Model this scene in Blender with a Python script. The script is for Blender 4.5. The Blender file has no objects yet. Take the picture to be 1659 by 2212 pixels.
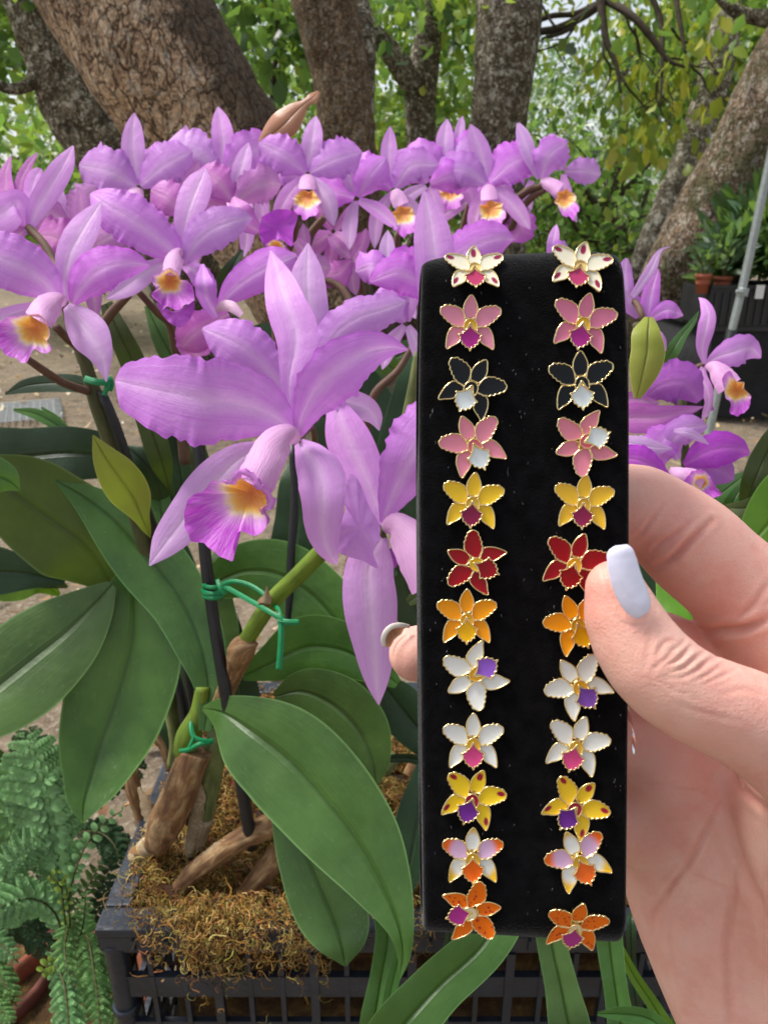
import bpy, math, random
import numpy as np
from mathutils import Vector, Matrix, noise as mnoise
R = math.radians
# ---------------------------------------------------------------- camera, world, sun, exposure
sc = bpy.context.scene
col = sc.collection
PITCH = R(21.0); H = 0.85; F = 1609.0; CX, CY = 829.5, 1106.0
cam = bpy.data.cameras.new('camera'); co = bpy.data.objects.new('camera', cam); col.objects.link(co)
co.location = (0, 0, H); co.rotation_euler = (R(90) - PITCH, 0, 0)
cam.sensor_fit = 'VERTICAL'; cam.sensor_height = 36; cam.sensor_width = 27; cam.lens = 36 * F / 2212
cam.clip_start = 0.01; cam.clip_end = 500
cam.dof.use_dof = True; cam.dof.focus_distance = 0.245; cam.dof.aperture_fstop = 31
sc.camera = co
SUN_EL, SUN_AZ = R(60), R(292)      # azimuth measured clockwise from +Y (north)
w = bpy.data.worlds.new('World'); sc.world = w; w.use_nodes = True
wn = w.node_tree; bg = wn.nodes['Background']
sky = wn.nodes.new('ShaderNodeTexSky'); sky.sky_type = 'NISHITA'; sky.sun_disc = False
sky.sun_elevation = SUN_EL; sky.sun_rotation = SUN_AZ; sky.dust_density = 3.0; sky.air_density = 1.0
hs = wn.nodes.new('ShaderNodeHueSaturation'); hs.inputs['Saturation'].default_value = 0.38
wn.links.new(sky.outputs[0], hs.inputs['Color']); wn.links.new(hs.outputs[0], bg.inputs['Color'])
bg.inputs['Strength'].default_value = 0.12
sl = bpy.data.lights.new('sun', 'SUN'); so = bpy.data.objects.new('sun', sl); col.objects.link(so)
sl.energy = 2.2; sl.angle = R(14); sl.color = (1.0, 0.96, 0.9)
sd = Vector((math.sin(SUN_AZ) * math.cos(SUN_EL), math.cos(SUN_AZ) * math.cos(SUN_EL), math.sin(SUN_EL)))
so.rotation_euler = sd.to_track_quat('Z', 'Y').to_euler()
sc.view_settings.view_transform = 'Standard'; sc.view_settings.look = 'None'
sc.view_settings.exposure = 0.80; sc.view_settings.gamma = 1.0
sc.cycles.max_bounces = 8; sc.cycles.transparent_max_bounces = 8
# ---------------------------------------------------------------- helpers
sP, cP = math.sin(PITCH), math.cos(PITCH)
def P(x, y, d):
    """world point seen at photo position (x, y) at depth d metres from the lens plane"""
    a = (x - CX) / F; b = (CY - y) / F
    return (d * a, d * (cP + sP * b), H + d * (-sP + cP * b))
def Pn(x, y, d):
    a = (x - CX) / F; b = (CY - y) / F
    return np.stack([d * a, d * (cP + sP * b), H + d * (-sP + cP * b)], -1)
def dz(y, z): return (H - z) / (sP - cP * (CY - y) / F)       # depth where the ray meets height z
def dy(y, Y): return Y / (cP + sP * (CY - y) / F)             # depth where the ray meets plane Y
WL = {}
def tag(o, label=None, cat=None, group=None, kind=None):
    if label: o['label'] = label
    if cat: o['category'] = cat
    if group: o['group'] = group
    if kind: o['kind'] = kind
    return o
def thing(name, loc, label, cat, group=None):
    o = bpy.data.objects.new(name, None); col.objects.link(o); o.location = loc
    o.empty_display_size = 0.02
    WL[o.name] = Vector(loc)
    return tag(o, label, cat, group)
def mesh(name, V, Fc, mt, parent=None, uv=None, colr=None, smooth=True, label=None):
    me = bpy.data.meshes.new(name)
    V = np.asarray(V, dtype=np.float64)
    off = np.zeros(3); me_loc = None
    root = parent
    if parent is None:
        pass
    if isinstance(Fc, np.ndarray):
        k = Fc.shape[1]; nf = len(Fc)
        me.vertices.add(len(V)); me.vertices.foreach_set('co', V.ravel().astype(np.float32))
        me.loops.add(nf * k); me.loops.foreach_set('vertex_index', Fc.ravel().astype(np.int32))
        me.polygons.add(nf); me.polygons.foreach_set('loop_start', np.arange(0, nf * k, k, dtype=np.int32))
        me.update(calc_edges=True)
    else:
        me.from_pydata([tuple(v) for v in V], [], Fc)
    li = np.empty(len(me.loops), dtype=np.int32); me.loops.foreach_get('vertex_index', li)
    if uv is not None:
        l = me.uv_layers.new(name='UVMap'); l.data.foreach_set('uv', np.asarray(uv, dtype=np.float32)[li].ravel())
    if colr is not None:
        c = np.asarray(colr, dtype=np.float32)
        if c.shape[1] == 3: c = np.concatenate([c, np.ones((len(c), 1), np.float32)], 1)
        at = me.color_attributes.new('Col', 'FLOAT_COLOR', 'POINT'); at.data.foreach_set('color', c.ravel())
    if smooth: me.polygons.foreach_set('use_smooth', np.ones(len(me.polygons), dtype=bool))
    me.materials.append(mt); me.validate()
    o = bpy.data.objects.new(name, me); col.objects.link(o)
    if parent is not None:
        o.parent = parent
        if parent.name in WL: o.matrix_parent_inverse = Matrix.Translation(-WL[parent.name])
    if label: o['label'] = label
    return o
class MB:
    """collects pieces into one mesh"""
    def __init__(s): s.V = []; s.F = []; s.UV = []; s.C = []; s.n = 0
    def add(s, V, Fc, uv=None, c=None):
        V = np.asarray(V, float); s.V.append(V)
        s.F += [tuple(int(i) + s.n for i in f) for f in Fc]
        s.UV.append(np.zeros((len(V), 2)) if uv is None else np.asarray(uv))
        c = np.array((1, 1, 1)) if c is None else np.asarray(c, float)
        s.C.append(np.tile(c, (len(V), 1)) if c.ndim == 1 else c)
        s.n += len(V)
    def box(s, lo, hi, c=None):
        x0, y0, z0 = lo; x1, y1, z1 = hi
        V = [(x0,y0,z0),(x1,y0,z0),(x1,y1,z0),(x0,y1,z0),(x0,y0,z1),(x1,y0,z1),(x1,y1,z1),(x0,y1,z1)]
        s.add(V, [(0,3,2,1),(4,5,6,7),(0,1,5,4),(1,2,6,5),(2,3,7,6),(3,0,4,7)], c=c)
    def tube(s, pts, rad, seg=10, c=None, cap=True):
        V, Fc, uv = tube_geo(pts, rad, seg, cap); s.add(V, Fc, uv, c)
    def build(s, name, mt, parent=None, smooth=True, label=None):
        return mesh(name, np.concatenate(s.V), s.F, mt, parent, np.concatenate(s.UV), np.concatenate(s.C), smooth, label)
def crom(rows, n):
    rows = np.asarray(rows, float); k = len(rows)
    if k == 2: rows = np.stack([rows[0], rows.mean(0), rows[1]]); k = 3
    seg = np.sqrt((np.diff(rows[:, :2], axis=0) ** 2).sum(1)) + 1e-6 if rows.shape[1] >= 2 else np.ones(k - 1)
    if rows.shape[1] >= 3: seg = np.sqrt((np.diff(rows[:, :3], axis=0) ** 2).sum(1)) + 1e-9
    T = np.concatenate([[0], np.cumsum(seg)]); T /= T[-1]
    t = np.linspace(0, 1, n); m = np.zeros_like(rows)
    for i in range(k):
        if i == 0: m[i] = (rows[1] - rows[0]) / (T[1] - T[0])
        elif i == k - 1: m[i] = (rows[-1] - rows[-2]) / (T[-1] - T[-2])
        else: m[i] = 0.5 * ((rows[i+1] - rows[i]) / (T[i+1] - T[i]) + (rows[i] - rows[i-1]) / (T[i] - T[i-1]))
    out = []
    for u in t:
        i = min(max(np.searchsorted(T, u, side='right') - 1, 0), k - 2); h = T[i+1] - T[i]; s = (u - T[i]) / h
        out.append((2*s**3 - 3*s*s + 1) * rows[i] + (s**3 - 2*s*s + s) * h * m[i] + (-2*s**3 + 3*s*s) * rows[i+1] + (s**3 - s*s) * h * m[i+1])
    return np.array(out), t
def wob(rs, freq, t):
    o = np.zeros_like(t)
    for k in range(4):
        o += math.sin(0) + np.sin(t * freq * (0.6 + 0.55 * k) * 2 * np.pi + rs.random() * 6.28) * (0.8 ** k)
    return o / 2.2
def blade_geo(rows, cup=0.0, fold=0.0, tilt=0.0, ruf=0.0, rufd=0.0, freq=5, n=30, m=13, seed=0, twist=0.0, side=None):
    """A leaf or petal swept along a mid-rib; rows = (x, y, depth, halfwidth[, halfwidth2])."""
    rs = np.random.RandomState(seed)
    rows = [tuple(r) + (r[3],) if len(r) == 4 else tuple(r) for r in rows]
    px = [(r[0], r[1], r[2] * F, r[3], r[4]) for r in rows]
    C, t = crom(px, n)
    tan = np.gradient(C[:, :2], axis=0); tan /= np.linalg.norm(tan, axis=1)[:, None] + 1e-9
    k = np.array([0.25, 0.5, 0.25])
    for _ in range(3):
        tp = np.pad(tan, ((1, 1), (0, 0)), 'edge'); tan = sum(k[i] * tp[i:i + n] for i in range(3))
    tan /= np.linalg.norm(tan, axis=1)[:, None] + 1e-9
    per = np.stack([-tan[:, 1], tan[:, 0]], 1)
    s = np.linspace(-1, 1, m); s = np.sign(s) * np.abs(s) ** 0.85
    V = np.zeros((n, m, 3)); UV = np.zeros((n, m, 2))
    nA = [wob(rs, freq, t), wob(rs, freq, t)]; nB = [wob(rs, freq * 1.1, t), wob(rs, freq * 1.1, t)]
    if ruf > .03:
        nA = [a_ + .55 * wob(rs, freq * 3.2, t) for a_ in nA]; nB = [a_ + .7 * wob(rs, freq * 2.6, t) for a_ in nB]
    for j, sv in enumerate(s):
        q = 0 if sv < 0 else 1
        W = np.maximum(C[:, 3 + q], 0.15)
        a = abs(sv)
        env = np.clip(W / (W.max() + 1e-6), 0, 1)
        Wj = W * (1 + ruf * a ** 3 * nA[q] * env)
        D = C[:, 2] / F
        X = C[:, 0] + per[:, 0] * sv * Wj; Y = C[:, 1] + per[:, 1] * sv * Wj
        dd = (cup * a * a + fold * a + (tilt + twist * (t - .5)) * sv) * W + rufd * a ** 3 * nB[q] * env * W.max()
        V[:, j] = Pn(X, Y, D + dd * D / F)
        UV[:, j, 0] = sv * .5 + .5; UV[:, j, 1] = t
    I = np.arange(n * m).reshape(n, m)
    Fc = np.stack([I[:-1, :-1], I[:-1, 1:], I[1:, 1:], I[1:, :-1]], -1).reshape(-1, 4)
    return V.reshape(-1, 3), Fc, UV.reshape(-1, 2)
def blade(name, parent, mt, rows, label=None, **k):
    V, Fc, uv = blade_geo(rows, **k)
    return mesh(name, V, Fc, mt, parent, uv, label=label)
def tube_geo(pts, rad, seg=10, cap=True, rnoise=0.0, seed=0, n=None):
    pts = np.asarray(pts, float); rad = np.broadcast_to(np.asarray(rad, float), (len(pts),))
    N = n or max(8, len(pts) * 5)
    C, t = crom(np.concatenate([pts, rad[:, None]], 1), N)
    p = C[:, :3]; r = np.maximum(C[:, 3], 1e-5)
    T = np.gradient(p, axis=0); T /= np.linalg.norm(T, axis=1)[:, None] + 1e-12
    u = np.cross(T[0], (0, 0, 1.0));
    if np.linalg.norm(u) < .1: u = np.cross(T[0], (1.0, 0, 0))
    u /= np.linalg.norm(u); V = []; UV = []
    L = np.concatenate([[0], np.cumsum(np.linalg.norm(np.diff(p, axis=0), axis=1))])
    for i in range(N):
        u = u - T[i] * np.dot(u, T[i]); u /= np.linalg.norm(u); v = np.cross(T[i], u)
        for j in range(seg):
            a = 2 * math.pi * j / seg
            dirv = u * math.cos(a) + v * math.sin(a); rr = r[i]
            if rnoise:
                q = Vector(p[i] + dirv * r[i]) * (1.0 / r[i]) * 1.3 + Vector((seed * 7.3, 0, 0))
                rr = r[i] * (1 + rnoise * (mnoise.noise(q) + 0.5 * mnoise.noise(q * 2.7)))
            V.append(p[i] + dirv * rr); UV.append((j / seg, L[i]))
    Fc = [(i * seg + j, i * seg + (j + 1) % seg, (i + 1) * seg + (j + 1) % seg, (i + 1) * seg + j) for i in range(N - 1) for j in range(seg)]
    if cap:
        V.append(p[0]); UV.append((0, 0)); V.append(p[-1]); UV.append((0, L[-1])); a, b = N * seg, N * seg + 1
        Fc += [(a, (j + 1) % seg, j) for j in range(seg)] + [(b, (N - 1) * seg + j, (N - 1) * seg + (j + 1) % seg) for j in range(seg)]
    return np.array(V), Fc, np.array(UV)
def ptube(name, parent, mt, rows, seg=12, label=None, rnoise=0.0, n=None, seed=0):
    """tube through photo rows (x, y, depth, halfwidth in photo px)"""
    pts = [P(r[0], r[1], r[2]) for r in rows]; rad = [r[3] * r[2] / F for r in rows]
    V, Fc, uv = tube_geo(pts, rad, seg, rnoise=rnoise, n=n, seed=seed)
    return mesh(name, V, Fc, mt, parent, uv, label=label)
# ---------------------------------------------------------------- materials
class N:
    def __init__(s, name):
        s.m = bpy.data.materials.new(name); s.m.use_nodes = True; s.t = s.m.node_tree
        s.b = s.t.nodes['Principled BSDF']; s.out = s.t.nodes['Material Output']
    def n(s, typ, ins=None, **kw):
        nd = s.t.nodes.new('ShaderNode' + typ)
        for k, v in kw.items(): setattr(nd, k, v)
        for k, v in (ins or {}).items(): s.set(nd.inputs[k], v)
        return nd
    def set(s, inp, v):
        if isinstance(v, bpy.types.NodeSocket): s.t.links.new(v, inp)
        elif isinstance(v, bpy.types.Node): s.t.links.new(v.outputs[0], inp)
        else:
            if inp.type == 'RGBA' and len(v) == 3: v = (*v, 1)
            inp.default_value = v
    def ramp(s, f, stops):
        nd = s.n('ValToRGB', {'Fac': f}); e = nd.color_ramp.elements; stops = sorted(stops, key=lambda q: q[0])
        e[0].position = 0.0; e[1].position = 1.0
        for i in range(len(stops) - 2): e.new(.9 + .01 * i)
        for i, (p, c) in enumerate(stops): e[i].position = p
        for i, (p, c) in enumerate(stops): e[i].color = (*c, 1) if len(c) == 3 else c
        return nd.outputs[0]
    def g(s, f, a, b):
        nd = s.n('MapRange', {'Value': f, 'From Min': a, 'From Max': b}); nd.clamp = True; return nd.outputs[0]
    def mix(s, f, a, b, bt='MIX'):
        nd = s.n('Mix', data_type='RGBA', blend_type=bt); s.set(nd.inputs[0], f); s.set(nd.inputs[6], a); s.set(nd.inputs[7], b); return nd.outputs[2]
    def math(s, op, a, b=0.0):
        nd = s.n('Math', operation=op); s.set(nd.inputs[0], a); s.set(nd.inputs[1], b); return nd.outputs[0]
    def noise(s, vec, scale, detail=4, rough=.55, dist=0):
        i = {'Scale': scale, 'Detail': detail, 'Roughness': rough, 'Distortion': dist}
        if vec is not None: i['Vector'] = vec
        return s.n('TexNoise', i).outputs[0]
    def obj(s): return s.n('TexCoord').outputs['Object']
    def uv(s): return s.n('TexCoord').outputs['UV']
    def P(s, **k):
        for kk, v in k.items(): s.set(s.b.inputs[kk.replace('_', ' ')], v)
    def bump(s, h, dist, strength=1.0, nrm=None):
        i = {'Height': h, 'Distance': dist, 'Strength': strength}
        if nrm is not None: i['Normal'] = nrm
        return s.n('Bump', i).outputs[0]
    def translucent(s, colr, fac, nrm=None):
        t = s.n('BsdfTranslucent', {'Color': colr})
        if nrm is not None: s.set(t.inputs['Normal'], nrm)
        m = s.n('MixShader', {0: fac, 1: s.b, 2: t}); s.t.links.new(m.outputs[0], s.out.inputs[0])
def srgb(r, g, b):
    f = lambda c: (c / 255 / 12.92) if c / 255 <= 0.04045 else ((c / 255 + 0.055) / 1.055) ** 2.4
    return (f(r), f(g), f(b))
def petal_mat(name, body, mid, edge, tr=0.32):
    m = N(name); uv = m.uv(); sp = m.n('SeparateXYZ', {0: uv})
    cx = m.math('ABSOLUTE', m.math('SUBTRACT', sp.outputs[0], 0.5))           # 0 mid .. .5 edge
    nz = m.noise(m.obj(), 45, 3); cn = m.math('ADD', cx, m.math('MULTIPLY', m.math('SUBTRACT', nz, .5), .10))
    c = m.ramp(cn, [(0.0, mid), (0.20, body), (0.36, body), (0.52, edge)])
    vm = m.n('Mapping', {'Vector': uv, 'Scale': (26, 1.2, 1)}); v = m.noise(vm.outputs[0], 1.6, 3, .5, .6)
    vf = m.g(v, .35, .68)
    c = m.mix(m.math('MULTIPLY', vf, .30), c, mid)
    blot = m.noise(m.obj(), 22, 3); c = m.mix(m.math('MULTIPLY', m.g(blot, .45, .75), .35), c, edge)
    oi = m.n('ObjectInfo'); hv = m.n('HueSaturation', {'Color': c, 'Hue': m.math('ADD', .492, m.math('MULTIPLY', oi.outputs['Random'], .016)), 'Saturation': m.math('ADD', .86, m.math('MULTIPLY', oi.outputs['Random'], .24)), 'Value': m.math('ADD', .93, m.math('MULTIPLY', oi.outputs['Random'], .12))})
    c = hv.outputs[0]
    ve = m.n('Mapping', {'Vector': uv, 'Scale': (9, 7, 1), 'Rotation': (0, 0, .0)}); vo = m.n('TexVoronoi', {'Vector': m.n('Mix', {0: .12, 4: ve.outputs[0], 5: m.n('TexNoise', {'Vector': ve.outputs[0], 'Scale': 2.5}).outputs[1]}, data_type='VECTOR').outputs[1], 'Scale': 1.6}, feature='DISTANCE_TO_EDGE')
    c = m.mix(m.math('MULTIPLY', m.ramp(vo.outputs[0], [(0, (1, 1, 1)), (.05, (0, 0, 0))]), .20), c, edge)
    sp_ = m.noise(m.obj(), 300, 4, .7); c = m.mix(m.math('MULTIPLY', m.g(sp_, .62, .72), .25), c, mid)
    fine = m.noise(m.obj(), 900, 2)
    rib = m.g(cx, 0.0, 0.07)
    b = m.bump(v, .0005, .45, m.bump(rib, .0005, .4, m.bump(fine, .00016, .6, m.bump(m.noise(m.obj(), 70, 3), .0022, .5))))
    m.P(Base_Color=c, Roughness=.46, Normal=b); m.b.inputs['Specular IOR Level'].default_value = .28
    m.b.inputs['Sheen Weight'].default_value = .04
    m.translucent(c, tr, b); return m.m
LIL = srgb(217, 136, 234); PALE = srgb(238, 186, 246); EDGE = srgb(208, 104, 228)
M_petal = petal_mat('petal_lilac', LIL, PALE, EDGE)
M_sepal = petal_mat('sepal_pale', srgb(224, 164, 236), srgb(240, 200, 246), srgb(220, 150, 232))
M_pink = petal_mat('petal_pinkish', srgb(206, 122, 204), srgb(224, 165, 215), srgb(188, 92, 196))
M_mag = petal_mat('petal_magenta', srgb(186, 84, 206), srgb(205, 120, 215), srgb(176, 62, 200))
def lip_mat():
    m = N('lip_pigment'); a = m.n('Attribute', attribute_name='Col').outputs['Color']
    vm = m.n('Mapping', {'Vector': m.uv(), 'Scale': (14, 2, 1)}); v = m.noise(vm.outputs[0], 2.2, 3, .5, .5)
    c = m.mix(m.math('MULTIPLY', m.g(v, .4, .7), .18), a, (1, .85, 1))
    fine = m.noise(m.obj(), 700, 2); b = m.bump(v, .0007, .6, m.bump(fine, .00015, .5))
    m.P(Base_Color=c, Roughness=.48, Normal=b); m.b.inputs['Sheen Weight'].default_value = .1
    m.translucent(c, .28, b); return m.m
M_lip = lip_mat()
def leaf_mat(name, c1, c2, rib, rough=.36, tr=.12, scuff=.5, sat=1.0):
    m = N(name); uv = m.uv(); sp = m.n('SeparateXYZ', {0: uv}); ob = m.obj()
    cx = m.math('ABSOLUTE', m.math('SUBTRACT', sp.outputs[0], .5))
    n1 = m.noise(ob, 13, 5, .65); c = m.mix(m.g(n1, .34, .64), tuple(x * .85 for x in c1), tuple(x * 1.12 for x in c2))
    vm = m.n('Mapping', {'Vector': uv, 'Scale': (34, .9, 1)}); v = m.noise(vm.outputs[0], 1.5, 2)
    c = m.mix(m.math('MULTIPLY', m.g(v, .4, .65), .09), c, rib)
    c = m.mix(m.math('MULTIPLY', m.ramp(cx, [(0, (1, 1, 1)), (.035, (0, 0, 0))]), .55), c, tuple(x * .45 for x in c1))
    c = m.mix(m.math('MULTIPLY', m.g(cx, .475, .498), .6), c, tuple(min(1, x * 1.9 + .03) for x in rib))
    sm = m.n('Mapping', {'Vector': uv, 'Scale': (3, 5, 1)}); s1 = m.noise(sm.outputs[0], 2.6, 10, .74, 1.8)
    c = m.mix(m.math('MULTIPLY', m.g(s1, .60, .70), .55 * scuff), c, (.50, .62, .48))
    sp2 = m.n('TexVoronoi', {'Vector': ob, 'Scale': 210}); c = m.mix(m.math('MULTIPLY', m.ramp(sp2.outputs['Distance'], [(.05, (1, 1, 1)), (.12, (0, 0, 0))]), m.math('MULTIPLY', m.g(m.noise(ob, 30), .55, .62), .5 * scuff)), c, (.6, .62, .45))
    oi = m.n('ObjectInfo'); hv = m.n('HueSaturation', {'Color': c, 'Hue': m.math('ADD', .488, m.math('MULTIPLY', oi.outputs['Random'], .024)), 'Saturation': sat, 'Value': m.math('ADD', .86, m.math('MULTIPLY', oi.outputs['Random'], .28))}); c = hv.outputs[0]
    rb = m.g(cx, 0, .06); b = m.bump(rb, .0022, .7, m.bump(v, .0006, .35, m.bump(m.noise(ob, 28, 3), .004, .4, m.bump(m.noise(ob, 500, 2), .00015, .5))))
    m.b.inputs['Specular IOR Level'].default_value = .46
    m.P(Base_Color=c, Roughness=m.math('ADD', rough, m.math('MULTIPLY', m.g(s1, .5, .7), .2)), Normal=b)
    m.translucent(m.mix(.5, c, srgb(120, 160, 30)), tr, b); return m.m
M_leaf = leaf_mat('leaf_green', (.048, .130, .020), (.086, .195, .030), (.12, .245, .052))
M_leafb = leaf_mat('leaf_blue_green', (.048, .118, .026), (.078, .165, .036), (.10, .21, .058), rough=.42)
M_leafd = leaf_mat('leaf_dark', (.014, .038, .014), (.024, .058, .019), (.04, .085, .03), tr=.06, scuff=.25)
M_leafo = leaf_mat('leaf_olive_underside', (.042, .062, .014), (.060, .085, .02), (.075, .10, .035), rough=.5, tr=.15, scuff=.1)
M_leafy = leaf_mat('leaf_yellow_green', (.36, .37, .05), (.26, .32, .04), (.44, .44, .12), rough=.5, tr=.25, scuff=.1)
M_leafl = leaf_mat('leaf_light', (.045, .130, .022), (.070, .175, .034), (.12, .24, .07), tr=.2, scuff=.3)
M_leafv = leaf_mat('leaf_vivid', (.10, .26, .012), (.14, .31, .02), (.16, .34, .05), tr=.3, scuff=.2)
M_spathe = leaf_mat('spathe_red_brown', srgb(150, 88, 76), srgb(176, 116, 96), srgb(188, 130, 104), tr=.2, scuff=.1)
def cane_mat(name, c1, c2, c3, str_=1.0, sc_=1.0, pap=0.0):
    m = N(name); ob = m.obj(); uv = m.uv(); mp = m.n('Mapping', {'Vector': uv, 'Scale': (7, 22, 1)})
    n1 = m.noise(mp.outputs[0], 1.4 * sc_, 6, .65, .5); n2 = m.noise(ob, 55, 5, .6)
    c = m.ramp(n1, [(.3, c1), (.5, c2), (.7, c3)]); c = m.mix(m.math('MULTIPLY', m.g(n2, .45, .65), .55), c, c1)
    mp2 = m.n('Mapping', {'Vector': uv, 'Scale': (40, 25, 1)}); st = m.noise(mp2.outputs[0], 1.2, 4, .6)
    b = m.bump(st, .0014 * str_, .8, m.bump(n2, .002 * str_, .6))
    m.P(Base_Color=c, Roughness=.72, Normal=b); return m.m
M_dry = cane_mat('dry_cane', srgb(78, 48, 28), srgb(142, 104, 66), srgb(196, 168, 124))
M_dryp = cane_mat('dry_sheath_pale', srgb(120, 98, 72), srgb(178, 156, 122), srgb(214, 200, 170))
M_canegr = cane_mat('cane_green', srgb(78, 92, 44), srgb(112, 122, 66), srgb(150, 152, 108), .3)
M_stem = cane_mat('stem_green', srgb(84, 106, 22), srgb(104, 130, 32), srgb(124, 144, 48), .15)
M_stemb = cane_mat('stem_brownish', srgb(84, 58, 50), srgb(110, 82, 66), srgb(120, 104, 72), .15)
M_stemo = cane_mat('stem_olive', srgb(62, 66, 38), srgb(84, 86, 50), srgb(100, 96, 58), .2)
def simple(name, c, rough=.5, metal=0, bumps=None, var=0.0, vs=60, **k):
    m = N(name); cc = c
    if var: cc = m.mix(m.g(m.noise(m.obj(), vs, 5, .6), .3, .7), tuple(x * (1 - var) for x in c), tuple(min(1, x * (1 + var)) for x in c))
    m.P(Base_Color=cc, Roughness=rough, Metallic=metal)
    if bumps: m.P(Normal=m.bump(m.noise(m.obj(), bumps[0], 4), bumps[1], 1.0))
    for kk, v in k.items(): m.b.inputs[kk.replace('_', ' ')].default_value = v
    return m.m
M_stake = simple('stake_black_plastic', (.012, .012, .014), .42, 0, (180, .0004), .3)
M_tie = simple('twist_tie_green', srgb(18, 138, 82), .38, 0, (300, .0002), .15, 90)
M_terr = simple('terracotta', srgb(150, 82, 58), .8, 0, (90, .001), .22)
M_terrd = simple('terracotta_dim', srgb(104, 58, 46), .85, 0, (90, .001), .22)
M_blk = simple('black_plastic', (.016, .017, .019), .5, 0, (50, .002), .3, 12)
M_cloth = simple('black_cloth', (.012, .012, .014), .9, 0, (6, .03), .3, 5)
M_alu = simple('pole_metal', srgb(160, 168, 166), .42, .55, (120, .0005), .15)
M_white = simple('white_plastic', (.75, .76, .76), .5)
M_wire = simple('mesh_grey_plastic', srgb(176, 180, 178), .6, 0, (90, .001), .15)
# ---------------------------------------------------------------- ground
def ground_mat():
    m = N('dirt_ground'); ob = m.obj()
    n1 = m.noise(ob, 1.4, 6, .6); n2 = m.noise(ob, 16, 7, .7); n3 = m.noise(ob, 90, 5, .7)
    c = m.ramp(n2, [(.3, srgb(90, 76, 60)), (.5, srgb(128, 112, 92)), (.72, srgb(160, 144, 122))])
    c = m.mix(m.math('MULTIPLY', m.g(n1, .4, .62), .55), c, srgb(122, 108, 84))
    vo = m.n('TexVoronoi', {'Vector': ob, 'Scale': 70.0}); c = m.mix(m.math('MULTIPLY', m.g(n3, .52, .68), .6), c, srgb(196, 184, 166))
    c = m.mix(m.math('MULTIPLY', m.ramp(vo.outputs['Distance'], [(.0, (1,1,1)), (.3, (0,0,0))]), .25), c, srgb(84, 70, 52))
    b = m.bump(n2, .03, .7, m.bump(n3, .012, .8)); m.P(Base_Color=c, Roughness=.95, Normal=b); return m.m
M_ground = ground_mat()
def build_ground():
    # dense near, coarse far; a shallow uneven dirt floor
    xs = np.concatenate([np.linspace(-150, -8, 14), np.linspace(-7, 7, 110), np.linspace(8, 150, 14)])
    ys = np.concatenate([np.linspace(-20, 0, 6), np.linspace(.3, 9, 110), np.linspace(10, 200, 20)])
    X, Y = np.meshgrid(xs, ys); Z = np.zeros_like(X)
    for i in range(X.shape[0]):
        for j in range(X.shape[1]):
            if abs(X[i, j]) < 8 and -1 < Y[i, j] < 12:
                Z[i, j] = .03 * mnoise.noise(Vector((X[i, j] * 1.3, Y[i, j] * 1.3, 0))) + .015 * mnoise.noise(Vector((X[i, j] * 5, Y[i, j] * 5, 3))) - .02
    V = np.stack([X, Y, Z], -1).reshape(-1, 3); I = np.arange(X.size).reshape(X.shape)
    Fc = np.stack([I[:-1, :-1], I[:-1, 1:], I[1:, 1:], I[1:, :-1]], -1).reshape(-1, 4)
    o = mesh('ground', V, Fc, M_ground); tag(o, kind='structure')
build_ground()
# ---------------------------------------------------------------- scattered litter and pebbles (nobody could count them)
def attr_mat(name, rough=.6, tr=0.0, bumps=None, spec=.4):
    m = N(name); a = m.n('Attribute', attribute_name='Col').outputs['Color']
    m.P(Base_Color=a, Roughness=rough); m.b.inputs['Specular IOR Level'].default_value = spec
    if bumps: m.P(Normal=m.bump(m.noise(m.obj(), bumps[0], 3), bumps[1], 1.0))
    if tr: m.translucent(a, tr)
    return m.m
M_litter = attr_mat('leaf_litter', .85)
def quadleaf(C, U, Vv, Nn, L, W, fold=.25, droop=.0):
    """leaf shaped faces: 6 vertices, 4 tris worth of quads"""
    n = len(C); L = L[:, None]; W = W[:, None]
    p0 = C; p1 = C + U * L * .35 + Vv * W + Nn * W * fold; p2 = C + U * L * .35 - Vv * W + Nn * W * fold
    pm = C + U * L * .4; p3 = C + U * L * .78 + Vv * W * .62 + Nn * (W * fold * .4 - L * droop); p4 = C + U * L * .78 - Vv * W * .62 + Nn * (W * fold * .4 - L * droop)
    pe = C + U * L - Nn * L * droop * 2.0
    V = np.stack([p0, p1, p3, pe, p4, p2, pm], 1).reshape(-1, 3)
    b = np.arange(n)[:, None] * 7
    Fc = np.concatenate([b + np.array([[0, 1, 6, 5]]) * 1], 0)
    F1 = b + np.array([[0, 6, 1, 1]]);
    tri = np.concatenate([b + np.array([[0, 6, 1]]), b + np.array([[0, 5, 6]]), b + np.array([[1, 6, 3]]), b + np.array([[1, 3, 2]]), b + np.array([[6, 5, 3]]), b + np.array([[5, 4, 3]])], 0)
    return V, tri
def rand_frames(n, rs, down=.5):
    U = rs.normal(size=(n, 3)); U[:, 2] -= down * 2.2; U /= np.linalg.norm(U, axis=1)[:, None]
    A = rs.normal(size=(n, 3)); Vv = np.cross(U, A); Vv /= np.linalg.norm(Vv, axis=1)[:, None]
    return U, Vv, np.cross(U, Vv)
def palette(n, rs, cols, wts, jit=.18):
    cols = np.array(cols); k = rs.choice(len(cols), n, p=np.array(wts) / sum(wts))
    return np.clip(cols[k] * (1 + rs.normal(size=(n, 1)) * jit) * (1 + rs.normal(size=(n, 3)) * .05), .002, 1)
rs = np.random.RandomState(3)
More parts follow.
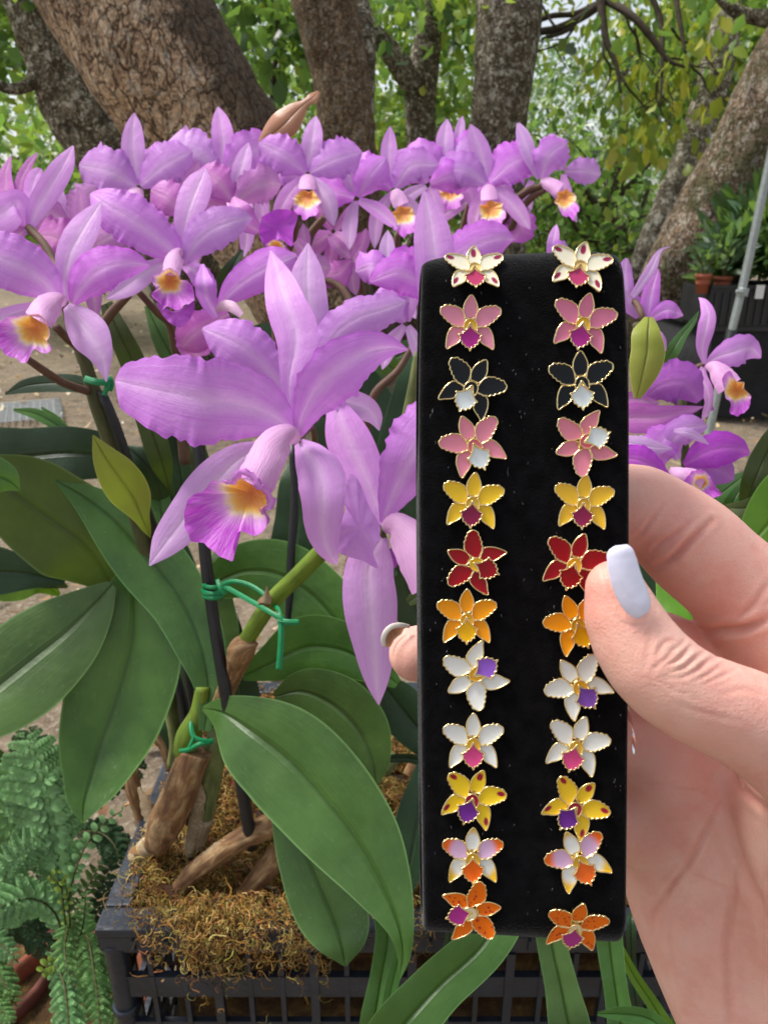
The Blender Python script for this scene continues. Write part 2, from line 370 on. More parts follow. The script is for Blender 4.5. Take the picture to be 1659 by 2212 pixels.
def litter():
    n = 5200; X = rs.uniform(-5, 5, n); Y = .9 + rs.uniform(0, 1, n) ** 1.6 * 8
    C = np.stack([X, Y, np.full(n, .008) + rs.uniform(0, .02, n)], 1)
    U = rs.normal(size=(n, 3)); U[:, 2] *= .25; U /= np.linalg.norm(U, axis=1)[:, None]
    A = np.tile([0, 0, 1.], (n, 1)) + rs.normal(size=(n, 3)) * .3; Vv = np.cross(U, A); Vv /= np.linalg.norm(Vv, axis=1)[:, None]
    V, T = quadleaf(C, U, Vv, np.cross(U, Vv), rs.uniform(.012, .06, n), rs.uniform(.004, .014, n), .4, .1)
    c = palette(n, rs, [srgb(150, 120, 84), srgb(110, 84, 56), srgb(186, 166, 132), srgb(126, 116, 70), srgb(204, 192, 170)], [3, 3, 3, 1, 1.5])
    o = mesh('leaf_litter', V, T, M_litter, colr=np.repeat(c, 7, 0), smooth=False); tag(o, 'dry fallen leaves and chips scattered over the dirt', 'leaf litter', kind='stuff')
litter()
# ---------------------------------------------------------------- trees
def bark_mat(name, dark, mid, light, scale=1.0, crack=1.0, lichen=.5, mossc=None, darkside=None, stain=None):
    m = N(name); ob = m.obj(); uv = m.uv()
    mp = m.n('Mapping', {'Vector': ob, 'Scale': (1, 1, .55)})
    ns = m.noise(mp.outputs[0], 9 * scale, 6, .6)
    nv = m.n('Mix', data_type='VECTOR'); m.set(nv.inputs[0], .10); m.set(nv.inputs[4], mp); m.set(nv.inputs[5], m.n('TexNoise', {'Vector': mp.outputs[0], 'Scale': 14 * scale, 'Detail': 4}).outputs[1])
    v1 = m.n('TexVoronoi', {'Vector': nv.outputs[1], 'Scale': 17 * scale}, feature='DISTANCE_TO_EDGE'); v2 = m.n('TexVoronoi', {'Vector': nv.outputs[1], 'Scale': 42 * scale}, feature='DISTANCE_TO_EDGE')
    big = m.noise(ob, 3.2 * scale, 4, .6); fine = m.noise(ob, 60 * scale, 6, .7)
    crk = m.ramp(v1.outputs[0], [(0, (0, 0, 0)), (.03, (.1, .1, .1)), (.07, (1, 1, 1))]); crk2 = m.ramp(v2.outputs[0], [(0, (0, 0, 0)), (.09, (1, 1, 1))])
    c = m.ramp(ns, [(.28, dark), (.5, mid), (.72, light)])
    c = m.mix(m.math('MULTIPLY', m.g(fine, .4, .65), .5), c, light)
    c = m.mix(m.math('MULTIPLY', m.math('SUBTRACT', 1.0, m.g(fine, .42, .60)), .35), c, dark)
    c = m.mix(m.math('MULTIPLY', m.math('SUBTRACT', 1.0, crk), .85 * crack), c, tuple(x * .18 for x in dark))
    c = m.mix(m.math('MULTIPLY', m.math('SUBTRACT', 1.0, crk2), .45 * crack), c, tuple(x * .5 for x in dark))
    lc = m.noise(ob, 13 * scale, 6, .75); c = m.mix(m.math('MULTIPLY', m.g(lc, .54, .60), lichen), c, srgb(190, 186, 172)); lc2 = m.noise(ob, 30 * scale, 5, .75); c = m.mix(m.math('MULTIPLY', m.g(lc2, .56, .62), min(1, lichen * 1.1)), c, srgb(196, 192, 178)); c = m.mix(m.math('MULTIPLY', m.math('SUBTRACT', 1.0, m.g(lc2, .36, .42)), .6), c, tuple(x * .35 for x in dark))
    c = m.mix(m.math('MULTIPLY', m.g(m.noise(ob, 6 * scale, 5, .7), .54, .62), .7 * (1 if darkside else .45)), c, darkside or tuple(x * .5 for x in dark))
    if mossc: c = m.mix(m.math('MULTIPLY', m.g(m.noise(ob, 5, 5, .7), .47, .6), .7), c, mossc)
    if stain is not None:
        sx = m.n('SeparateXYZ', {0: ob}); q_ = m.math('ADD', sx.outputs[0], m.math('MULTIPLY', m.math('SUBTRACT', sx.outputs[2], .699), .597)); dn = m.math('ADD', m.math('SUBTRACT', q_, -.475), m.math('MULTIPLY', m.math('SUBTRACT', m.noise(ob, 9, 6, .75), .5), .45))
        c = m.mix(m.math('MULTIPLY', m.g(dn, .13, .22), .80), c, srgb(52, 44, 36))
    h = m.math('ADD', m.math('MULTIPLY', crk, .6 * crack), m.math('ADD', m.math('MULTIPLY', crk2, .3), m.math('MULTIPLY', fine, .7)))
    c = m.n('HueSaturation', {'Color': c, 'Saturation': .95, 'Value': 1.7}).outputs[0]
    m.P(Base_Color=c, Roughness=.92, Normal=m.bump(h, .03 / scale, 1.0)); m.b.inputs['Specular IOR Level'].default_value = .2
    return m.m
STAIN = 0.0
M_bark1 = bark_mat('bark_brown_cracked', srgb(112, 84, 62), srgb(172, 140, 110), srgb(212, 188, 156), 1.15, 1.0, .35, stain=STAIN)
M_bark2 = bark_mat('bark_mottled_dark', srgb(54, 48, 38), srgb(98, 88, 70), srgb(148, 138, 118), 1.3, .5, .75, darkside=srgb(44, 40, 32))
M_bark3 = bark_mat('bark_brown_ridged', srgb(70, 54, 40), srgb(108, 88, 66), srgb(146, 124, 96), 1.5, .7, .25)
M_bark4 = bark_mat('bark_grey_brown', srgb(58, 50, 40), srgb(98, 86, 70), srgb(140, 126, 104), 1.4, .6, .7)
M_bark5 = bark_mat('bark_pale', srgb(66, 58, 48), srgb(112, 102, 88), srgb(160, 148, 130), 1.3, .3, .9)
M_bark6 = bark_mat('bark_brown_mossy', srgb(66, 52, 40), srgb(112, 92, 72), srgb(156, 134, 110), 1.3, .8, .45, mossc=srgb(66, 70, 38))
M_twig = simple('twig_bark', srgb(70, 60, 48), .9, 0, (60, .006), .35, 25)
def leafmix(name, tr=.5):
    m = N(name); a = m.n('Attribute', attribute_name='Col').outputs['Color']
    m.P(Base_Color=a, Roughness=.36); m.b.inputs['Specular IOR Level'].default_value = .5
    m.translucent(m.mix(.6, a, (.25, .42, .06)), tr); return m.m
M_fol = leafmix('tree_foliage'); M_fol2 = leafmix('hedge_foliage', .3)
G_Y = (.36, .44, .055); G_M = (.18, .33, .07); G_D = (.04, .09, .03); G_B = (.22, .36, .22); G_L = (.38, .52, .18); G_P = (.56, .66, .52); G_YY = (.60, .54, .05)  # G_P: pale leaf colour that paints bluish-white highlights into the far wood
def cloud(name, parent, mt, regs, n, size, cols, wts, seed, clump=.45, ncl=None, down=.38, asp=.29, jit=.22, gaps=None):
    """leaves spread through clumps; regs = (x, y, rx, ry, d0, d1)"""
    rs = np.random.RandomState(seed); regs = np.array(regs, float)
    ar = regs[:, 2] * regs[:, 3]; k = rs.choice(len(regs), ncl or max(6, n // 55), p=ar / ar.sum())
    th = rs.uniform(0, 6.283, len(k)); rr = np.sqrt(rs.uniform(0, 1, len(k)))
    cx = regs[k, 0] + regs[k, 2] * rr * np.cos(th); cy = regs[k, 1] + regs[k, 3] * rr * np.sin(th); cd = rs.uniform(regs[k, 4], regs[k, 5])
    Cc = Pn(cx, cy, cd); q = rs.choice(len(k), n)
    C = Cc[q] + rs.normal(size=(n, 3)) * clump * np.array([1, 1, .7]) * size * 6
    C[:, 2] = np.maximum(C[:, 2], .02)
    if gaps is not None:     # real openings between the boughs where the sky shows
        dpt = C[:, 1] * cP - (C[:, 2] - H) * sP; gx = C[:, 0] / dpt * F + CX; gy = CY - (C[:, 1] * sP + (C[:, 2] - H) * cP) / dpt * F; ok = np.ones(n, bool)
        for (a, b, ra, rb, pr) in gaps: ok &= ~((((gx - a) / ra) ** 2 + ((gy - b) / rb) ** 2 < 1) & (rs.rand(n) < pr))
        C = C[ok]; q = q[ok]; n = len(C)
    U, Vv, Nn = rand_frames(n, rs, down); L = rs.uniform(.7, 1.35, n) * size
    V, T = quadleaf(C, U, Vv, Nn, L, L * asp * rs.uniform(.8, 1.2, n), .3, .06)
    c = palette(n, rs, cols, wts, jit)
    cc = palette(len(k), rs, [(1, 1, 1)], [1], .16)[q]; c = np.clip(c * cc, .003, 1)
    return mesh(name, V, T, mt, parent, colr=np.repeat(c, 7, 0), smooth=False)
def trunk(name, parent, mt, rows, seg=44, rn=.10, n=90, seed=1):
    return ptube(name, parent, mt, rows, seg, rnoise=rn, n=n, seed=seed)
def twigs(name, parent, lst, mt=M_twig):
    mb = MB()
    for rows in lst:
        pts = [P(r[0], r[1], r[2]) for r in rows]; rad = [r[3] * r[2] / F for r in rows]; mb.tube(pts, rad, 7)
    return mb.build(name, mt, parent)
def rtwig(x, y, d, ang, L, w, rs, depth=0, out=None):
    if out is None: out = []
    rows = [(x, y, d, w)]; a = ang
    for i in range(5):
        a += rs.normal() * .32; x += math.cos(a) * L / 5; y += math.sin(a) * L / 5; d += rs.normal() * .05
        rows.append((x, y, d, w * (1 - .15 * (i + 1))))
        if depth < 2 and rs.rand() < .5: rtwig(x, y, d, a + rs.choice([-1, 1]) * rs.uniform(.5, 1.1), L * .55, w * .55, rs, depth + 1, out)
    out.append(rows); return out
# tree: the big cracked trunk at left
t = thing('leaning_tree', P(740, 800, dz(800, 0)), 'massive brown cracked-bark tree trunk leaning behind the orchids at upper left', 'tree')
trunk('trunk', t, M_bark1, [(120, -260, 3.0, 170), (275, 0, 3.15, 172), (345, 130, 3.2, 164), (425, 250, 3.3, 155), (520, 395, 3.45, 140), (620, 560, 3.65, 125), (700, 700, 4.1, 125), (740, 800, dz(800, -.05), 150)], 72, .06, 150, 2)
cloud('crown', t, M_fol, [(120, -420, 700, 120, 2.6, 5.0)], 900, .10, [G_M, G_D, G_Y], [3, 2, 2], 31)
t = thing('mottled_tree', P(450, 775, dz(775, 0)), 'dark mottled tree trunk with pale lichen left of the massive cracked trunk', 'tree')
trunk('trunk', t, M_bark2, [(0, -250, 3.7, 40), (52, -20, 3.8, 48), (112, 110, 3.9, 62), (165, 225, 4.0, 74), (240, 330, 4.1, 74), (330, 420, 4.3, 76), (400, 600, 4.9, 78), (450, 775, dz(775, -.05), 95)], 56, .12, 110, 3)
trunk('limb', t, M_bark2, [(105, 140, 3.9, 20), (60, 185, 3.8, 13), (20, 192, 3.75, 11), (-30, 165, 3.7, 10)], 14, .1, 24, 4)
cloud('crown', t, M_fol, [(-60, -60, 130, 190, 3.6, 5.0), (0, 60, 60, 120, 4.2, 5)], 1100, .095, [G_M, G_D, G_Y, G_L], [3, 2, 2, 1], 32)
t = thing('forked_trunk_tree', P(800, 740, dz(740, 0)), 'brown ridged tree trunk with a dark edge above the spathe', 'tree')
trunk('trunk', t, M_bark3, [(660, -200, 4.0, 74), (700, 0, 4.1, 70), (733, 150, 4.2, 64), (752, 300, 4.3, 60), (765, 420, 4.5, 60), (790, 620, 5.1, 66), (800, 740, dz(740, -.05), 84)], 56, .08, 100, 5)
trunk('limb', t, M_bark2, [(765, -40, 4.35, 22), (785, 60, 4.35, 24), (785, 180, 4.4, 26), (780, 330, 4.45, 22)], 20, .1, 40, 6)
cloud('crown', t, M_fol, [(640, 80, 50, 120, 4.6, 5.4), (600, 20, 90, 60, 4.6, 5.4)], 620, .09, [G_M, G_D, G_D, G_Y], [3, 3, 2, 1], 33, ncl=22)
t = thing('y_shaped_tree', P(905, 720, dz(720, 0)), 'slim grey tree forking in a Y between the two upright trunks', 'tree')
trunk('trunk', t, M_bark4, [(935, -60, 5.2, 26), (928, 60, 5.3, 27), (912, 165, 5.4, 34), (908, 260, 5.5, 32), (915, 400, 5.6, 32), (908, 600, 6.2, 36), (905, 720, dz(720, -.05), 50)], 34, .1, 70, 7)
trunk('limb', t, M_bark4, [(770, 30, 5.2, 16), (820, 85, 5.3, 21), (870, 150, 5.35, 25), (905, 215, 5.45, 26)], 24, .1, 40, 8)
cloud('crown', t, M_fol, [(860, -30, 110, 60, 5.8, 7.0), (960, 160, 60, 120, 5.8, 7.0), (840, 60, 60, 60, 5.8, 7), (850, 260, 60, 80, 6, 7)], 2200, .085, [G_Y, G_M, G_L, G_D], [4, 3, 2, 1.4], 34)
t = t_straight = thing('straight_tree', P(1080, 740, dz(740, 0)), 'thick upright grey-brown tree trunk near the middle of the background', 'tree')
trunk('trunk', t, M_bark4, [(1110, -180, 4.5, 74), (1100, 0, 4.6, 71), (1088, 150, 4.7, 64), (1070, 320, 4.9, 58), (1070, 460, 5.1, 60), (1075, 620, 5.5, 66), (1080, 740, dz(740, -.05), 88)], 60, .07, 110, 9)
trunk('ridge', t, M_bark2, [(1150, -100, 4.6, 24), (1142, 60, 4.7, 26), (1128, 180, 4.75, 22), (1108, 330, 4.85, 18), (1110, 420, 5, 14)], 18, .1, 50, 10)
cloud('crown', t, M_fol, [(1000, -70, 120, 80, 4.4, 6.0), (1010, 70, 30, 80, 4.9, 5.6)], 800, .10, [G_Y, G_M, G_D], [3, 3, 2], 35)
t = thing('pale_leaning_tree', P(1380, 735, dz(735, 0)), 'pale slender trunk slanting just left of the big mossy trunk', 'tree')
trunk('trunk', t, M_bark5, [(1590, -150, 4.9, 24), (1577, 0, 5.0, 30), (1552, 130, 5.1, 34), (1500, 300, 5.2, 32), (1440, 440, 5.3, 28), (1395, 560, 5.4, 30), (1385, 640, 5.7, 34), (1380, 735, dz(735, -.05), 46)], 34, .1, 90, 11)
cloud('crown', t, M_fol, [(1560, 60, 70, 130, 5.5, 6.6), (1650, 40, 60, 80, 5.4, 6.4), (1480, 200, 60, 90, 5.5, 6.6)], 2400, .08, [G_Y, G_M, G_D], [3, 3, 2], 36)
t = thing('mossy_tree', P(1440, 765, dz(765, 0)), 'big brown mossy trunk leaning in from the upper right', 'tree')
trunk('trunk', t, M_bark6, [(1800, 30, 3.9, 112), (1715, 170, 4.0, 104), (1610, 350, 4.15, 88), (1530, 480, 4.3, 82), (1462, 610, 4.5, 80), (1440, 695, 4.9, 80), (1440, 765, dz(765, -.05), 104)], 64, .07, 120, 12)
trunk('limb', t, M_bark2, [(1700, 40, 4.1, 24), (1640, 38, 4.1, 16), (1590, 25, 4.1, 13), (1540, -20, 4.1, 10)], 16, .1, 30, 13)
cloud('crown', t, M_fol, [(1700, -120, 220, 80, 3.6, 4.8)], 500, .095, [G_Y, G_M, G_D], [3, 3, 2], 37)
# tree with bare twisting branches and drooping yellow-green sprays at upper right
t = thing('branching_tree', P(1330, 690, dz(690, 0)), 'leafy tree with dark twisting bare branches across the sky gap', 'tree')
trunk('trunk', t, M_bark4, [(1350, 120, 7.0, 8), (1345, 300, 7.2, 10), (1320, 400, 7.4, 14), (1318, 500, 7.7, 18), (1330, 690, dz(690, -.05), 26)], 16, .1, 60, 14)
r5 = np.random.RandomState(12); tw = []
for a in [[(1150, 70, 4.9, 8), (1200, 62, 4.9, 8), (1250, 40, 4.9, 9), (1300, 5, 4.9, 11), (1340, -30, 4.9, 12)],
          [(1296, -20, 4.8, 12), (1300, 30, 4.8, 9), (1310, 90, 4.8, 7), (1330, 140, 4.8, 5), (1340, 200, 4.8, 3)],
          [(1310, 0, 4.8, 9), (1370, 40, 4.7, 8), (1420, 100, 4.7, 7), (1440, 130, 4.7, 5), (1480, 145, 4.7, 3)],
          [(1290, 10, 4.9, 8), (1240, 30, 4.9, 6), (1190, 35, 4.9, 6), (1150, 50, 4.9, 5)],
          [(1400, -20, 4.7, 7), (1425, 40, 4.7, 6), (1430, 120, 4.7, 4), (1425, 230, 4.7, 2.5)],
          [(1170, 85, 4.9, 4), (1230, 62, 4.9, 5), (1260, 30, 4.9, 6), (1300, 15, 4.9, 7)],
          [(1458, -20, 4.6, 6), (1470, 60, 4.6, 5), (1480, 115, 4.6, 3)], [(1318, 440, 7.4, 10), (1380, 380, 7.3, 6), (1420, 330, 7.3, 4)], [(1318, 470, 7.4, 10), (1270, 420, 7.3, 6), (1250, 350, 7.3, 4)],
          [(1325, 520, 7.4, 10), (1370, 480, 7.3, 6), (1400, 410, 7.3, 4)], [(1320, 540, 7.4, 9), (1250, 500, 7.3, 5), (1210, 430, 7.3, 3)]]: tw.append(a)
for (x, y, an) in [(1300, 90, 1.3), (1340, 160, 1.0), (1420, 110, .8), (1425, 150, 1.6), (1370, 60, 1.5), (1240, 60, 2.4), (1200, 60, -2.2), (1450, 60, 1.0), (1350, 30, 2.0), (1480, 120, 1.3)]:
    rtwig(x, y, 4.8, an, 150, 3.2, r5, 0, tw)
near_tw = tw[:7] + tw[11:]; tw = tw[7:11]
twigs('branches', t_straight, near_tw)
for (x, y, an) in [(1318, 470, -1.2), (1318, 520, -2.3), (1330, 500, -.7), (1320, 560, -.4), (1320, 440, -1.8), (1310, 560, -2.8)]: rtwig(x, y, 7.3, an, 190, 4, r5, 0, tw)
twigs('branches', t, tw)
cloud('crown', t, M_fol, [(1480, 60, 70, 110, 5.2, 6.2), (1540, 230, 50, 70, 5.3, 6.3), (1440, 200, 60, 60, 5.0, 6), (1340, 120, 50, 40, 5.0, 6), (1400, 0, 50, 30, 5, 6)], 1300, .085, [G_Y, G_M, G_YY, G_D], [4, 3, 1.2, 1.6], 38, ncl=46, down=1.0)
cloud('foliage', t, M_fol, [(1400, 290, 60, 45, 4.6, 5.0), (1465, 130, 40, 30, 4.6, 5.0), (1370, 310, 20, 30, 4.6, 5.0)], 150, .105, [G_YY, G_Y, (.38, .40, .05)], [3, 4, 3], 39, ncl=10, down=1.1, clump=.3)
# small plant-like sapling tufts hanging between the trunks
t = thing('sapling', P(600, 740, dz(740, 0)), 'young tree with glossy dark drooping leaves right of the massive trunk', 'tree')
twigs('trunk', t, [[(596, -10, 5, 4), (600, 60, 5, 5), (590, 200, 5.1, 7), (585, 400, 5.5, 9), (600, 740, dz(740, -.05), 14)]])
cloud('crown', t, M_fol, [(600, 60, 45, 70, 4.7, 5.2), (575, 20, 50, 50, 4.7, 5.2), (520, 60, 30, 60, 5, 5.6)], 260, .13, [G_D, G_M, (.04, .10, .03)], [4, 2, 3], 40, ncl=12, clump=.35)
# understorey bushes and the far wood
GAPS = [(1228, 25, 72, 52, .97), (1190, 70, 30, 20, .8), (1310, 395, 22, 10, .85), (1345, 380, 18, 10, .85), (1425, 415, 20, 12, .8), (1395, 345, 14, 10, .8), (1300, 430, 18, 9, .8), (40, 300, 30, 26, .7), (20, 340, 30, 20, .8), (90, 255, 16, 16, .7), (1040, 330, 14, 20, .7), (645, 210, 14, 18, .7), (1560, 90, 16, 20, .6), (975, 90, 16, 30, .7), (120, 10, 20, 30, .7)]
_r = random.Random(4); GAPS += [(_r.uniform(0, 1659), _r.uniform(120, 500), _r.uniform(7, 20), _r.uniform(6, 16), .85) for _ in range(95)]
for i, (x, y, rx, ry, d0, d1, n, cw, lab) in enumerate([
    (60, 420, 170, 130, 5.5, 8, 3000, [2, 3, 1, 2], 'bright leafy bush at the left edge below the mottled trunk'),
    (610, 330, 110, 150, 6, 9, 2600, [3, 2, 1, 2], 'sunlit bush in the gap right of the massive trunk'),
    (860, 400, 120, 120, 7, 9, 2400, [1, 3, 2, 3], 'bush behind the Y-shaped tree'),
    (1240, 470, 160, 150, 7, 9.5, 3600, [2, 3, 3, 1], 'dense bush right of the upright trunk above the display pad'),
    (1420, 560, 130, 80, 7.5, 9.5, 1700, [1, 2, 3, .4], 'dark bush left of the base of the mossy trunk')]):
    b = thing('bush', P(x, 640, d1), lab, 'bush')
    cloud('leaves', b, M_fol, [(x, y, rx, ry, d0, d1)], n, .105, [G_L, G_M, G_D, G_Y], cw, 50 + i, clump=.5, down=.3, gaps=GAPS)
    twigs('stems', b, rtwig(x, min(y + ry, 600), (d0 + d1) / 2, -1.2, ry * 1.4, 7, np.random.RandomState(i)) + rtwig(x + 30, min(y + ry, 600), (d0 + d1) / 2, -1.9, ry * 1.4, 6, np.random.RandomState(i + 9)))
regs = [(830, 60, 1000, 130, 9, 16), (300, 300, 600, 200, 9, 15), (830, 330, 700, 200, 9, 15), (1350, 330, 520, 230, 9, 14), (830, 500, 1100, 90, 9, 15)]
o = tag(cloud('far_wood', None, M_fol2, regs, 39000, .105, [G_M, G_L, G_B, G_P, G_D, G_Y, G_YY], [4, 3.5, 3.5, 4.0, 2.6, 3, .3], 60, clump=.5, down=.5, asp=.24, gaps=GAPS), 'bright leafy wood filling the background behind the trunks', 'far wood', kind='stuff')
# ---------------------------------------------------------------- flower builders
def patch_geo(outline, ctr, d, dish=0.0, ruf=0.0, seed=0, nr=12, na=72, tiltx=0.0, tilty=0.0, colf=None, edgewob=0.0, power=2.0):
    rs = np.random.RandomState(seed); O = np.array(list(outline) + [outline[0]], float)
    C, t = crom(O, na + 1); C = C[:-1]; ctr = np.array(ctr, float)
    sz = np.linalg.norm(C - ctr, axis=1).mean(); th = np.arange(na) / na * 2 * np.pi
    wv = sum(np.sin(th * k + rs.random() * 6.28) / (1 + .12 * k) for k in (3, 5, 8, 11)) / 2
    wv2 = sum(np.sin(th * k + rs.random() * 6.28) for k in (9, 14, 19)) / 3
    V = []; UV = []; col_ = []; Fc = []
    for i in range(nr + 1):
        r = i / nr; Q = ctr + (C - ctr) * (r * (1 + edgewob * wv2[:, None] * r ** 3))
        dd = d + (dish * sz * r ** power + ruf * sz * r ** 3 * wv + tiltx * (Q[:, 0] - ctr[0]) + tilty * (Q[:, 1] - ctr[1])) * d / F
        V.append(Pn(Q[:, 0], Q[:, 1], dd)); UV.append(np.stack([np.full(na, 0) + np.arange(na) / na * 3 % 1, np.full(na, r)], 1))
        if colf is not None: col_.append(np.array([colf(q, r) for q in Q]))
    for i in range(nr):
        for j in range(na):
            a, b = i * na + j, i * na + (j + 1) % na; Fc.append((a, b, b + na, a + na))
    V = np.concatenate(V); UV = np.concatenate(UV)
    return V, np.array(Fc), UV, (np.concatenate(col_) if colf is not None else None)
def patch(name, parent, mt, outline, ctr, d, **k):
    V, Fc, uv, c = patch_geo(outline, ctr, d, **k); uv[:, 0] = .1 + .3 * uv[:, 0]
    return mesh(name, V, Fc, mt, parent, uv, c)
C_OR = np.array(srgb(232, 128, 14)); C_YE = np.array(srgb(252, 200, 60)); C_CR = np.array(srgb(250, 226, 190)); C_LL = np.array(srgb(222, 150, 226)); C_MG = np.array(srgb(200, 70, 212)); C_PK = np.array(srgb(226, 168, 218)); C_PW = np.array(srgb(236, 196, 214))
def pigm(x):
    st = [(0, C_OR), (.34, C_OR * .6 + C_YE * .4), (.50, C_YE), (.64, C_CR), (.80, C_LL), (1.0, C_MG * .5 + C_LL * .5), (1.25, C_MG), (1.5, C_MG)]
    x = max(0, min(1.5, x))
    for (a, ca), (b, cb) in zip(st, st[1:]):
        if x <= b: return ca + (cb - ca) * ((x - a) / (b - a))
    return C_MG
def lip(parent, tube, outline, throat, d, size, mgdir=(0, 1), dish=-.45, ruf=.16, seed=0, tiltx=0, tilty=0, tubecol=C_PK, name='lip', mat=None, cy=1.0, frill=None):
    """rolled tube (blade rows) plus the ruffled apron; size = reach of the yellow throat in photo px"""
    mb = MB()
    if tube:
        V, Fc, uv = blade_geo(tube, cup=.55, ruf=.03, rufd=.02, n=26, m=15, seed=seed)
        # inner shading of pigment: pink towards the mouth rim
        c = np.array([tubecol * (1 - v) + C_LL * v * .5 + tubecol * v * .5 for v in uv[:, 1] ** 2]); c = c * (1 - .35 * (np.abs(uv[:, 0] - .5) * 2)[:, None] ** 6) + (.35 * (np.abs(uv[:, 0] - .5) * 2)[:, None] ** 6) * C_LL
        mb.add(V, Fc, uv, c)
    nz = random.Random(seed); ph = [nz.random() * 6.28 for _ in range(3)]
    def cf(q, r):
        v = q - np.array(throat); x = np.hypot(v[0], v[1]) / size
        u = (v[0] * mgdir[0] + v[1] * mgdir[1]) / size
        a = math.atan2(v[1], v[0]); x2 = x * (1 + .10 * math.sin(a * 5 + ph[0]) + .05 * math.sin(a * 13 + ph[1])) + max(0, u - .4) * .45
        c = pigm(x2 * .86)
        if r > .85: c = c * (1 - (r - .85) / .15 * .5) + C_MG * (r - .85) / .15 * .5
        return c
    if frill:
        V, Fc, uv = blade_geo(frill, n=70, m=9, ruf=.5, rufd=.5, freq=7, cup=.4, tilt=.4, seed=seed + 3); cc = C_LL * (1 - np.abs(uv[:, 0] - .5)[:, None] * 1.4) + C_MG * np.abs(uv[:, 0] - .5)[:, None] * 1.4; mb.add(V, Fc, uv, cc)
    if outline:
        V, Fc, uv, c = patch_geo(outline, throat, d, dish=dish, ruf=ruf, seed=seed, colf=cf, tiltx=tiltx, tilty=tilty, nr=16, na=96, edgewob=.035, power=1.6)
        mb.add(V, Fc, uv, c)
    return mb.build(name, mat or M_lip, parent)
PROF_S = [(0, .42), (.12, .62), (.38, .97), (.58, 1), (.80, .74), (.93, .38), (1, .04)]
PROF_P = [(0, .20), (.10, .38), (.28, .82), (.48, 1), (.70, .96), (.86, .70), (.96, .34), (1, .06)]
def canon(parent, cx, cy, d, s, rot=0, fx=1.0, fy=1.0, seed=0, yaw=0.0, mats=None, lipdir=1, skip=(), lipx=0.0, wide=1.0):
    """a whole flower facing roughly the viewer; s = petal length in photo px, rot clockwise degrees"""
    rn = random.Random(seed); rot += rn.uniform(-5, 5); fl = bpy.data.objects.new('flower', None); col.objects.link(fl); fl.parent = parent
    WL[fl.name] = Vector(P(cx, cy, d)); fl.location = Vector(P(cx, cy, d)) - WL[parent.name]
    fl.empty_display_size = .01
    mp, ms = mats or (M_petal, M_sepal); a = R(rot); j = lambda k: rn.uniform(-k, k)
    def X(x, y, z, w):
        x, y = x * fx, y * fy
        return (cx + s * (x * math.cos(a) + y * math.sin(a)), cy + s * (x * math.sin(a) - y * math.cos(a)), d + s * (z + yaw * x) * d / F, w * s)
    def org(name, mt, pts, prof, wd, k, **kw):
        C, t = crom(np.array([(p[0], p[1], p[2]) for p in pts]), len(prof) + 3)
        rows = []
        for (q, pv) in [(u, np.interp(u, [z[0] for z in prof], [z[1] for z in prof])) for u in np.linspace(0, 1, 9)]:
            i = q * (len(C) - 1); f = int(min(i, len(C) - 2)); c = C[f] + (C[f+1] - C[f]) * (i - f); rows.append(X(c[0], c[1], c[2], pv * wd * (.55 + .45 * abs(fx))))
        o = blade(name, fl, mt, rows, seed=k, **kw); return o
    big = s > 105
    nn, mm = (26, 13) if big else (20, 11)
    if 'd' not in skip: org('sepal', ms, [(j(.02), .06, .05), (j(.05), .6, .0), (j(.12), 1.18 + j(.06), .08 + j(.1))], PROF_S, .20 * wide, seed, fold=-.25, cup=.12, n=nn, m=9, twist=j(.5))
    for sg in (-1, 1):
        if ('l' if sg < 0 else 'r') not in skip: org('petal', mp, [(sg * .04, .04, 0), (sg * (.48 + j(.05)), .36 + j(.06), -.10 + j(.06)), (sg * (1.0 + j(.05)), .46 + j(.14), .08 + j(.12))], PROF_P, (.40 + j(.03)) * wide, seed * 3 + sg + 5, cup=.25 + j(.15), ruf=.16, rufd=.13, n=nn, m=mm, freq=6, twist=j(.5), tilt=j(.2))
        if ('a' if sg < 0 else 'b') not in skip: org('sepal', ms, [(sg * .04, -.04, .04), (sg * (.36 + j(.05)), -.42, -.02 + j(.08)), (sg * (.56 + j(.12)), -.98 + j(.08), -.05 + j(.12))], PROF_S, .175 * wide, seed * 5 + sg, fold=-.25, cup=.15, n=nn, m=9, twist=j(.5))
    if 'p' not in skip:
        lx = lipx; ca, sa = math.cos(a), math.sin(a)
        def Q(x, y): q = X(x, y, 0, 1); return (q[0], q[1])
        tube = [X(0, .02, -.02, .08), X(lx * .4, -.08, -.14, .14), X(lx * .8, -.20, -.24, .16), X(lx, -.28, -.30, .165)]
        out = []
        for k in range(22):
            th = k / 22 * 6.283; rx, ry = .27, (.22 if math.sin(th) > 0 else .34); w = 1 + .10 * math.sin(th * 7 + seed) + .05 * math.sin(th * 11 + seed * 2)
            out.append(Q(lx * 1.15 + rx * math.cos(th) * w, -.52 + ry * math.sin(th) * w))
        dn = (math.sin(-a) * 1.0, math.cos(a))
        lip(fl, tube, out, Q(lx * 1.12, -.44), d - s * .27 * d / F, s * .31, mgdir=dn, seed=seed, ruf=.14, dish=-.40, tilty=-.5)
    return fl
def flower_empty(parent, loc, label=None):
    fl = bpy.data.objects.new('flower', None); col.objects.link(fl); fl.parent = parent; WL[fl.name] = Vector(loc)
    fl.location = Vector(loc) - WL[parent.name]; fl.empty_display_size = .01
    if label: fl['label'] = label
    return fl
def z4(rows, k=1.0): return [(213 + .478 * r[0], 494 + .478 * r[1], r[2]) + tuple(.478 * q for q in r[3:]) for r in rows]
def z3(rows): return [(.3597 * r[0], 426 + .3597 * r[1], r[2]) + tuple(.3597 * q for q in r[3:]) for r in rows]
def z5(rows): return [(.5653 * r[0], 895 + .5653 * r[1], r[2]) + tuple(.5653 * q for q in r[3:]) for r in rows]
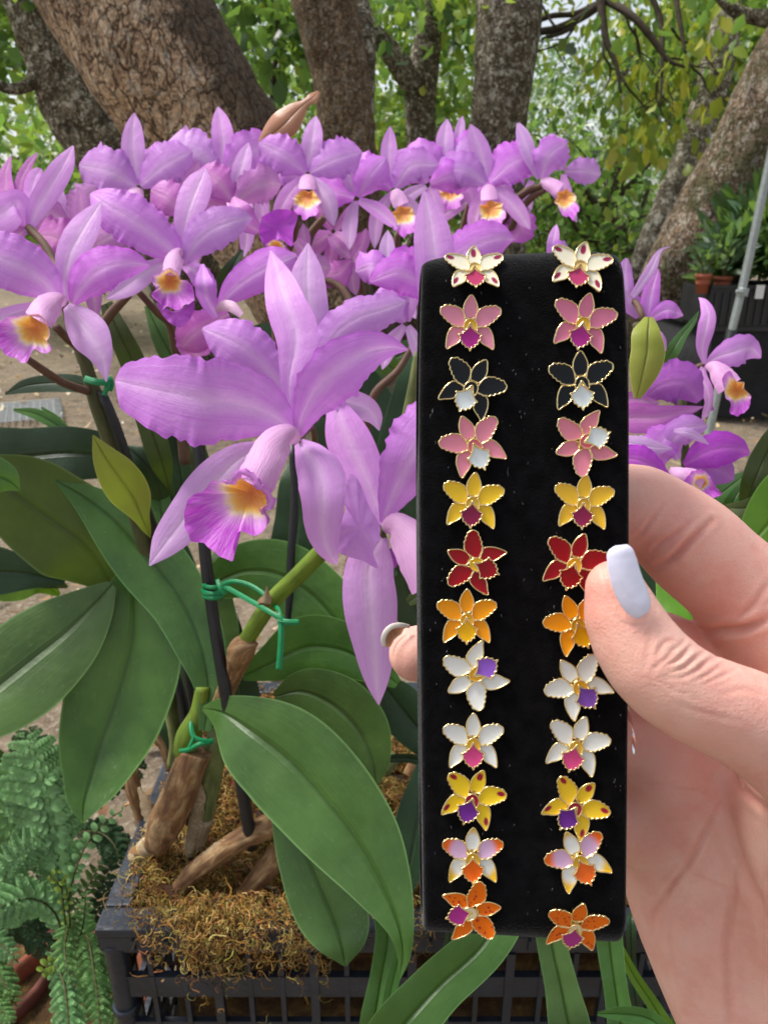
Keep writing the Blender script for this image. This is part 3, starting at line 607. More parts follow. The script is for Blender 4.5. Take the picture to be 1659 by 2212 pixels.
def z6(rows): return [(.5653 * r[0], 1517 + .5653 * r[1], r[2]) + tuple(.5653 * q for q in r[3:]) for r in rows]
def z7(rows): return [(1279 + .3084 * r[0], 511.5 + .3084 * r[1], r[2]) + tuple(.3084 * q for q in r[3:]) for r in rows]
def z8(rows): return [(767 + .576 * r[0], 938 + .576 * r[1], r[2]) + tuple(.576 * q for q in r[3:]) for r in rows]
def pt(f, L): return [tuple(r[:2]) for r in f([(x, y, 0) for x, y in L])]
PK = dict(ruf=.075, rufd=.07, n=44, m=19, freq=7)
# ---------------------------------------------------------------- FRONT ORCHID PLANT
pA = thing('orchid_plant', P(430, 1800, dz(1800, .29)), 'front orchid plant in the crate with the largest lilac bloom and broad strap leaves', 'orchid', 'lilac orchid plants')
fl = flower_empty(pA, P(640, 945, .40), 'largest bloom, facing the viewer with a yellow-throated lip')
blade('sepal', fl, M_sepal, z4([(870, 900, .405, 22), (861, 700, .402, 40, 40), (893, 480, .405, 95, 100), (845, 330, .41, 92, 88), (808, 210, .42, 58, 62), (778, 98, .43, 3)]), fold=-.25, cup=.15, n=44, m=15, ruf=.01, seed=3)
blade('petal', fl, M_petal, z4([(868, 905, .40, 45, 45), (780, 845, .395, 105, 115), (640, 795, .39, 165, 175), (450, 770, .385, 205, 190), (280, 735, .39, 178, 165), (150, 705, .40, 125, 115), (95, 690, .405, 70, 65), (76, 690, .41, 6)]), cup=.12, fold=-.10, seed=5, tilt=-.15, **PK)
blade('petal', fl, M_petal, z4([(895, 930, .40, 14, 30), (930, 830, .393, 55, 75), (990, 720, .388, 105, 130), (1090, 625, .385, 125, 140), (1210, 560, .39, 100, 90), (1310, 540, .40, 62, 45), (1396, 546, .41, 4)]), cup=.16, fold=-.10, seed=9, tilt=.18, **dict(PK, ruf=.09))
blade('sepal', fl, M_sepal, z4([(740, 985, .41, 30), (640, 1040, .408, 75), (520, 1160, .405, 104, 110), (400, 1300, .40, 100, 92), (300, 1430, .395, 62, 66), (231, 1523, .39, 3)]), fold=-.2, cup=.2, n=40, m=15, seed=11, ruf=.015)
blade('sepal', fl, M_sepal, z4([(905, 965, .405, 25), (955, 1030, .40, 78), (1005, 1120, .395, 108), (1015, 1240, .392, 98), (1015, 1350, .395, 82), (1035, 1440, .40, 55), (1066, 1498, .405, 22), (1078, 1516, .41, 3)]), fold=-.15, cup=.3, n=40, m=15, seed=12, ruf=.02)
lip(fl, z4([(905, 965, .397, 14), (868, 938, .388, 52), (800, 975, .380, 78), (755, 1050, .372, 84), (718, 1128, .368, 90), (700, 1160, .367, 86)]),
    pt(z4, [(634, 1112), (668, 1100), (700, 1120), (722, 1160), (762, 1190), (778, 1240), (735, 1268), (762, 1312), (745, 1366), (700, 1386), (640, 1368), (612, 1420), (606, 1502), (555, 1482), (500, 1440), (440, 1414), (398, 1372), (388, 1290), (428, 1200), (480, 1185), (508, 1142), (560, 1146), (610, 1148)]),
    pt(z4, [(690, 1195)])[0], .378, .478 * 158, mgdir=(-.1, 1.0), dish=-.32, ruf=.11, seed=2, tilty=-.15,
    frill=z4([(560, 1140, .372, 6), (602, 1146, .370, 13), (640, 1104, .368, 15), (700, 1120, .366, 16), (726, 1164, .366, 16), (766, 1192, .367, 17), (779, 1244, .369, 17), (742, 1272, .371, 14), (764, 1312, .373, 10), (750, 1350, .375, 4)]))
ptube('pedicel', fl, M_stemb, z4([(905, 960, .403, 8), (960, 900, .45, 14), (980, 1000, .52, 14), (990, 1300, .55, 16)]), 10)
fl = flower_empty(pA, P(640, 800, .47), 'bloom half hidden behind the largest one')
blade('sepal', fl, M_sepal, z4([(960, 760, .475, 50), (955, 600, .47, 78), (950, 430, .468, 92), (945, 300, .467, 88), (944, 180, .47, 66), (947, 66, .475, 4)]), fold=-.2, cup=.2, n=34, m=13, seed=13)
blade('petal', fl, M_petal, z4([(850, 740, .46, 40), (740, 610, .455, 100), (640, 530, .452, 118), (540, 480, .455, 80), (470, 452, .46, 8)]), cup=.25, seed=14, **PK)
blade('petal', fl, M_petal, z4([(990, 600, .46, 50), (1080, 470, .455, 90), (1180, 400, .452, 92), (1280, 370, .455, 78), (1350, 345, .46, 52), (1388, 330, .465, 8)]), cup=.25, seed=15, **PK)
blade('sepal', fl, M_sepal, z4([(1060, 770, .45, 40), (1140, 790, .455, 62), (1215, 820, .46, 55), (1252, 860, .465, 34), (1268, 912, .47, 3)]), fold=-.3, n=24, m=11, seed=16)
fl = flower_empty(pA, P(822, 1139, .43), 'bloom turned sideways beside the display pad')
blade('sepal', fl, M_sepal, z4([(1280, 1335, .43, 24), (1235, 1200, .435, 75), (1180, 1060, .44, 98), (1120, 930, .445, 98), (1085, 830, .45, 60), (1060, 760, .455, 20)]), fold=-.15, cup=.2, n=34, m=13, seed=17)
patch('petal', fl, M_petal, pt(z4, [(982, 1362), (1030, 1330), (1110, 1290), (1108, 1230), (1092, 1210), (1118, 1170), (1140, 1105), (1165, 1125), (1190, 1170), (1225, 1260), (1270, 1340), (1268, 1400), (1240, 1460), (1262, 1535), (1190, 1500), (1120, 1480), (1050, 1440)]), pt(z4, [(1180, 1350)])[0], .412, dish=.15, ruf=.16, seed=18, nr=14, na=90)
blade('sepal', fl, M_sepal, z4([(1285, 1390, .43, 26), (1245, 1460, .428, 90), (1222, 1560, .425, 112), (1228, 1700, .423, 122), (1245, 1880, .425, 96), (1258, 2050, .43, 52), (1266, 2152, .435, 3)]), fold=-.18, cup=.25, n=40, m=13, seed=19)
blade('petal', fl, M_petal, z4([(1282, 1330, .43, 14), (1335, 1200, .42, 78), (1400, 1060, .41, 130), (1490, 920, .41, 150), (1600, 800, .42, 90)]), cup=.2, seed=20, **PK)
lip(fl, z4([(1282, 1355, .428, 18), (1330, 1340, .42, 58), (1400, 1400, .412, 88), (1450, 1500, .405, 95), (1500, 1620, .40, 90)]), pt(z4, [(1440, 1520), (1500, 1500), (1600, 1560), (1640, 1680), (1600, 1760), (1500, 1740), (1450, 1640)]), pt(z4, [(1520, 1610)])[0], .40, 50, seed=21)
ptube('pedicel', fl, M_stemo, z4([(1275, 1340, .432, 10), (1282, 1375, .43, 16), (1290, 1440, .45, 12), (1200, 1500, .5, 12)]), 10)
patch('petal', fl, M_mag, pt(z4, [(1330, 1440), (1352, 1500), (1340, 1535), (1322, 1500), (1318, 1455)]), pt(z4, [(1335, 1490)])[0], .44, seed=22, ruf=.1, nr=6, na=40)
# flower between the front row, seen from behind
fl = flower_empty(pA, P(520, 660, .52), 'bloom with a pale rolled lip left of the tall sepals')
blade('petal', fl, M_petal, z4([(545, 350, .53, 16), (620, 270, .525, 66), (720, 200, .52, 88), (820, 150, .52, 78), (895, 120, .525, 8)]), cup=.2, seed=23, **dict(PK, ruf=.03))
blade('petal', fl, M_pink, z4([(590, 385, .53, 30), (500, 430, .525, 75), (430, 480, .525, 90), (390, 520, .53, 60), (370, 540, .535, 10)]), cup=.2, seed=24, **PK)
blade('sepal', fl, M_petal, z4([(540, 400, .52, 20), (500, 330, .515, 40), (478, 250, .51, 44), (470, 160, .52, 8)]), fold=-.3, n=24, m=11, ruf=.06, seed=25)
lip(fl, z4([(520, 375, .52, 10), (560, 350, .512, 24), (600, 352, .508, 26), (645, 392, .505, 14)]), None, (0, 0), .5, 30, seed=26, tubecol=C_PW)
blade('petal', fl, M_pink, z4([(560, 400, .535, 20), (480, 440, .53, 70), (440, 520, .53, 90), (450, 580, .54, 50)]), cup=.2, seed=27, **PK)
# stems and canes
ptube('flower_stem', pA, M_stem, z5([(1290, 470, .50, 34), (1225, 530, .51, 34), (1130, 625, .53, 33), (1040, 715, .55, 33), (975, 810, .565, 32), (935, 875, .58, 30)]), 18)
ptube('dry_sheath', pA, M_dry, z5([(1012, 700, .545, 40), (1024, 716, .546, 36)]), 16)
blade('dry_sheath', pA, M_dryp, z5([(1015, 722, .535, 22), (1020, 690, .533, 12), (1021, 656, .53, 2)]), n=14, m=7, cup=.5)
ptube('dry_sheath', pA, M_dry, z5([(985, 878, .57, 6), (940, 885, .575, 44), (905, 960, .60, 40), (870, 1040, .615, 36), (845, 1120, .63, 38)]), 24, rnoise=.10, n=40)
ptube('pseudobulb', pA, M_dry, z6([(745, 185, .645, 66), (735, 215, .645, 62), (690, 340, .655, 66), (640, 450, .665, 66), (600, 545, .675, 50)]), 30, rnoise=.05, n=50)
ptube('pseudobulb', pA, M_dryp, z6([(612, 530, .685, 44), (560, 560, .69, 40), (505, 610, .69, 26), (480, 640, .69, 12)]), 20, rnoise=.06)
ptube('pseudobulb', pA, M_canegr, z6([(830, 120, .66, 36), (820, 180, .665, 46), (800, 300, .675, 46), (772, 450, .685, 40)]), 22, rnoise=.03)
ptube('pseudobulb', pA, M_dryp, z6([(775, 440, .68, 42), (755, 500, .685, 42), (735, 570, .69, 34), (715, 640, .69, 28)]), 20, rnoise=.08)
ptube('pseudobulb', pA, M_dry, z6([(1120, 420, .63, 44), (1040, 465, .635, 46), (930, 520, .635, 42), (820, 590, .64, 40), (740, 650, .645, 36), (690, 710, .65, 32)]), 24, rnoise=.08, n=60)
ptube('pseudobulb', pA, M_dry, z6([(1120, 520, .645, 50), (1060, 590, .65, 46), (1000, 660, .65, 42), (930, 750, .655, 36)]), 22, rnoise=.07)
ptube('pseudobulb', pA, M_dry, z6([(500, 230, .73, 26), (505, 300, .73, 30), (530, 400, .735, 26), (560, 500, .74, 24)]), 16, rnoise=.1)
ptube('pseudobulb', pA, M_canegr, z6([(640, -120, .70, 20), (650, 0, .705, 28), (675, 150, .71, 26), (660, 240, .72, 22)]), 16, rnoise=.06)
ptube('pseudobulb', pA, M_dry, z6([(590, 130, .74, 20), (620, 170, .74, 14), (650, 260, .74, 14)]), 12, rnoise=.2)
ptube('pseudobulb', pA, M_stem, z6([(775, -60, .63, 26), (760, 40, .635, 34), (720, 130, .64, 46), (700, 195, .645, 40)]), 20)
ptube('pseudobulb', pA, M_canegr, z6([(1500, 200, .80, 30), (1460, 290, .80, 34), (1400, 420, .79, 36), (1330, 560, .78, 34)]), 18, rnoise=.05)
ptube('pseudobulb', pA, M_dry, z6([(1590, 220, .82, 24), (1540, 330, .82, 28), (1450, 470, .82, 30)]), 18, rnoise=.1)
r6 = np.random.RandomState(77)
for i in range(16):      # thin pale roots creeping over the moss
    x, y = r6.uniform(280, 620), r6.uniform(1830, 1960); a = r6.uniform(-.6, 3.6); rows = []; z_ = .302
    for k in range(6): rows.append((x, y, dz(y, z_ + r6.uniform(-.004, .006)), r6.uniform(3.0, 4.2) * (1 - .1 * k))); x += math.cos(a) * 20; y += math.sin(a) * 9; a += r6.normal() * .5
    ptube('root', pA, M_dryp if i % 2 else M_dry, rows, 8)
for rows in ([(300, 1700, .68, 3), (318, 1740, .675, 14), (334, 1800, .672, 16), (330, 1830, .68, 6)], [(420, 1660, .655, 3), (430, 1720, .66, 13), (420, 1790, .67, 15), (408, 1850, .675, 6)], [(540, 1800, .63, 4), (500, 1820, .63, 12), (450, 1850, .635, 14), (420, 1880, .64, 4)], [(360, 1740, .645, 3), (352, 1775, .65, 12), (340, 1815, .655, 15), (328, 1840, .665, 5)]): blade('papery_sheath', pA, M_dryp, rows, cup=.6, ruf=.2, rufd=.2, n=26, m=9, seed=int(rows[0][0]))
LK = dict(n=46, m=15, ruf=.012, rufd=.012, freq=2.2)
def L(mt, rows, f=z5, par=None, **k):
    rows = [tuple(r) for r in rows]; mw = max(r[3] for r in rows)      # every blade runs on to a real tip and a narrow foot
    if rows[-1][3] > .32 * mw:
        a, b = rows[-2], rows[-1]; q = 1.3 * rows[-1][3] / (math.hypot(b[0] - a[0], b[1] - a[1]) + 1e-6); rows.append((b[0] + (b[0] - a[0]) * q, b[1] + (b[1] - a[1]) * q, b[2] + .01, rows[-1][3] * .62)); rows.append((b[0] + (b[0] - a[0]) * q * 2, b[1] + (b[1] - a[1]) * q * 2, b[2] + .02, 1.5))
    if rows[0][3] > .55 * mw:
        a, b = rows[1], rows[0]; q = 1.2 * rows[0][3] / (math.hypot(b[0] - a[0], b[1] - a[1]) + 1e-6); rows.insert(0, (b[0] + (b[0] - a[0]) * q, b[1] + (b[1] - a[1]) * q, b[2] + .01, .25 * mw))
    a = dict(LK, fold=-.22, cup=.10, seed=int(abs(rows[0][0]) + len(rows) * 7)); a.update(k); return blade('leaf', par or pA, mt, f(rows), **a)
L(M_leafo, [(-60, 230, .60, 90), (60, 300, .61, 160), (200, 400, .625, 190), (330, 500, .64, 180), (400, 600, .66, 110), (430, 680, .67, 30)], cup=-.1, fold=.15)
L(M_leafb, [(782, 1210, .625, 22), (800, 1080, .63, 46), (775, 900, .635, 100, 90), (700, 720, .64, 125, 110), (580, 560, .64, 140, 125), (450, 420, .635, 115, 100), (330, 320, .63, 62, 55), (210, 250, .62, 4)], tilt=.25)
L(M_leaf, [(520, 560, .66, 40), (515, 690, .65, 120), (510, 850, .645, 186), (460, 1050, .64, 204), (390, 1260, .625, 172), (350, 1400, .61, 116), (322, 1500, .60, 60), (318, 1562, .595, 5)], cup=.05, tilt=-.12, seed=77)
L(M_leafb, [(430, 650, .64, 20), (370, 720, .635, 80), (260, 830, .625, 150, 150), (110, 950, .61, 190, 180), (-60, 1090, .59, 170), (-220, 1250, .57, 60)], cup=.15, tilt=.1)
L(M_leafd, [(250, 640, .70, 10), (120, 610, .69, 60), (-20, 600, .68, 95), (-140, 600, .67, 100)])
L(M_leafl, [(78, 290, .52, 3), (30, 250, .515, 55), (-40, 230, .51, 80), (-120, 200, .51, 60)], cup=.25)
L(M_leafy, [(357, 80, .56, 3), (400, 160, .565, 48), (455, 240, .575, 78), (510, 320, .59, 72), (545, 400, .60, 30)], cup=.3, fold=-.3)
L(M_leafd, [(-40, 170, .72, 110), (120, 160, .72, 108), (280, 150, .72, 104), (420, 170, .73, 80), (500, 230, .74, 40)])
L(M_leafd, [(480, 120, .70, 4), (540, 170, .70, 50), (600, 260, .71, 60), (630, 400, .73, 44), (650, 520, .74, 30)], cup=.4)
L(M_leaf, [(830, 640, .71, 70), (940, 600, .70, 110), (1060, 610, .695, 130), (1180, 680, .69, 130), (1290, 800, .685, 110), (1360, 950, .68, 60)], fold=-.15, tilt=.1)
L(M_leafb, [(840, 560, .74, 40), (830, 700, .735, 60), (850, 850, .73, 66), (840, 1000, .73, 50), (810, 1150, .73, 30)], seed=4)
L(M_leaf, [(925, 1000, .675, 20), (1040, 950, .67, 75), (1170, 890, .665, 120), (1300, 900, .66, 110), (1420, 960, .655, 70), (1520, 1030, .65, 20)], fold=-.2, tilt=.15, seed=31)
L(M_leafb, [(1050, 1080, .66, 20), (1150, 1060, .655, 85), (1270, 1110, .65, 125), (1370, 1210, .645, 120), (1425, 1330, .64, 70), (1440, 1420, .64, 8)], tilt=.1, seed=33)
L(M_leafd, [(1440, 1000, .71, 20), (1500, 1080, .705, 80), (1580, 1180, .70, 90), (1680, 1290, .70, 60)], seed=35)
L(M_leafl, [(775, 22, .625, 8), (850, 40, .60, 70), (960, 110, .58, 150, 165), (1090, 210, .565, 195, 205), (1230, 360, .55, 200, 205), (1370, 540, .535, 170, 175), (1470, 720, .52, 110, 112), (1530, 880, .51, 52, 44), (1540, 980, .508, 26, 20), (1525, 1062, .505, 3)], z6, fold=-.25, cup=.12, seed=91, n=60, m=19, tilt=.1)
L(M_leafb, [(1060, 330, .60, 20), (1110, 440, .60, 75), (1180, 600, .595, 120), (1240, 740, .59, 138), (1290, 860, .585, 128), (1310, 940, .58, 84), (1320, 1008, .58, 5)], z6, seed=93)
L(M_leafd, [(1620, 240, .66, 30), (1600, 420, .65, 80), (1570, 600, .64, 74), (1540, 760, .63, 10)], z6, seed=95)
L(M_leafd, [(1440, 225, .68, 6), (1500, 215, .68, 16), (1570, 215, .68, 18), (1640, 240, .68, 20)], z6, seed=96)
L(M_leafv, [(-30, 650, .72, 60), (60, 640, .72, 75), (150, 640, .72, 50), (230, 690, .73, 8)], seed=41)
L(M_leafo, [(-40, 560, .70, 60), (60, 590, .71, 60), (160, 620, .72, 46), (260, 660, .73, 6)], seed=42)
L(M_leafd, [(1130, 250, .72, 60), (1140, 400, .72, 90), (1120, 550, .72, 90), (1100, 700, .72, 40)], seed=43)
L(M_leafd, [(960, 1290, .74, 40), (930, 1100, .74, 70), (900, 950, .74, 60), (890, 800, .74, 30)], seed=44)
L(M_leafd, [(700, 1280, .76, 60), (650, 1100, .76, 80), (640, 900, .76, 80), (660, 700, .76, 40)], seed=45)
L(M_leafd, [(600, 350, .78, 30), (640, 500, .78, 70), (690, 650, .78, 80), (720, 800, .78, 60)], seed=46)
L(M_leafd, [(1480, 90, .66, 20), (1540, 120, .66, 50), (1600, 180, .66, 70), (1700, 260, .66, 60)], seed=47)
L(M_leafd, [(1450, 600, .64, 20), (1520, 560, .64, 60), (1570, 700, .65, 90), (1640, 850, .66, 60)], seed=48)
L(M_leafo, [(1560, 720, .60, 16), (1600, 690, .60, 30), (1680, 640, .60, 50)], seed=49)
# ---------------------------------------------------------------- LEFT ORCHID PLANT
pB = thing('orchid_plant', P(262, 1500, dz(1500, .29)), 'left orchid plant whose blooms lean towards the frame edge, tied to a stake', 'orchid', 'lilac orchid plants')
fl = flower_empty(pB, P(150, 655, .46), 'bloom at the left edge with a wide open yellow throat')
blade('sepal', fl, M_sepal, z3([(395, 620, .465, 28), (395, 480, .46, 60), (430, 330, .46, 92), (500, 200, .465, 96), (570, 90, .475, 52), (614, 22, .48, 3)]), fold=-.2, cup=.2, n=40, m=13, seed=51)
blade('petal', fl, M_petal, z3([(440, 640, .46, 24), (510, 520, .452, 110), (600, 440, .448, 140), (720, 400, .45, 108), (820, 400, .455, 70), (902, 410, .46, 6)]), cup=.2, seed=52, **PK)
blade('petal', fl, M_petal, z3([(360, 610, .46, 30), (250, 500, .452, 125), (110, 410, .446, 165), (-40, 350, .445, 160), (-200, 310, .45, 100)]), cup=.15, seed=53, **dict(PK, ruf=.03))
blade('sepal', fl, M_sepal, z3([(400, 655, .462, 24), (460, 720, .458, 85), (545, 830, .452, 118), (605, 940, .45, 78), (630, 1040, .45, 32), (641, 1108, .45, 3)]), fold=-.25, cup=.2, n=38, m=13, seed=54)
blade('sepal', fl, M_sepal, z3([(250, 655, .47, 30), (150, 680, .465, 45), (30, 720, .46, 55), (-100, 780, .46, 50)]), fold=-.2, n=26, m=11, seed=55)
lip(fl, z3([(402, 640, .456, 14), (372, 628, .447, 50), (310, 650, .44, 84), (265, 690, .434, 92), (235, 740, .43, 90)]),
    pt(z3, [(178, 705), (240, 705), (285, 760), (302, 830), (282, 868), (318, 905), (262, 938), (210, 912), (150, 1002), (112, 972), (40, 950), (12, 912), (-20, 860), (-30, 800), (-5, 760), (60, 720), (120, 715)]), pt(z3, [(215, 790)])[0], .438, .3597 * 150, mgdir=(-.3, .95), seed=56, ruf=.08)
fl = flower_empty(pB, P(395, 560, .53), 'bloom above the front one, with an orange throat and long pale sepal')
blade('sepal', fl, M_sepal, z3([(1098, 400, .535, 24), (1100, 250, .53, 52), (1135, 80, .53, 86), (1180, -40, .535, 92), (1215, -120, .54, 62), (1236, -175, .545, 5)]), fold=-.2, cup=.2, n=36, m=13, seed=61)
blade('petal', fl, M_petal, z3([(1085, 385, .53, 26), (1010, 300, .524, 95), (900, 210, .52, 135), (770, 120, .518, 150), (650, 50, .52, 120), (580, 0, .525, 62), (545, -20, .53, 8)]), cup=.15, seed=62, **PK)
blade('petal', fl, M_petal, z3([(1112, 395, .53, 20), (1170, 290, .524, 92), (1270, 200, .52, 128), (1390, 150, .52, 104), (1470, 130, .525, 56), (1518, 128, .53, 6)]), cup=.15, seed=63, **PK)
blade('sepal', fl, M_sepal, z3([(1010, 385, .535, 28), (900, 440, .53, 62), (780, 520, .522, 72), (700, 575, .518, 46), (642, 612, .515, 4)]), fold=-.25, cup=.15, n=34, m=13, seed=64)
blade('sepal', fl, M_petal, z3([(1105, 405, .535, 24), (1180, 450, .53, 58), (1235, 520, .53, 66), (1265, 600, .53, 40), (1290, 680, .53, 10)]), fold=-.35, cup=.2, n=34, m=13, seed=65, ruf=.06)
lip(fl, z3([(1105, 345, .53, 16), (1080, 340, .52, 40), (1050, 380, .514, 58), (1035, 430, .51, 56), (1030, 470, .507, 54)]),
    pt(z3, [(918, 478), (960, 455), (1020, 425), (1070, 455), (1082, 490), (1130, 505), (1165, 560), (1160, 625), (1110, 650), (1060, 682), (1010, 655), (975, 675), (965, 640), (910, 590), (940, 545), (915, 515)]), pt(z3, [(1020, 510)])[0], .512, .3597 * 96, mgdir=(0, 1), seed=66, ruf=.10)
patch('lip_fold', fl, M_mag, pt(z3, [(935, 630), (1000, 680), (1080, 680), (1165, 620), (1160, 700), (1090, 782), (1030, 760), (980, 710)]), pt(z3, [(1060, 700)])[0], .52, seed=67, ruf=.12, nr=8, na=50)
fl = flower_empty(pB, P(64, 492, .56), 'bloom seen from behind at the top left edge')
for i, rows in enumerate([[(64, 494, .56, 8), (82, 450, .556, 24), (115, 395, .552, 29), (142, 350, .552, 22), (159, 315, .555, 2)], [(62, 492, .56, 8), (66, 430, .565, 16), (86, 370, .57, 12), (92, 366, .57, 2)],
    [(58, 490, .56, 8), (38, 440, .555, 30), (10, 460, .55, 44), (-40, 470, .55, 40)], [(54, 488, .563, 8), (20, 430, .565, 18), (12, 380, .57, 15), (24, 338, .575, 2)], [(48, 470, .567, 5), (44, 400, .57, 13), (66, 350, .573, 9), (82, 331, .575, 2)],
    [(60, 496, .558, 8), (20, 512, .555, 24), (-30, 500, .552, 40), (-80, 490, .55, 40)]]): blade('sepal' if i in (0, 1, 3, 4) else 'petal', fl, M_pink if i > 2 else M_sepal, rows, fold=-.2, cup=.15, n=26, m=11, seed=70 + i)
patch('lip', fl, M_leafy, [(-10, 500), (14, 494), (20, 506), (0, 514)], (4, 503), .57, nr=4, na=20)
canon(pB, 170, 560, .60, 132, 6, .75, 1.0, 7, mats=(M_pink, M_pink), skip=('p',))
canon(pB, 150, 480, .68, 95, -20, .9, 1, 8, skip=('p', 'b'), mats=(M_pink, M_sepal))
for rows in ([(62, 492, .56, 9), (98, 530, .555, 9), (118, 570, .55, 9), (130, 620, .53, 9), (150, 690, .54, 10), (180, 780, .58, 12)], [(122, 706, .49, 9), (150, 735, .52, 9), (182, 756, .56, 10)], [(58, 774, .50, 8), (95, 800, .52, 9), (140, 828, .545, 9), (190, 845, .57, 9)],
             [(280, 636, .55, 8), (245, 672, .56, 10), (225, 700, .58, 10)], [(300, 630, .54, 7), (340, 675, .56, 8), (366, 700, .58, 8), (380, 760, .60, 9)]): ptube('pedicel', pB, M_stemb, rows, 10)
ptube('flower_stem', pB, M_stemo, [(172, 740, .56, 12), (190, 800, .57, 14), (210, 870, .58, 17), (232, 930, .59, 18), (258, 1005, .60, 17), (300, 1130, .63, 17), (340, 1300, .67, 16)], 18)
ptube('flower_stem', pB, M_stemb, [(385, 600, .60, 8), (378, 690, .62, 9), (385, 760, .64, 12), (390, 860, .66, 12), (400, 1000, .69, 12)], 12)
for mt, rows in [(M_leafd, [(12, 852, .62, 2), (50, 836, .615, 14), (110, 828, .61, 19), (180, 832, .60, 18), (215, 850, .60, 10)]), (M_leafo, [(230, 655, .66, 14), (258, 720, .66, 24), (290, 790, .67, 28), (320, 900, .68, 28), (350, 1000, .69, 24)]),
                 (M_leafb, [(318, 660, .68, 6), (345, 720, .68, 20), (385, 800, .69, 26), (420, 900, .70, 28)]), (M_leafd, [(524, 540, .60, 4), (500, 580, .60, 16), (478, 620, .61, 18), (462, 670, .62, 12)]),
                 (M_leaf, [(30, 885, .75, 3), (80, 895, .75, 12), (140, 930, .75, 12), (200, 990, .75, 8)]), (M_leaf, [(90, 880, .76, 2), (120, 905, .76, 9), (160, 950, .76, 9)]),
                 (M_leafl, [(320, 930, .72, 12), (330, 1000, .72, 20), (345, 1080, .72, 24), (360, 1180, .72, 20)]), (M_leafd, [(370, 900, .74, 16), (385, 980, .74, 26), (400, 1080, .74, 26)]), (M_leafo, [(420, 950, .72, 16), (440, 1030, .72, 22), (450, 1100, .72, 20)])]:
    L(mt, rows, lambda r: r, pB)
# ---------------------------------------------------------------- BACK ORCHID PLANTS (top row of blooms)
pC = thing('orchid_plant', P(600, 1500, .90), 'orchid plant behind the left and centre blooms, with a red-brown sheath standing up', 'orchid', 'lilac orchid plants')
canon(pC, 665, 378, .70, 112, 2, 1.0, .98, 101, wide=1.02)
canon(pC, 300, 408, .72, 138, -2, .88, 1.0, 102, skip=('b',), lipx=-.15)
canon(pC, 395, 390, .80, 105, -4, .9, 1.0, 103, skip=('p',))
canon(pC, 478, 372, .74, 122, -4, 1.0, 1.0, 104, lipx=-.1)
canon(pC, 505, 440, .66, 112, 6, .8, 1.05, 105, mats=(M_pink, M_sepal), skip=('p', 'a'))
canon(pC, 400, 470, .68, 105, 8, .8, 1.0, 106, skip=('p',), mats=(M_pink, M_pink))
fl = flower_empty(pC, P(600, 490, .62), 'bloom showing a deep magenta folded lip and small orange throat')
patch('petal', fl, M_mag, [(566, 468), (600, 452), (642, 462), (634, 500), (630, 532), (604, 516), (580, 538), (560, 505)], (600, 492), .62, dish=-.3, ruf=.14, seed=7)
lip(fl, None, [(574, 528), (592, 518), (612, 526), (618, 542), (598, 552), (578, 544)], (596, 534), .615, 22, seed=9)
for rows in ([(560, 500, .63, 10), (535, 480, .63, 24), (515, 450, .63, 24), (505, 425, .64, 3)], [(600, 545, .63, 10), (585, 575, .63, 18), (590, 610, .63, 16), (596, 640, .64, 3)], [(640, 520, .63, 10), (660, 545, .63, 18), (672, 585, .63, 3)]): blade('sepal', fl, M_pink, rows, fold=-.2, cup=.2, n=24, m=11, seed=int(rows[1][0]), ruf=.04)
canon(pC, 770, 430, .74, 100, -18, .9, 1.0, 108, skip=('p',))
canon(pC, 560, 390, .86, 105, 30, .8, 1, 109, skip=('p',))
canon(pC, 640, 560, .68, 88, 160, .8, .8, 110, mats=(M_pink, M_pink), skip=('p',))
canon(pC, 760, 560, .72, 84, 170, .9, .8, 111, mats=(M_pink, M_pink), skip=('p',))
blade('sheath', pC, M_spathe, [(560, 310, .74, 5), (588, 290, .735, 24), (615, 268, .73, 32), (642, 240, .73, 22), (662, 222, .73, 9), (676, 212, .73, 12), (688, 198, .735, 3)], cup=.5, fold=-.3, n=34, m=13, seed=5)
for rows in ([(637, 440, .70, 8), (636, 500, .72, 9), (600, 600, .76, 10), (600, 760, .80, 12)], [(700, 470, .72, 8), (670, 510, .73, 9), (660, 600, .76, 9)], [(690, 600, .72, 6), (735, 620, .71, 8), (765, 665, .7, 8)], [(770, 560, .74, 9), (780, 620, .76, 9), (790, 720, .80, 9)],
             [(510, 460, .7, 7), (520, 520, .7, 8), (500, 600, .7, 9)], [(220, 450, .7, 6), (260, 500, .7, 8), (300, 560, .7, 8)]): ptube('pedicel', pC, M_stemb, rows, 10)
for mt, rows in [(M_leaf, [(640, 690, .74, 6), (700, 690, .74, 20), (760, 720, .74, 30), (830, 780, .75, 26)]), (M_leafd, [(690, 700, .78, 30), (740, 790, .78, 50), (800, 880, .78, 55), (860, 980, .78, 40)]), (M_leafb, [(760, 800, .8, 12), (820, 790, .8, 26), (880, 760, .8, 26)]),
                 (M_leafd, [(560, 700, .84, 20), (590, 800, .84, 40), (620, 900, .84, 40)]), (M_leafd, [(840, 1080, .70, 20), (850, 1000, .70, 40), (880, 900, .7, 46), (900, 820, .7, 40)]), (M_leafd, [(700, 900, .86, 40), (760, 960, .86, 60), (840, 1060, .86, 60), (900, 1160, .86, 40)])]: L(mt, rows, lambda r: r, pC)
ptube('flower_stem', pC, M_canegr, [(905, 760, .56, 10), (888, 860, .57, 12), (872, 950, .58, 14), (860, 1040, .60, 14)], 12)
ptube('flower_stem', pC, M_stemb, [(900, 730, .60, 6), (860, 800, .60, 8), (810, 850, .60, 9), (790, 940, .62, 9)], 10)
pD = thing('orchid_plant', P(1050, 1500, .94), 'orchid plant behind the top of the display pad, its blooms in a long row', 'orchid', 'lilac orchid plants')
canon(pD, 850, 412, .76, 108, -3, .95, 1.08, 121, lipx=.12, wide=.9)
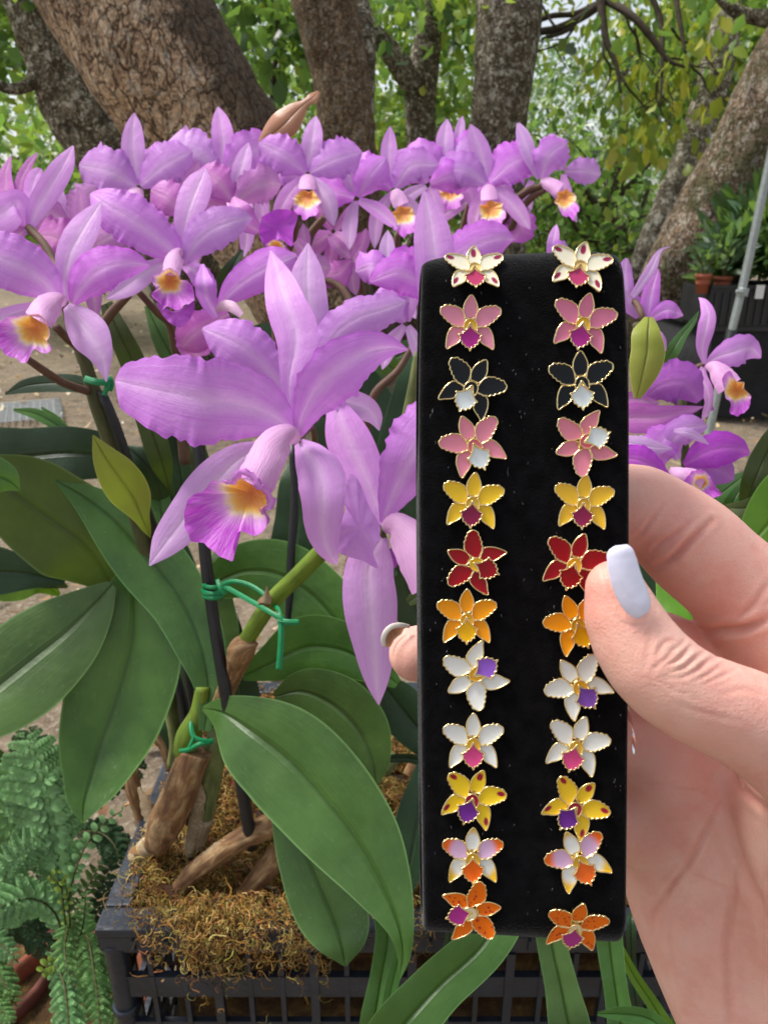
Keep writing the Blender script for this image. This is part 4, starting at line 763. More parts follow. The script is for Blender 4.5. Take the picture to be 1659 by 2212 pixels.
canon(pD, 968, 372, .84, 95, -6, 1.0, 1.0, 122, wide=1.05)
canon(pD, 985, 330, .90, 70, 8, .6, 1.0, 132, skip=('p', 'a', 'b'))
canon(pD, 1055, 400, .80, 112, -8, .95, 1.0, 123, lipx=-.05, wide=1.05)
canon(pD, 925, 400, .80, 92, 14, 1, .9, 124, skip=('p', 'd'))
canon(pD, 1010, 440, .88, 95, 20, 1.0, .9, 125, skip=('p', 'd'))
canon(pD, 1168, 392, .80, 104, -24, .8, 1.12, 126, lipx=.35, wide=.9, skip=('a', 'l'))
canon(pD, 1150, 385, .84, 100, -6, .7, 1.1, 127, skip=('p', 'b', 'r'))
canon(pD, 1215, 372, .86, 78, 30, 1, 1, 133, skip=('p', 'd', 'a'))
canon(pD, 1110, 440, .86, 95, 110, .8, .9, 128, skip=('p', 'd', 'l'))
canon(pD, 845, 610, .58, 92, -8, .8, 1.0, 129, skip=('p',), wide=1.1)
canon(pD, 878, 700, .56, 98, 6, .8, 1.0, 130, skip=('p', 'r'), wide=1.1)
canon(pD, 720, 500, .78, 85, 190, .9, .9, 131, mats=(M_pink, M_pink), skip=('p',))
canon(pD, 1185, 560, .60, 80, 10, .5, .8, 134, skip=('p', 'l', 'a'))
fl = flower_empty(pD, P(940, 650, .52), 'bloom standing just behind the top left corner of the pad')
blade('sepal', fl, M_sepal, [(950, 700, .52, 40), (946, 620, .518, 45), (938, 540, .516, 44), (928, 470, .518, 32), (916, 412, .52, 3)], fold=-.25, cup=.2, n=30, m=11, seed=81)
blade('petal', fl, M_petal, [(950, 600, .52, 14), (990, 555, .515, 40), (1040, 525, .512, 48), (1085, 515, .515, 32), (1107, 518, .52, 4)], cup=.2, seed=82, **PK)
blade('petal', fl, M_petal, [(950, 640, .52, 14), (905, 610, .52, 38), (860, 590, .515, 44), (822, 600, .515, 26), (800, 610, .52, 3)], cup=.2, seed=83, **PK)
for rows in ([(1172, 400, .80, 6), (1140, 412, .82, 8), (1108, 440, .84, 9), (1080, 500, .88, 9), (1060, 620, .9, 10)], [(1178, 410, .80, 6), (1150, 425, .82, 8), (1120, 460, .84, 8), (1095, 520, .88, 8)], [(1020, 420, .86, 7), (1000, 500, .88, 8), (1000, 620, .9, 9)], [(860, 500, .8, 7), (850, 600, .82, 8)]): ptube('pedicel', pD, M_stemb, rows, 10)
for rows in ([(1060, 600, .9, 10), (1060, 1000, .93, 12), (1050, 1500, .94, 14)], [(1095, 500, .88, 9), (1130, 900, .92, 12), (1140, 1500, .93, 14)], [(1000, 600, .9, 9), (985, 1000, .92, 12), (980, 1450, .94, 14)], [(940, 680, .53, 9), (960, 1000, .62, 12), (980, 1500, .80, 14)]): ptube('flower_stem', pD, M_stemo, rows, 12)
for rows in ([(1000, 1480, .93, 20), (1010, 1200, .9, 60), (1060, 950, .88, 70), (1090, 760, .86, 30)], [(1120, 1480, .93, 20), (1160, 1250, .88, 70), (1230, 1050, .85, 70), (1270, 850, .84, 20)]): L(M_leafd, rows, lambda r: r, pD)
# ---------------------------------------------------------------- RIGHT ORCHID PLANT
pE = thing('orchid_plant', P(1585, 1960, .84), 'orchid plant to the right of the display pad above the index finger', 'orchid', 'lilac orchid plants')
fl = flower_empty(pE, P(1395, 690, .50), 'bloom seen from behind with a tall curled sepal')
for nm, mt, rows in [('sepal', M_sepal, [(280, 420, .50, 20), (350, 320, .498, 34), (420, 210, .497, 38), (465, 110, .50, 16), (500, 82, .505, 8), (546, 70, .51, 3)]), ('petal', M_petal, [(390, 640, .505, 34), (395, 500, .503, 66), (420, 360, .503, 56), (455, 250, .505, 20), (462, 225, .505, 4)]),
                     ('petal', M_petal, [(390, 600, .50, 14), (460, 540, .496, 46), (530, 510, .494, 66), (590, 535, .495, 42), (634, 552, .5, 5)]), ('sepal', M_sepal, [(380, 620, .50, 14), (430, 680, .498, 45), (480, 740, .498, 42), (515, 800, .5, 4)]), ('petal', M_petal, [(330, 560, .51, 30), (280, 480, .508, 70), (240, 380, .505, 60), (230, 200, .505, 40), (240, 150, .505, 10)])]:
    blade(nm, fl, mt, z7(rows), fold=-.2, cup=.2, n=28, m=11, seed=len(rows) + int(rows[0][0]), ruf=.03)
ptube('pedicel', fl, M_stemb, z7([(250, 430, .515, 20), (310, 470, .505, 22), (350, 560, .50, 22), (375, 680, .51, 22)]), 10)
fl = flower_empty(pE, P(1523, 785, .55), 'small bloom in profile facing right by the metal pole')
for nm, mt, rows, k in [('sepal', M_sepal, [(785, 890, .55, 14), (768, 780, .548, 42), (795, 640, .546, 60), (810, 540, .548, 52), (775, 455, .552, 28), (744, 426, .555, 3)], {}), ('petal', M_petal, [(800, 885, .55, 14), (880, 840, .545, 60), (980, 810, .54, 104), (1080, 780, .54, 98), (1140, 810, .545, 58), (1178, 850, .55, 6)], dict(ruf=.08)),
                        ('sepal', M_sepal, [(778, 900, .552, 14), (768, 980, .55, 38), (805, 1080, .548, 42), (815, 1160, .548, 30), (790, 1240, .55, 24), (765, 1288, .555, 3)], {}), ('petal', M_mag, [(800, 1180, .56, 10), (830, 1200, .56, 20), (850, 1215, .56, 3)], {})]:
    blade(nm, fl, mt, z7(rows), fold=-.15, cup=.2, n=28, m=11, seed=int(rows[1][0]), **k)
lip(fl, z7([(790, 905, .548, 14), (850, 920, .54, 55), (910, 980, .534, 85), (960, 1050, .53, 95)]), pt(z7, [(905, 985), (960, 940), (1010, 1010), (1062, 1020), (1060, 1060), (1105, 1110), (1092, 1200), (1020, 1252), (962, 1235), (968, 1165), (935, 1130), (920, 1060)]), pt(z7, [(1010, 1075)])[0], .53, .3084 * 105, mgdir=(0, 1), seed=88, ruf=.12)
ptube('pedicel', fl, M_stemb, z7([(650, 945, .57, 16), (700, 925, .56, 18), (780, 895, .552, 20)]), 10)
fl = flower_empty(pE, P(1420, 870, .50), 'magenta-tinted bloom right of the pad')
blade('petal', fl, M_mag, z7([(380, 1130, .505, 30), (450, 1060, .50, 110), (550, 1020, .498, 150), (640, 1020, .498, 150), (700, 1080, .50, 100), (752, 1150, .505, 30)]), cup=.25, seed=90, **PK)
blade('sepal', fl, M_pink, z7([(180, 1270, .485, 80), (300, 1270, .483, 108), (450, 1268, .482, 90), (600, 1235, .483, 55), (700, 1210, .485, 28), (778, 1190, .49, 3)]), fold=-.3, cup=.2, n=34, m=13, seed=92)
blade('sepal', fl, M_pink, z7([(200, 1130, .495, 50), (320, 1140, .494, 46), (400, 1160, .494, 34), (470, 1165, .496, 5)]), fold=-.3, n=22, m=9, seed=93)
fl = flower_empty(pE, P(1445, 1000, .47), 'lowest bloom right of the pad, above the finger')
for nm, mt, rows in [('petal', M_petal, [(600, 1560, .475, 20), (560, 1440, .47, 90), (640, 1350, .468, 100), (740, 1330, .47, 70), (805, 1330, .475, 8)]), ('petal', M_mag, [(640, 1600, .475, 20), (780, 1520, .47, 110), (920, 1480, .468, 120), (1030, 1490, .47, 80), (1100, 1520, .475, 8)]),
                     ('petal', M_mag, [(700, 1600, .478, 30), (800, 1600, .476, 90), (900, 1640, .476, 110), (960, 1680, .478, 60), (990, 1700, .48, 8)]), ('sepal', M_sepal, [(570, 1360, .462, 14), (660, 1370, .46, 34), (750, 1410, .462, 26), (815, 1455, .465, 3)]), ('petal', M_petal, [(420, 1620, .475, 60), (450, 1500, .47, 120), (520, 1400, .47, 120), (580, 1340, .472, 20)]),
                     ('sepal', M_sepal, [(240, 1440, .462, 50), (350, 1460, .46, 66), (460, 1480, .46, 44), (560, 1482, .462, 4)]), ('petal', M_mag, [(200, 1560, .458, 70), (300, 1560, .456, 110), (400, 1600, .456, 90), (540, 1700, .46, 20)])]:
    blade(nm, fl, mt, z7(rows), fold=-.1, cup=.2, n=28, m=13, seed=int(rows[0][0]), ruf=.07, rufd=.05)
lip(fl, z7([(540, 1630, .462, 20), (600, 1660, .455, 50), (690, 1700, .452, 80), (770, 1740, .45, 90)]), pt(z7, [(700, 1640), (770, 1630), (830, 1690), (870, 1760), (905, 1800), (840, 1830), (770, 1825), (700, 1770), (640, 1720)]), pt(z7, [(760, 1720)])[0], .452, .3084 * 70, mgdir=(.7, .7), seed=94, ruf=.12)
L(M_leafy, [(1400, 716, .47, 26, 34), (1398, 760, .468, 38, 36), (1390, 800, .468, 34, 32), (1375, 860, .47, 8)], lambda r: r, pE, cup=.4)
L(M_leafb, [(745, 520, .60, 3), (700, 600, .60, 22), (630, 690, .60, 34), (560, 800, .60, 50), (480, 900, .61, 50), (420, 1000, .62, 40)], z7, pE)
for mt, rows in [(M_leafb, [(1100, 1640, .62, 10), (1000, 1720, .61, 60), (900, 1800, .60, 80), (800, 1880, .6, 40)]), (M_leafo, [(1300, 1350, .56, 60), (1200, 1560, .56, 100), (1120, 1750, .56, 90), (1060, 1900, .57, 40)]), (M_leafl, [(1090, 1690, .59, 14), (1030, 1780, .58, 46), (960, 1900, .58, 60)]),
                 (M_leafv, [(1400, 1850, .5, 120), (1260, 2000, .5, 130), (1150, 2090, .5, 70), (1050, 2140, .5, 10)]), (M_leafd, [(1300, 1800, .6, 90), (1100, 1850, .6, 90), (920, 1900, .6, 60), (800, 1920, .6, 10)]), (M_leafo, [(1320, 1720, .54, 60), (1230, 1850, .54, 90), (1100, 1900, .55, 70), (950, 1900, .56, 30)])]: L(mt, rows, z7, pE)
for mt, rows in [(M_leafv, [(1440, 1230, .50, 30), (1480, 1290, .49, 70), (1510, 1350, .48, 70), (1560, 1400, .48, 50)]), (M_leafd, [(1360, 1200, .54, 60), (1430, 1240, .54, 70), (1500, 1300, .54, 70), (1560, 1380, .54, 40)]), (M_leafv, [(1659, 1120, .56, 40), (1620, 1180, .56, 60), (1590, 1260, .56, 50)]), (M_leafv, [(1720, 1050, .48, 60), (1660, 1130, .48, 60), (1610, 1190, .48, 30)])]: L(mt, rows, lambda r: r, pE)
for rows in ([(1375, 700, .51, 9), (1400, 900, .56, 10), (1450, 1300, .70, 12), (1540, 1750, .80, 14), (1580, 1960, .84, 16)], [(1470, 810, .57, 8), (1480, 1000, .60, 10), (1530, 1400, .72, 12), (1590, 1900, .83, 14)], [(1440, 1060, .48, 8), (1470, 1200, .52, 10), (1560, 1600, .70, 12), (1600, 1960, .84, 14)]): ptube('flower_stem', pE, M_stemo, rows, 12)
for mt, rows in [(M_leaf, [(1590, 1960, .84, 24), (1640, 1700, .76, 50), (1650, 1400, .66, 60), (1600, 1200, .58, 40), (1560, 1120, .56, 10)]), (M_leafd, [(1570, 1960, .84, 24), (1480, 1700, .78, 50), (1440, 1450, .70, 60), (1440, 1250, .62, 40)])]: L(mt, rows, lambda r: r, pE)
# ---------------------------------------------------------------- STRAP LEAVES UNDER THE PAD
pF = thing('orchid_plant', P(1150, 2250, .66), 'plant whose long upright strap leaves show below the display pad', 'orchid', 'lilac orchid plants')
for mt, rows, kw in [(M_leafl, [(830, 1950, .56, 24), (838, 2020, .555, 27), (825, 2110, .55, 26), (805, 2230, .545, 30)], {}), (M_leafl, [(1090, 1960, .50, 50), (1045, 2040, .49, 55), (950, 2130, .48, 58), (850, 2240, .47, 62)], {}),
                     (M_leafb, [(1180, 1950, .54, 30), (1192, 2040, .535, 32), (1212, 2130, .53, 36), (1235, 2240, .525, 44)], {}), (M_leafl, [(1310, 1960, .53, 26), (1318, 2050, .525, 28), (1330, 2140, .52, 26), (1345, 2240, .515, 28)], {}),
                     (M_leafv, [(1335, 2040, .55, 8), (1370, 2110, .55, 12), (1410, 2170, .55, 14), (1450, 2240, .55, 16)], {}), (M_leaf, [(1462, 2050, .58, 16), (1466, 2140, .58, 18), (1475, 2240, .58, 20)], {}), (M_leafd, [(1362, 1980, .60, 8), (1364, 2080, .60, 10), (1375, 2180, .6, 12)], {}),
                     (M_leafd, [(975, 2000, .60, 8), (968, 2060, .6, 12), (950, 2220, .6, 14)], {}), (M_leafl, [(870, 1990, .54, 6), (862, 2060, .54, 12), (840, 2160, .54, 14), (830, 2230, .54, 14)], {}), (M_leafb, [(1030, 2010, .52, 20), (1036, 2040, .52, 16), (1030, 2075, .52, 3)], {}),
                     (M_leafl, [(1290, 2190, .5, 4), (1340, 2190, .5, 16), (1400, 2200, .5, 18), (1440, 2230, .5, 14)], {})]:
    L(mt, rows, lambda r: r, pF, **dict(dict(fold=-.35), **kw))
# ---------------------------------------------------------------- camera-aligned helper (metres: right, up, away)
def Cw(X, U, D): return np.stack([X, D * cP + sP * U, H - D * sP + cP * U], -1)
def zat(y, Y): d = dy(y, Y); return P(0, y, d)[2]
# ---------------------------------------------------------------- crate
YF = .4505; ZT = zat(2010, YF); XL = (206 - CX) * dy(2030, YF) / F; XR = (1505 - CX) * dy(2030, YF) / F; YB = YF + .36
M_crate = simple('crate_plastic', (.019, .025, .036), .32, 0, (60, .0015), .35, 22)
def crate():
    t = thing('plastic_crate', ((XL + XR) / 2, YF, 0), 'open dark blue-grey plastic crate with a square lattice, holding the orchids and moss', 'crate')
    def bar(mb, lo, hi): mb.box(lo, hi)
    m = MB(); fw = .024; th = .010
    # rim: outer lip, flat flange and a raised inner edge
    m.box((XL, YF, ZT - th), (XR, YF + fw, ZT)); m.box((XL, YB - fw, ZT - th), (XR, YB, ZT)); m.box((XL, YF + fw, ZT - th), (XL + fw, YB - fw, ZT)); m.box((XR - fw, YF + fw, ZT - th), (XR, YB - fw, ZT))
    r = m.build('rim', M_crate, t, False); bv = r.modifiers.new('bevel', 'BEVEL'); bv.width = .0025; bv.segments = 2
    m = MB(); zl = zat(2056, YF)
    m.box((XL + .002, YF + .001, zl), (XR - .002, YF + .005, ZT - th)); m.box((XL + .002, YF + .005, zl), (XL + .006, YB - .005, ZT - th)); m.box((XR - .006, YF + .005, zl), (XR - .002, YB - .005, ZT - th)); m.box((XL + .002, YB - .005, zl), (XR - .002, YB - .001, ZT - th))
    for x in np.arange(XL + .03, XR - .02, .0275): m.box((x, YF - .0015, zl + .001), (x + .0022, YF + .001, ZT - th - .001))
    m.build('lip', M_crate, t, False)
    def panel(name, a, b, axis):
        m = MB(); L_ = b - a
        def bx(u0, u1, z0, z1, e=0.0):
            if axis == 'f': m.box((u0, YF + .006 - e, z0), (u1, YF + .011 + e, z1))
            elif axis == 'b': m.box((u0, YB - .011 - e, z0), (u1, YB - .006 + e, z1))
            elif axis == 'l': m.box((XL + .007 - e, u0, z0), (XL + .012 + e, u1, z1))
            else: m.box((XR - .012 - e, u0, z0), (XR - .007 + e, u1, z1))
        rows = [ZT - th, zat(2072, YF), zat(2122, YF), zat(2168, YF), zat(2205, YF), zat(2290, YF), zat(2330, YF)]
        bx(a, b, rows[1], rows[0]); bx(a, b, rows[3], rows[2]); bx(a, b, zat(2260, YF), zat(2222, YF)); bx(a, b, .0, .05)
        for z in np.arange(.06, zat(2270, YF), .035): bx(a, b, z, z + .012)
        n = int(L_ / .0275); k = 0
        for i in range(n + 1):
            u = a + L_ * i / n; thick = .0042 if i % 3 else .0075
            bx(u - thick / 2, u + thick / 2, .05, rows[1] - .0005, .0016 if i % 3 == 0 else .0008)
        m.box((a, YF + .0045, rows[2] - .0015), (b, YF + .006, rows[2])) if axis == 'f' else None
        m.build(name, M_crate, t, False)
    panel('lattice_wall', XL + .012, XR - .012, 'f'); panel('lattice_wall', XL + .012, XR - .012, 'b'); panel('lattice_wall', YF + .012, YB - .012, 'l'); panel('lattice_wall', YF + .012, YB - .012, 'r')
    for (x, y) in ((XL + .011, YF + .011), (XR - .011, YF + .011), (XL + .011, YB - .011), (XR - .011, YB - .011)):
        m = MB(); m.tube([(x, y, .0), (x, y, .15), (x, y, ZT - th - .002)], [.009, .009, .010], 14)
        for z in (.08, .14, .2, zl - .004): m.tube([(x, y, z), (x, y, z + .006)], [.0115, .0115], 14)
        m.build('corner_post', M_crate, t)
crate()
# ---------------------------------------------------------------- moss
def moss_bed_mat():
    m = N('moss_bed'); ob = m.obj(); n1 = m.noise(ob, 40, 7, .7); n2 = m.noise(ob, 220, 5, .7)
    c = m.ramp(n1, [(.3, srgb(44, 30, 20)), (.5, srgb(96, 70, 38)), (.7, srgb(150, 120, 62))])
    m.P(Base_Color=c, Roughness=.95, Normal=m.bump(n1, .008, 1.0, m.bump(n2, .003, 1.0))); return m.m
M_bed = moss_bed_mat()
def mz(x, y):
    return ZT - .012 + .020 * mnoise.noise(Vector((x * 14, y * 14, 1))) + .008 * mnoise.noise(Vector((x * 45, y * 45, 2)))
def moss():
    nx, ny = 110, 74; xs = np.linspace(XL + .014, XR - .014, nx); ys = np.linspace(YF + .014, YB - .014, ny); V = []
    for y in ys:
        for x in xs:
            e = min((x - xs[0]) / .02, (xs[-1] - x) / .02, (y - ys[0]) / .02, (ys[-1] - y) / .02, 1.0); V.append((x, y, mz(x, y) - (1 - e) * .012))
    I = np.arange(nx * ny).reshape(ny, nx); Fc = [tuple(q) for q in np.stack([I[:-1, :-1], I[:-1, 1:], I[1:, 1:], I[1:, :-1]], -1).reshape(-1, 4)]
    # skirt down to the crate floor
    loop = list(I[0, :]) + list(I[1:, -1]) + list(I[-1, -2::-1]) + list(I[-2:0:-1, 0]); b0 = len(V)
    for i in loop: V.append((V[i][0] * .86 + (XL + XR) * .07, V[i][1] + (.03 if V[i][1] < YF + .1 else -.02), ZT - .06))
    k = len(loop)
    for i in loop: V.append((V[i][0] * .86 + (XL + XR) * .07, V[i][1] + (.03 if V[i][1] < YF + .1 else -.02), .02))
    Fc += [(b0 + i, b0 + k + i, b0 + k + (i + 1) % k, b0 + (i + 1) % k) for i in range(k)]; Fc += [(loop[i], b0 + i, b0 + (i + 1) % k, loop[(i + 1) % k]) for i in range(k)]
    o = mesh('moss_bed', V, Fc, M_bed); tag(o, 'brown packed moss and bark filling the crate', 'moss bed', kind='stuff')
    rs = np.random.RandomState(8); NS = 42000; S = 7
    # strands: seeds on the bed, denser in tufts, plus spills over the front rim
    sx = rs.uniform(XL + .01, XR - .01, NS); sy = YF + .030 + (YB - YF - .03) * rs.uniform(0, 1, NS) ** 1.25; sz = np.array([mz(a, b) for a, b in zip(sx, sy)]) + rs.uniform(0, .012, NS)
    fr = rs.choice(NS, 2300, replace=False)
    cx = rs.choice([(420 - CX), (470 - CX), (500 - CX), (640 - CX), (690 - CX), (340 - CX), (560 - CX), (900 - CX), (1060 - CX)], 2300, p=[.24, .20, .10, .14, .10, .06, .10, .04, .02]) * .615 / F
    dep = np.abs(rs.normal(size=2300)); sx[fr] = cx + rs.normal(size=2300) * np.where(dep > .9, .0065, .020); sy[fr] = YF + .018 - .030 * np.minimum(1, dep * .9); sz[fr] = ZT + .012 - np.where(dep > .8, (dep - .8) * .034, 0) + rs.uniform(-.006, .008, 2300)
    P0 = np.stack([sx, sy, sz], 1); D = rs.normal(size=(NS, 3)); D[:, 2] = np.abs(D[:, 2]) * .5; D /= np.linalg.norm(D, axis=1)[:, None]
    step = rs.uniform(.0009, .0030, NS)[:, None]; pts = [P0]; T = []
    curl = rs.normal(size=(NS, 3)) * .55
    for i in range(S):
        D = D + np.cross(curl, D) + rs.normal(size=(NS, 3)) * .28 + np.array([0, 0, -.10 * i / S]); D /= np.linalg.norm(D, axis=1)[:, None]; T.append(D); pts.append(pts[-1] + D * step)
    T.append(D); r = rs.uniform(.00022, .00068, NS)[:, None]; V = []
    A = rs.normal(size=(NS, 3))
    for i in range(S + 1):
        u = np.cross(T[i], A); u /= np.linalg.norm(u, axis=1)[:, None] + 1e-9; v = np.cross(T[i], u); rr = r * (1 - .6 * i / S)
        V += [pts[i] + u * rr, pts[i] + (-.5 * u + .866 * v) * rr, pts[i] + (-.5 * u - .866 * v) * rr]
    V = np.stack(V, 1).reshape(-1, 3); K = (S + 1) * 3; b = np.arange(NS)[:, None] * K; Fc = []
    for i in range(S):
        for j in range(3): Fc.append(b + np.array([[i * 3 + j, i * 3 + (j + 1) % 3, i * 3 + 3 + (j + 1) % 3, i * 3 + 3 + j]]))
    c = palette(NS, rs, [srgb(196, 154, 76), srgb(222, 190, 120), srgb(160, 116, 58), srgb(170, 160, 78), srgb(200, 142, 86), srgb(92, 70, 38)], [4, 3, 3, 2.6, 1.6, 2], .28)
    tn = np.array([mnoise.noise(Vector((a * 22, b_ * 22, 5))) for a, b_ in zip(sx, sy)]); c = c * (1 + .35 * tn[:, None])
    o = mesh('moss', V, np.concatenate(Fc), attr_mat('moss_strand', .85, .2), colr=np.repeat(np.clip(c, .005, 1), K, 0)); tag(o, 'tangled golden brown moss over the crate and its rim', 'moss', kind='stuff')
moss()
def chips():
    rs = np.random.RandomState(21); n = 900; x = rs.uniform(XL + .02, XR - .02, n); y = rs.uniform(YF + .02, YB - .03, n); z = np.array([mz(a, b) for a, b in zip(x, y)]) + rs.uniform(.004, .014, n)
    U, Vv, Nn = rand_frames(n, rs, 0); U[:, 2] *= .3; L_ = rs.uniform(.005, .022, n); V, T = quadleaf(np.stack([x, y, z], 1), U, Vv, Nn, L_, L_ * rs.uniform(.12, .4, n), .4, .15)
    c = palette(n, rs, [srgb(96, 64, 40), srgb(150, 112, 76), srgb(60, 42, 30), srgb(190, 168, 130), srgb(126, 72, 48)], [3, 3, 3, 1, 2]); o = mesh('bark_chips', V, T, M_litter, colr=np.repeat(c, 7, 0), smooth=False); tag(o, 'bark chips and dead leaf scraps mixed through the moss', 'bark chips', kind='stuff')
chips()
# ---------------------------------------------------------------- stakes and ties
def stake(rows, lab):
    o = ptube('plant_stake', None, M_stake, rows, 14); tag(o, lab, 'plant stake', 'black stakes holding up the stems')
stake([(418, 860, .575, 12.5), (432, 990, .58, 12.5), (444, 1200, .588, 13), (464, 1350, .595, 13), (487, 1490, .60, 13.5), (520, 1680, .615, 14), (545, 1830, .635, 14)], 'thick black stake rising in the centre below the largest bloom, green tie around it')
stake([(219, 845, .572, 10), (245, 905, .58, 11), (278, 1002, .592, 11.5), (345, 1180, .64, 11), (400, 1400, .68, 11), (440, 1700, .70, 11)], 'black stake beside the left flower stem, topped by a small green tie')
stake([(632, 960, .69, 8), (636, 1080, .69, 8.5), (630, 1180, .69, 8.5), (620, 1500, .70, 9), (610, 1750, .71, 9)], 'thin black stake in shadow under the lower right sepal of the largest bloom')
stake([(365, 1420, .70, 11), (392, 1500, .70, 11), (405, 1620, .70, 11), (412, 1780, .70, 11)], 'black stake low between the canes behind the hanging leaf')
M_tieO = M_tie
def tie(lab, lst, loc):
    t = thing('plant_tie', loc, lab, 'plant tie', 'green ties on stakes and stems')
    for nm, rows, hw in lst:
        V, Fc, uv = blade_geo([(r[0], r[1], r[2], hw) for r in rows], n=max(14, len(rows) * 8), m=5, cup=.25, ruf=0)
        o = mesh(nm, V, Fc, M_tie, t, uv); so_ = o.modifiers.new('thick', 'SOLIDIFY'); so_.thickness = .0009; so_.offset = 0
        wr = [(r[0], r[1], r[2] - .0009, 1.1) for r in rows]; ptube('wire', o, M_tie, wr, 6)
def ring_rows(cx, cy, d, rx, ry, dd, a0, a1, n=9, slope=0.0):
    return [(cx + rx * math.cos(a), cy + ry * math.sin(a) + slope * math.cos(a), d - dd * math.sin(a)) for a in np.linspace(a0, a1, n)]
tie('bright green tie looped between the thick central stake and the green cane, its ends forked', [
    ('loop', ring_rows(459, 1272, .590, 20, 11, .013, -.3, math.pi * 1.02), 5), ('loop', ring_rows(461, 1283, .590, 20, 9, .013, -.3, math.pi * 1.02), 4.5), ('loop', ring_rows(460, 1260, .590, 20, 9, .013, .1, math.pi * 1.0), 4.2),
    ('strand', [(470, 1252, .575), (477, 1270, .570), (486, 1280, .570), (483, 1262, .570)], 4.5),
    ('strand', [(472, 1268, .573), (500, 1256, .565), (535, 1262, .560), (566, 1280, .552), (590, 1303, .545), (603, 1320, .535), (606, 1334, .53)], 4.6),
    ('strand', [(478, 1262, .572), (510, 1280, .560), (545, 1300, .546), (580, 1320, .534), (606, 1336, .528), (615, 1341, .528)], 5.2),
    ('tail', [(600, 1342, .528), (625, 1344, .526), (646, 1344, .526)], 6.0), ('tail', [(607, 1338, .528), (608, 1370, .526), (606, 1410, .526), (603, 1446, .527)], 6.2)], P(470, 1270, .57))
tie('small green tie at the top of the left stake under the left bloom', [('loop', [(184, 818, .556), (205, 824, .55), (225, 826, .55), (243, 818, .555)], 7), ('tail', [(236, 822, .553), (232, 838, .552), (226, 854, .554)], 5.5), ('tail', [(240, 818, .553), (243, 832, .555), (238, 845, .556)], 4.5)], P(215, 824, .55))
tie('green tie cinching the sheath just above the thick brown cane', [('loop', [(415, 1548, .632), (414, 1575, .625), (420, 1592, .622), (440, 1600, .622), (462, 1601, .626)], 5), ('loop', [(388, 1623, .628), (410, 1618, .622), (430, 1608, .620), (455, 1603, .624)], 4.5), ('tail', [(420, 1590, .622), (412, 1610, .622), (404, 1624, .625)], 3.5)], P(425, 1595, .625))
tie('scrap of green tie showing behind the lower right petal of the largest bloom', [('loop', [(770, 936, .60), (785, 942, .60), (797, 938, .60)], 6)], P(783, 940, .60))
tie('tiny green tie by the sideways bloom and the pad edge', [('loop', [(838, 1210, .60), (846, 1216, .60), (856, 1212, .60)], 6)], P(846, 1214, .6))
# ---------------------------------------------------------------- velvet display pad
DP = .17; TH = .018; PXM = F / DP              # photo px per metre at the pad face
def velvet():
    m = N('black_velvet'); ob = m.obj(); n1 = m.noise(ob, 2300, 2, .6); n2 = m.noise(ob, 240, 4, .6)
    c = m.mix(m.g(n2, .35, .7), (.0020, .0018, .0022), (.0060, .0055, .0065)); m.P(Base_Color=c, Roughness=.9, Normal=m.bump(n1, .0004, .8, m.bump(n2, .0004, .5)))
    m.b.inputs['Sheen Weight'].default_value = .22; m.b.inputs['Sheen Roughness'].default_value = .35; m.b.inputs['Specular IOR Level'].default_value = .05; return m.m
M_velvet = velvet()
def pad_edges(x):
    u = (x - 905) / 457; return 532 - 16 * u, 2046 + 25 * u
RT, RBt = 85.0, 85.0
def pad_depth(y, x=1130):
    yt, yb = pad_edges(x)
    if y < yt + RT: v = min(1, (yt + RT - y) / RT); return RT * (1 - math.sqrt(max(0, 1 - v * v))) / PXM
    if y > yb - RBt: v = min(1, (y - yb + RBt) / RBt); return RBt * (1 - math.sqrt(max(0, 1 - v * v))) / PXM
    return 0.0
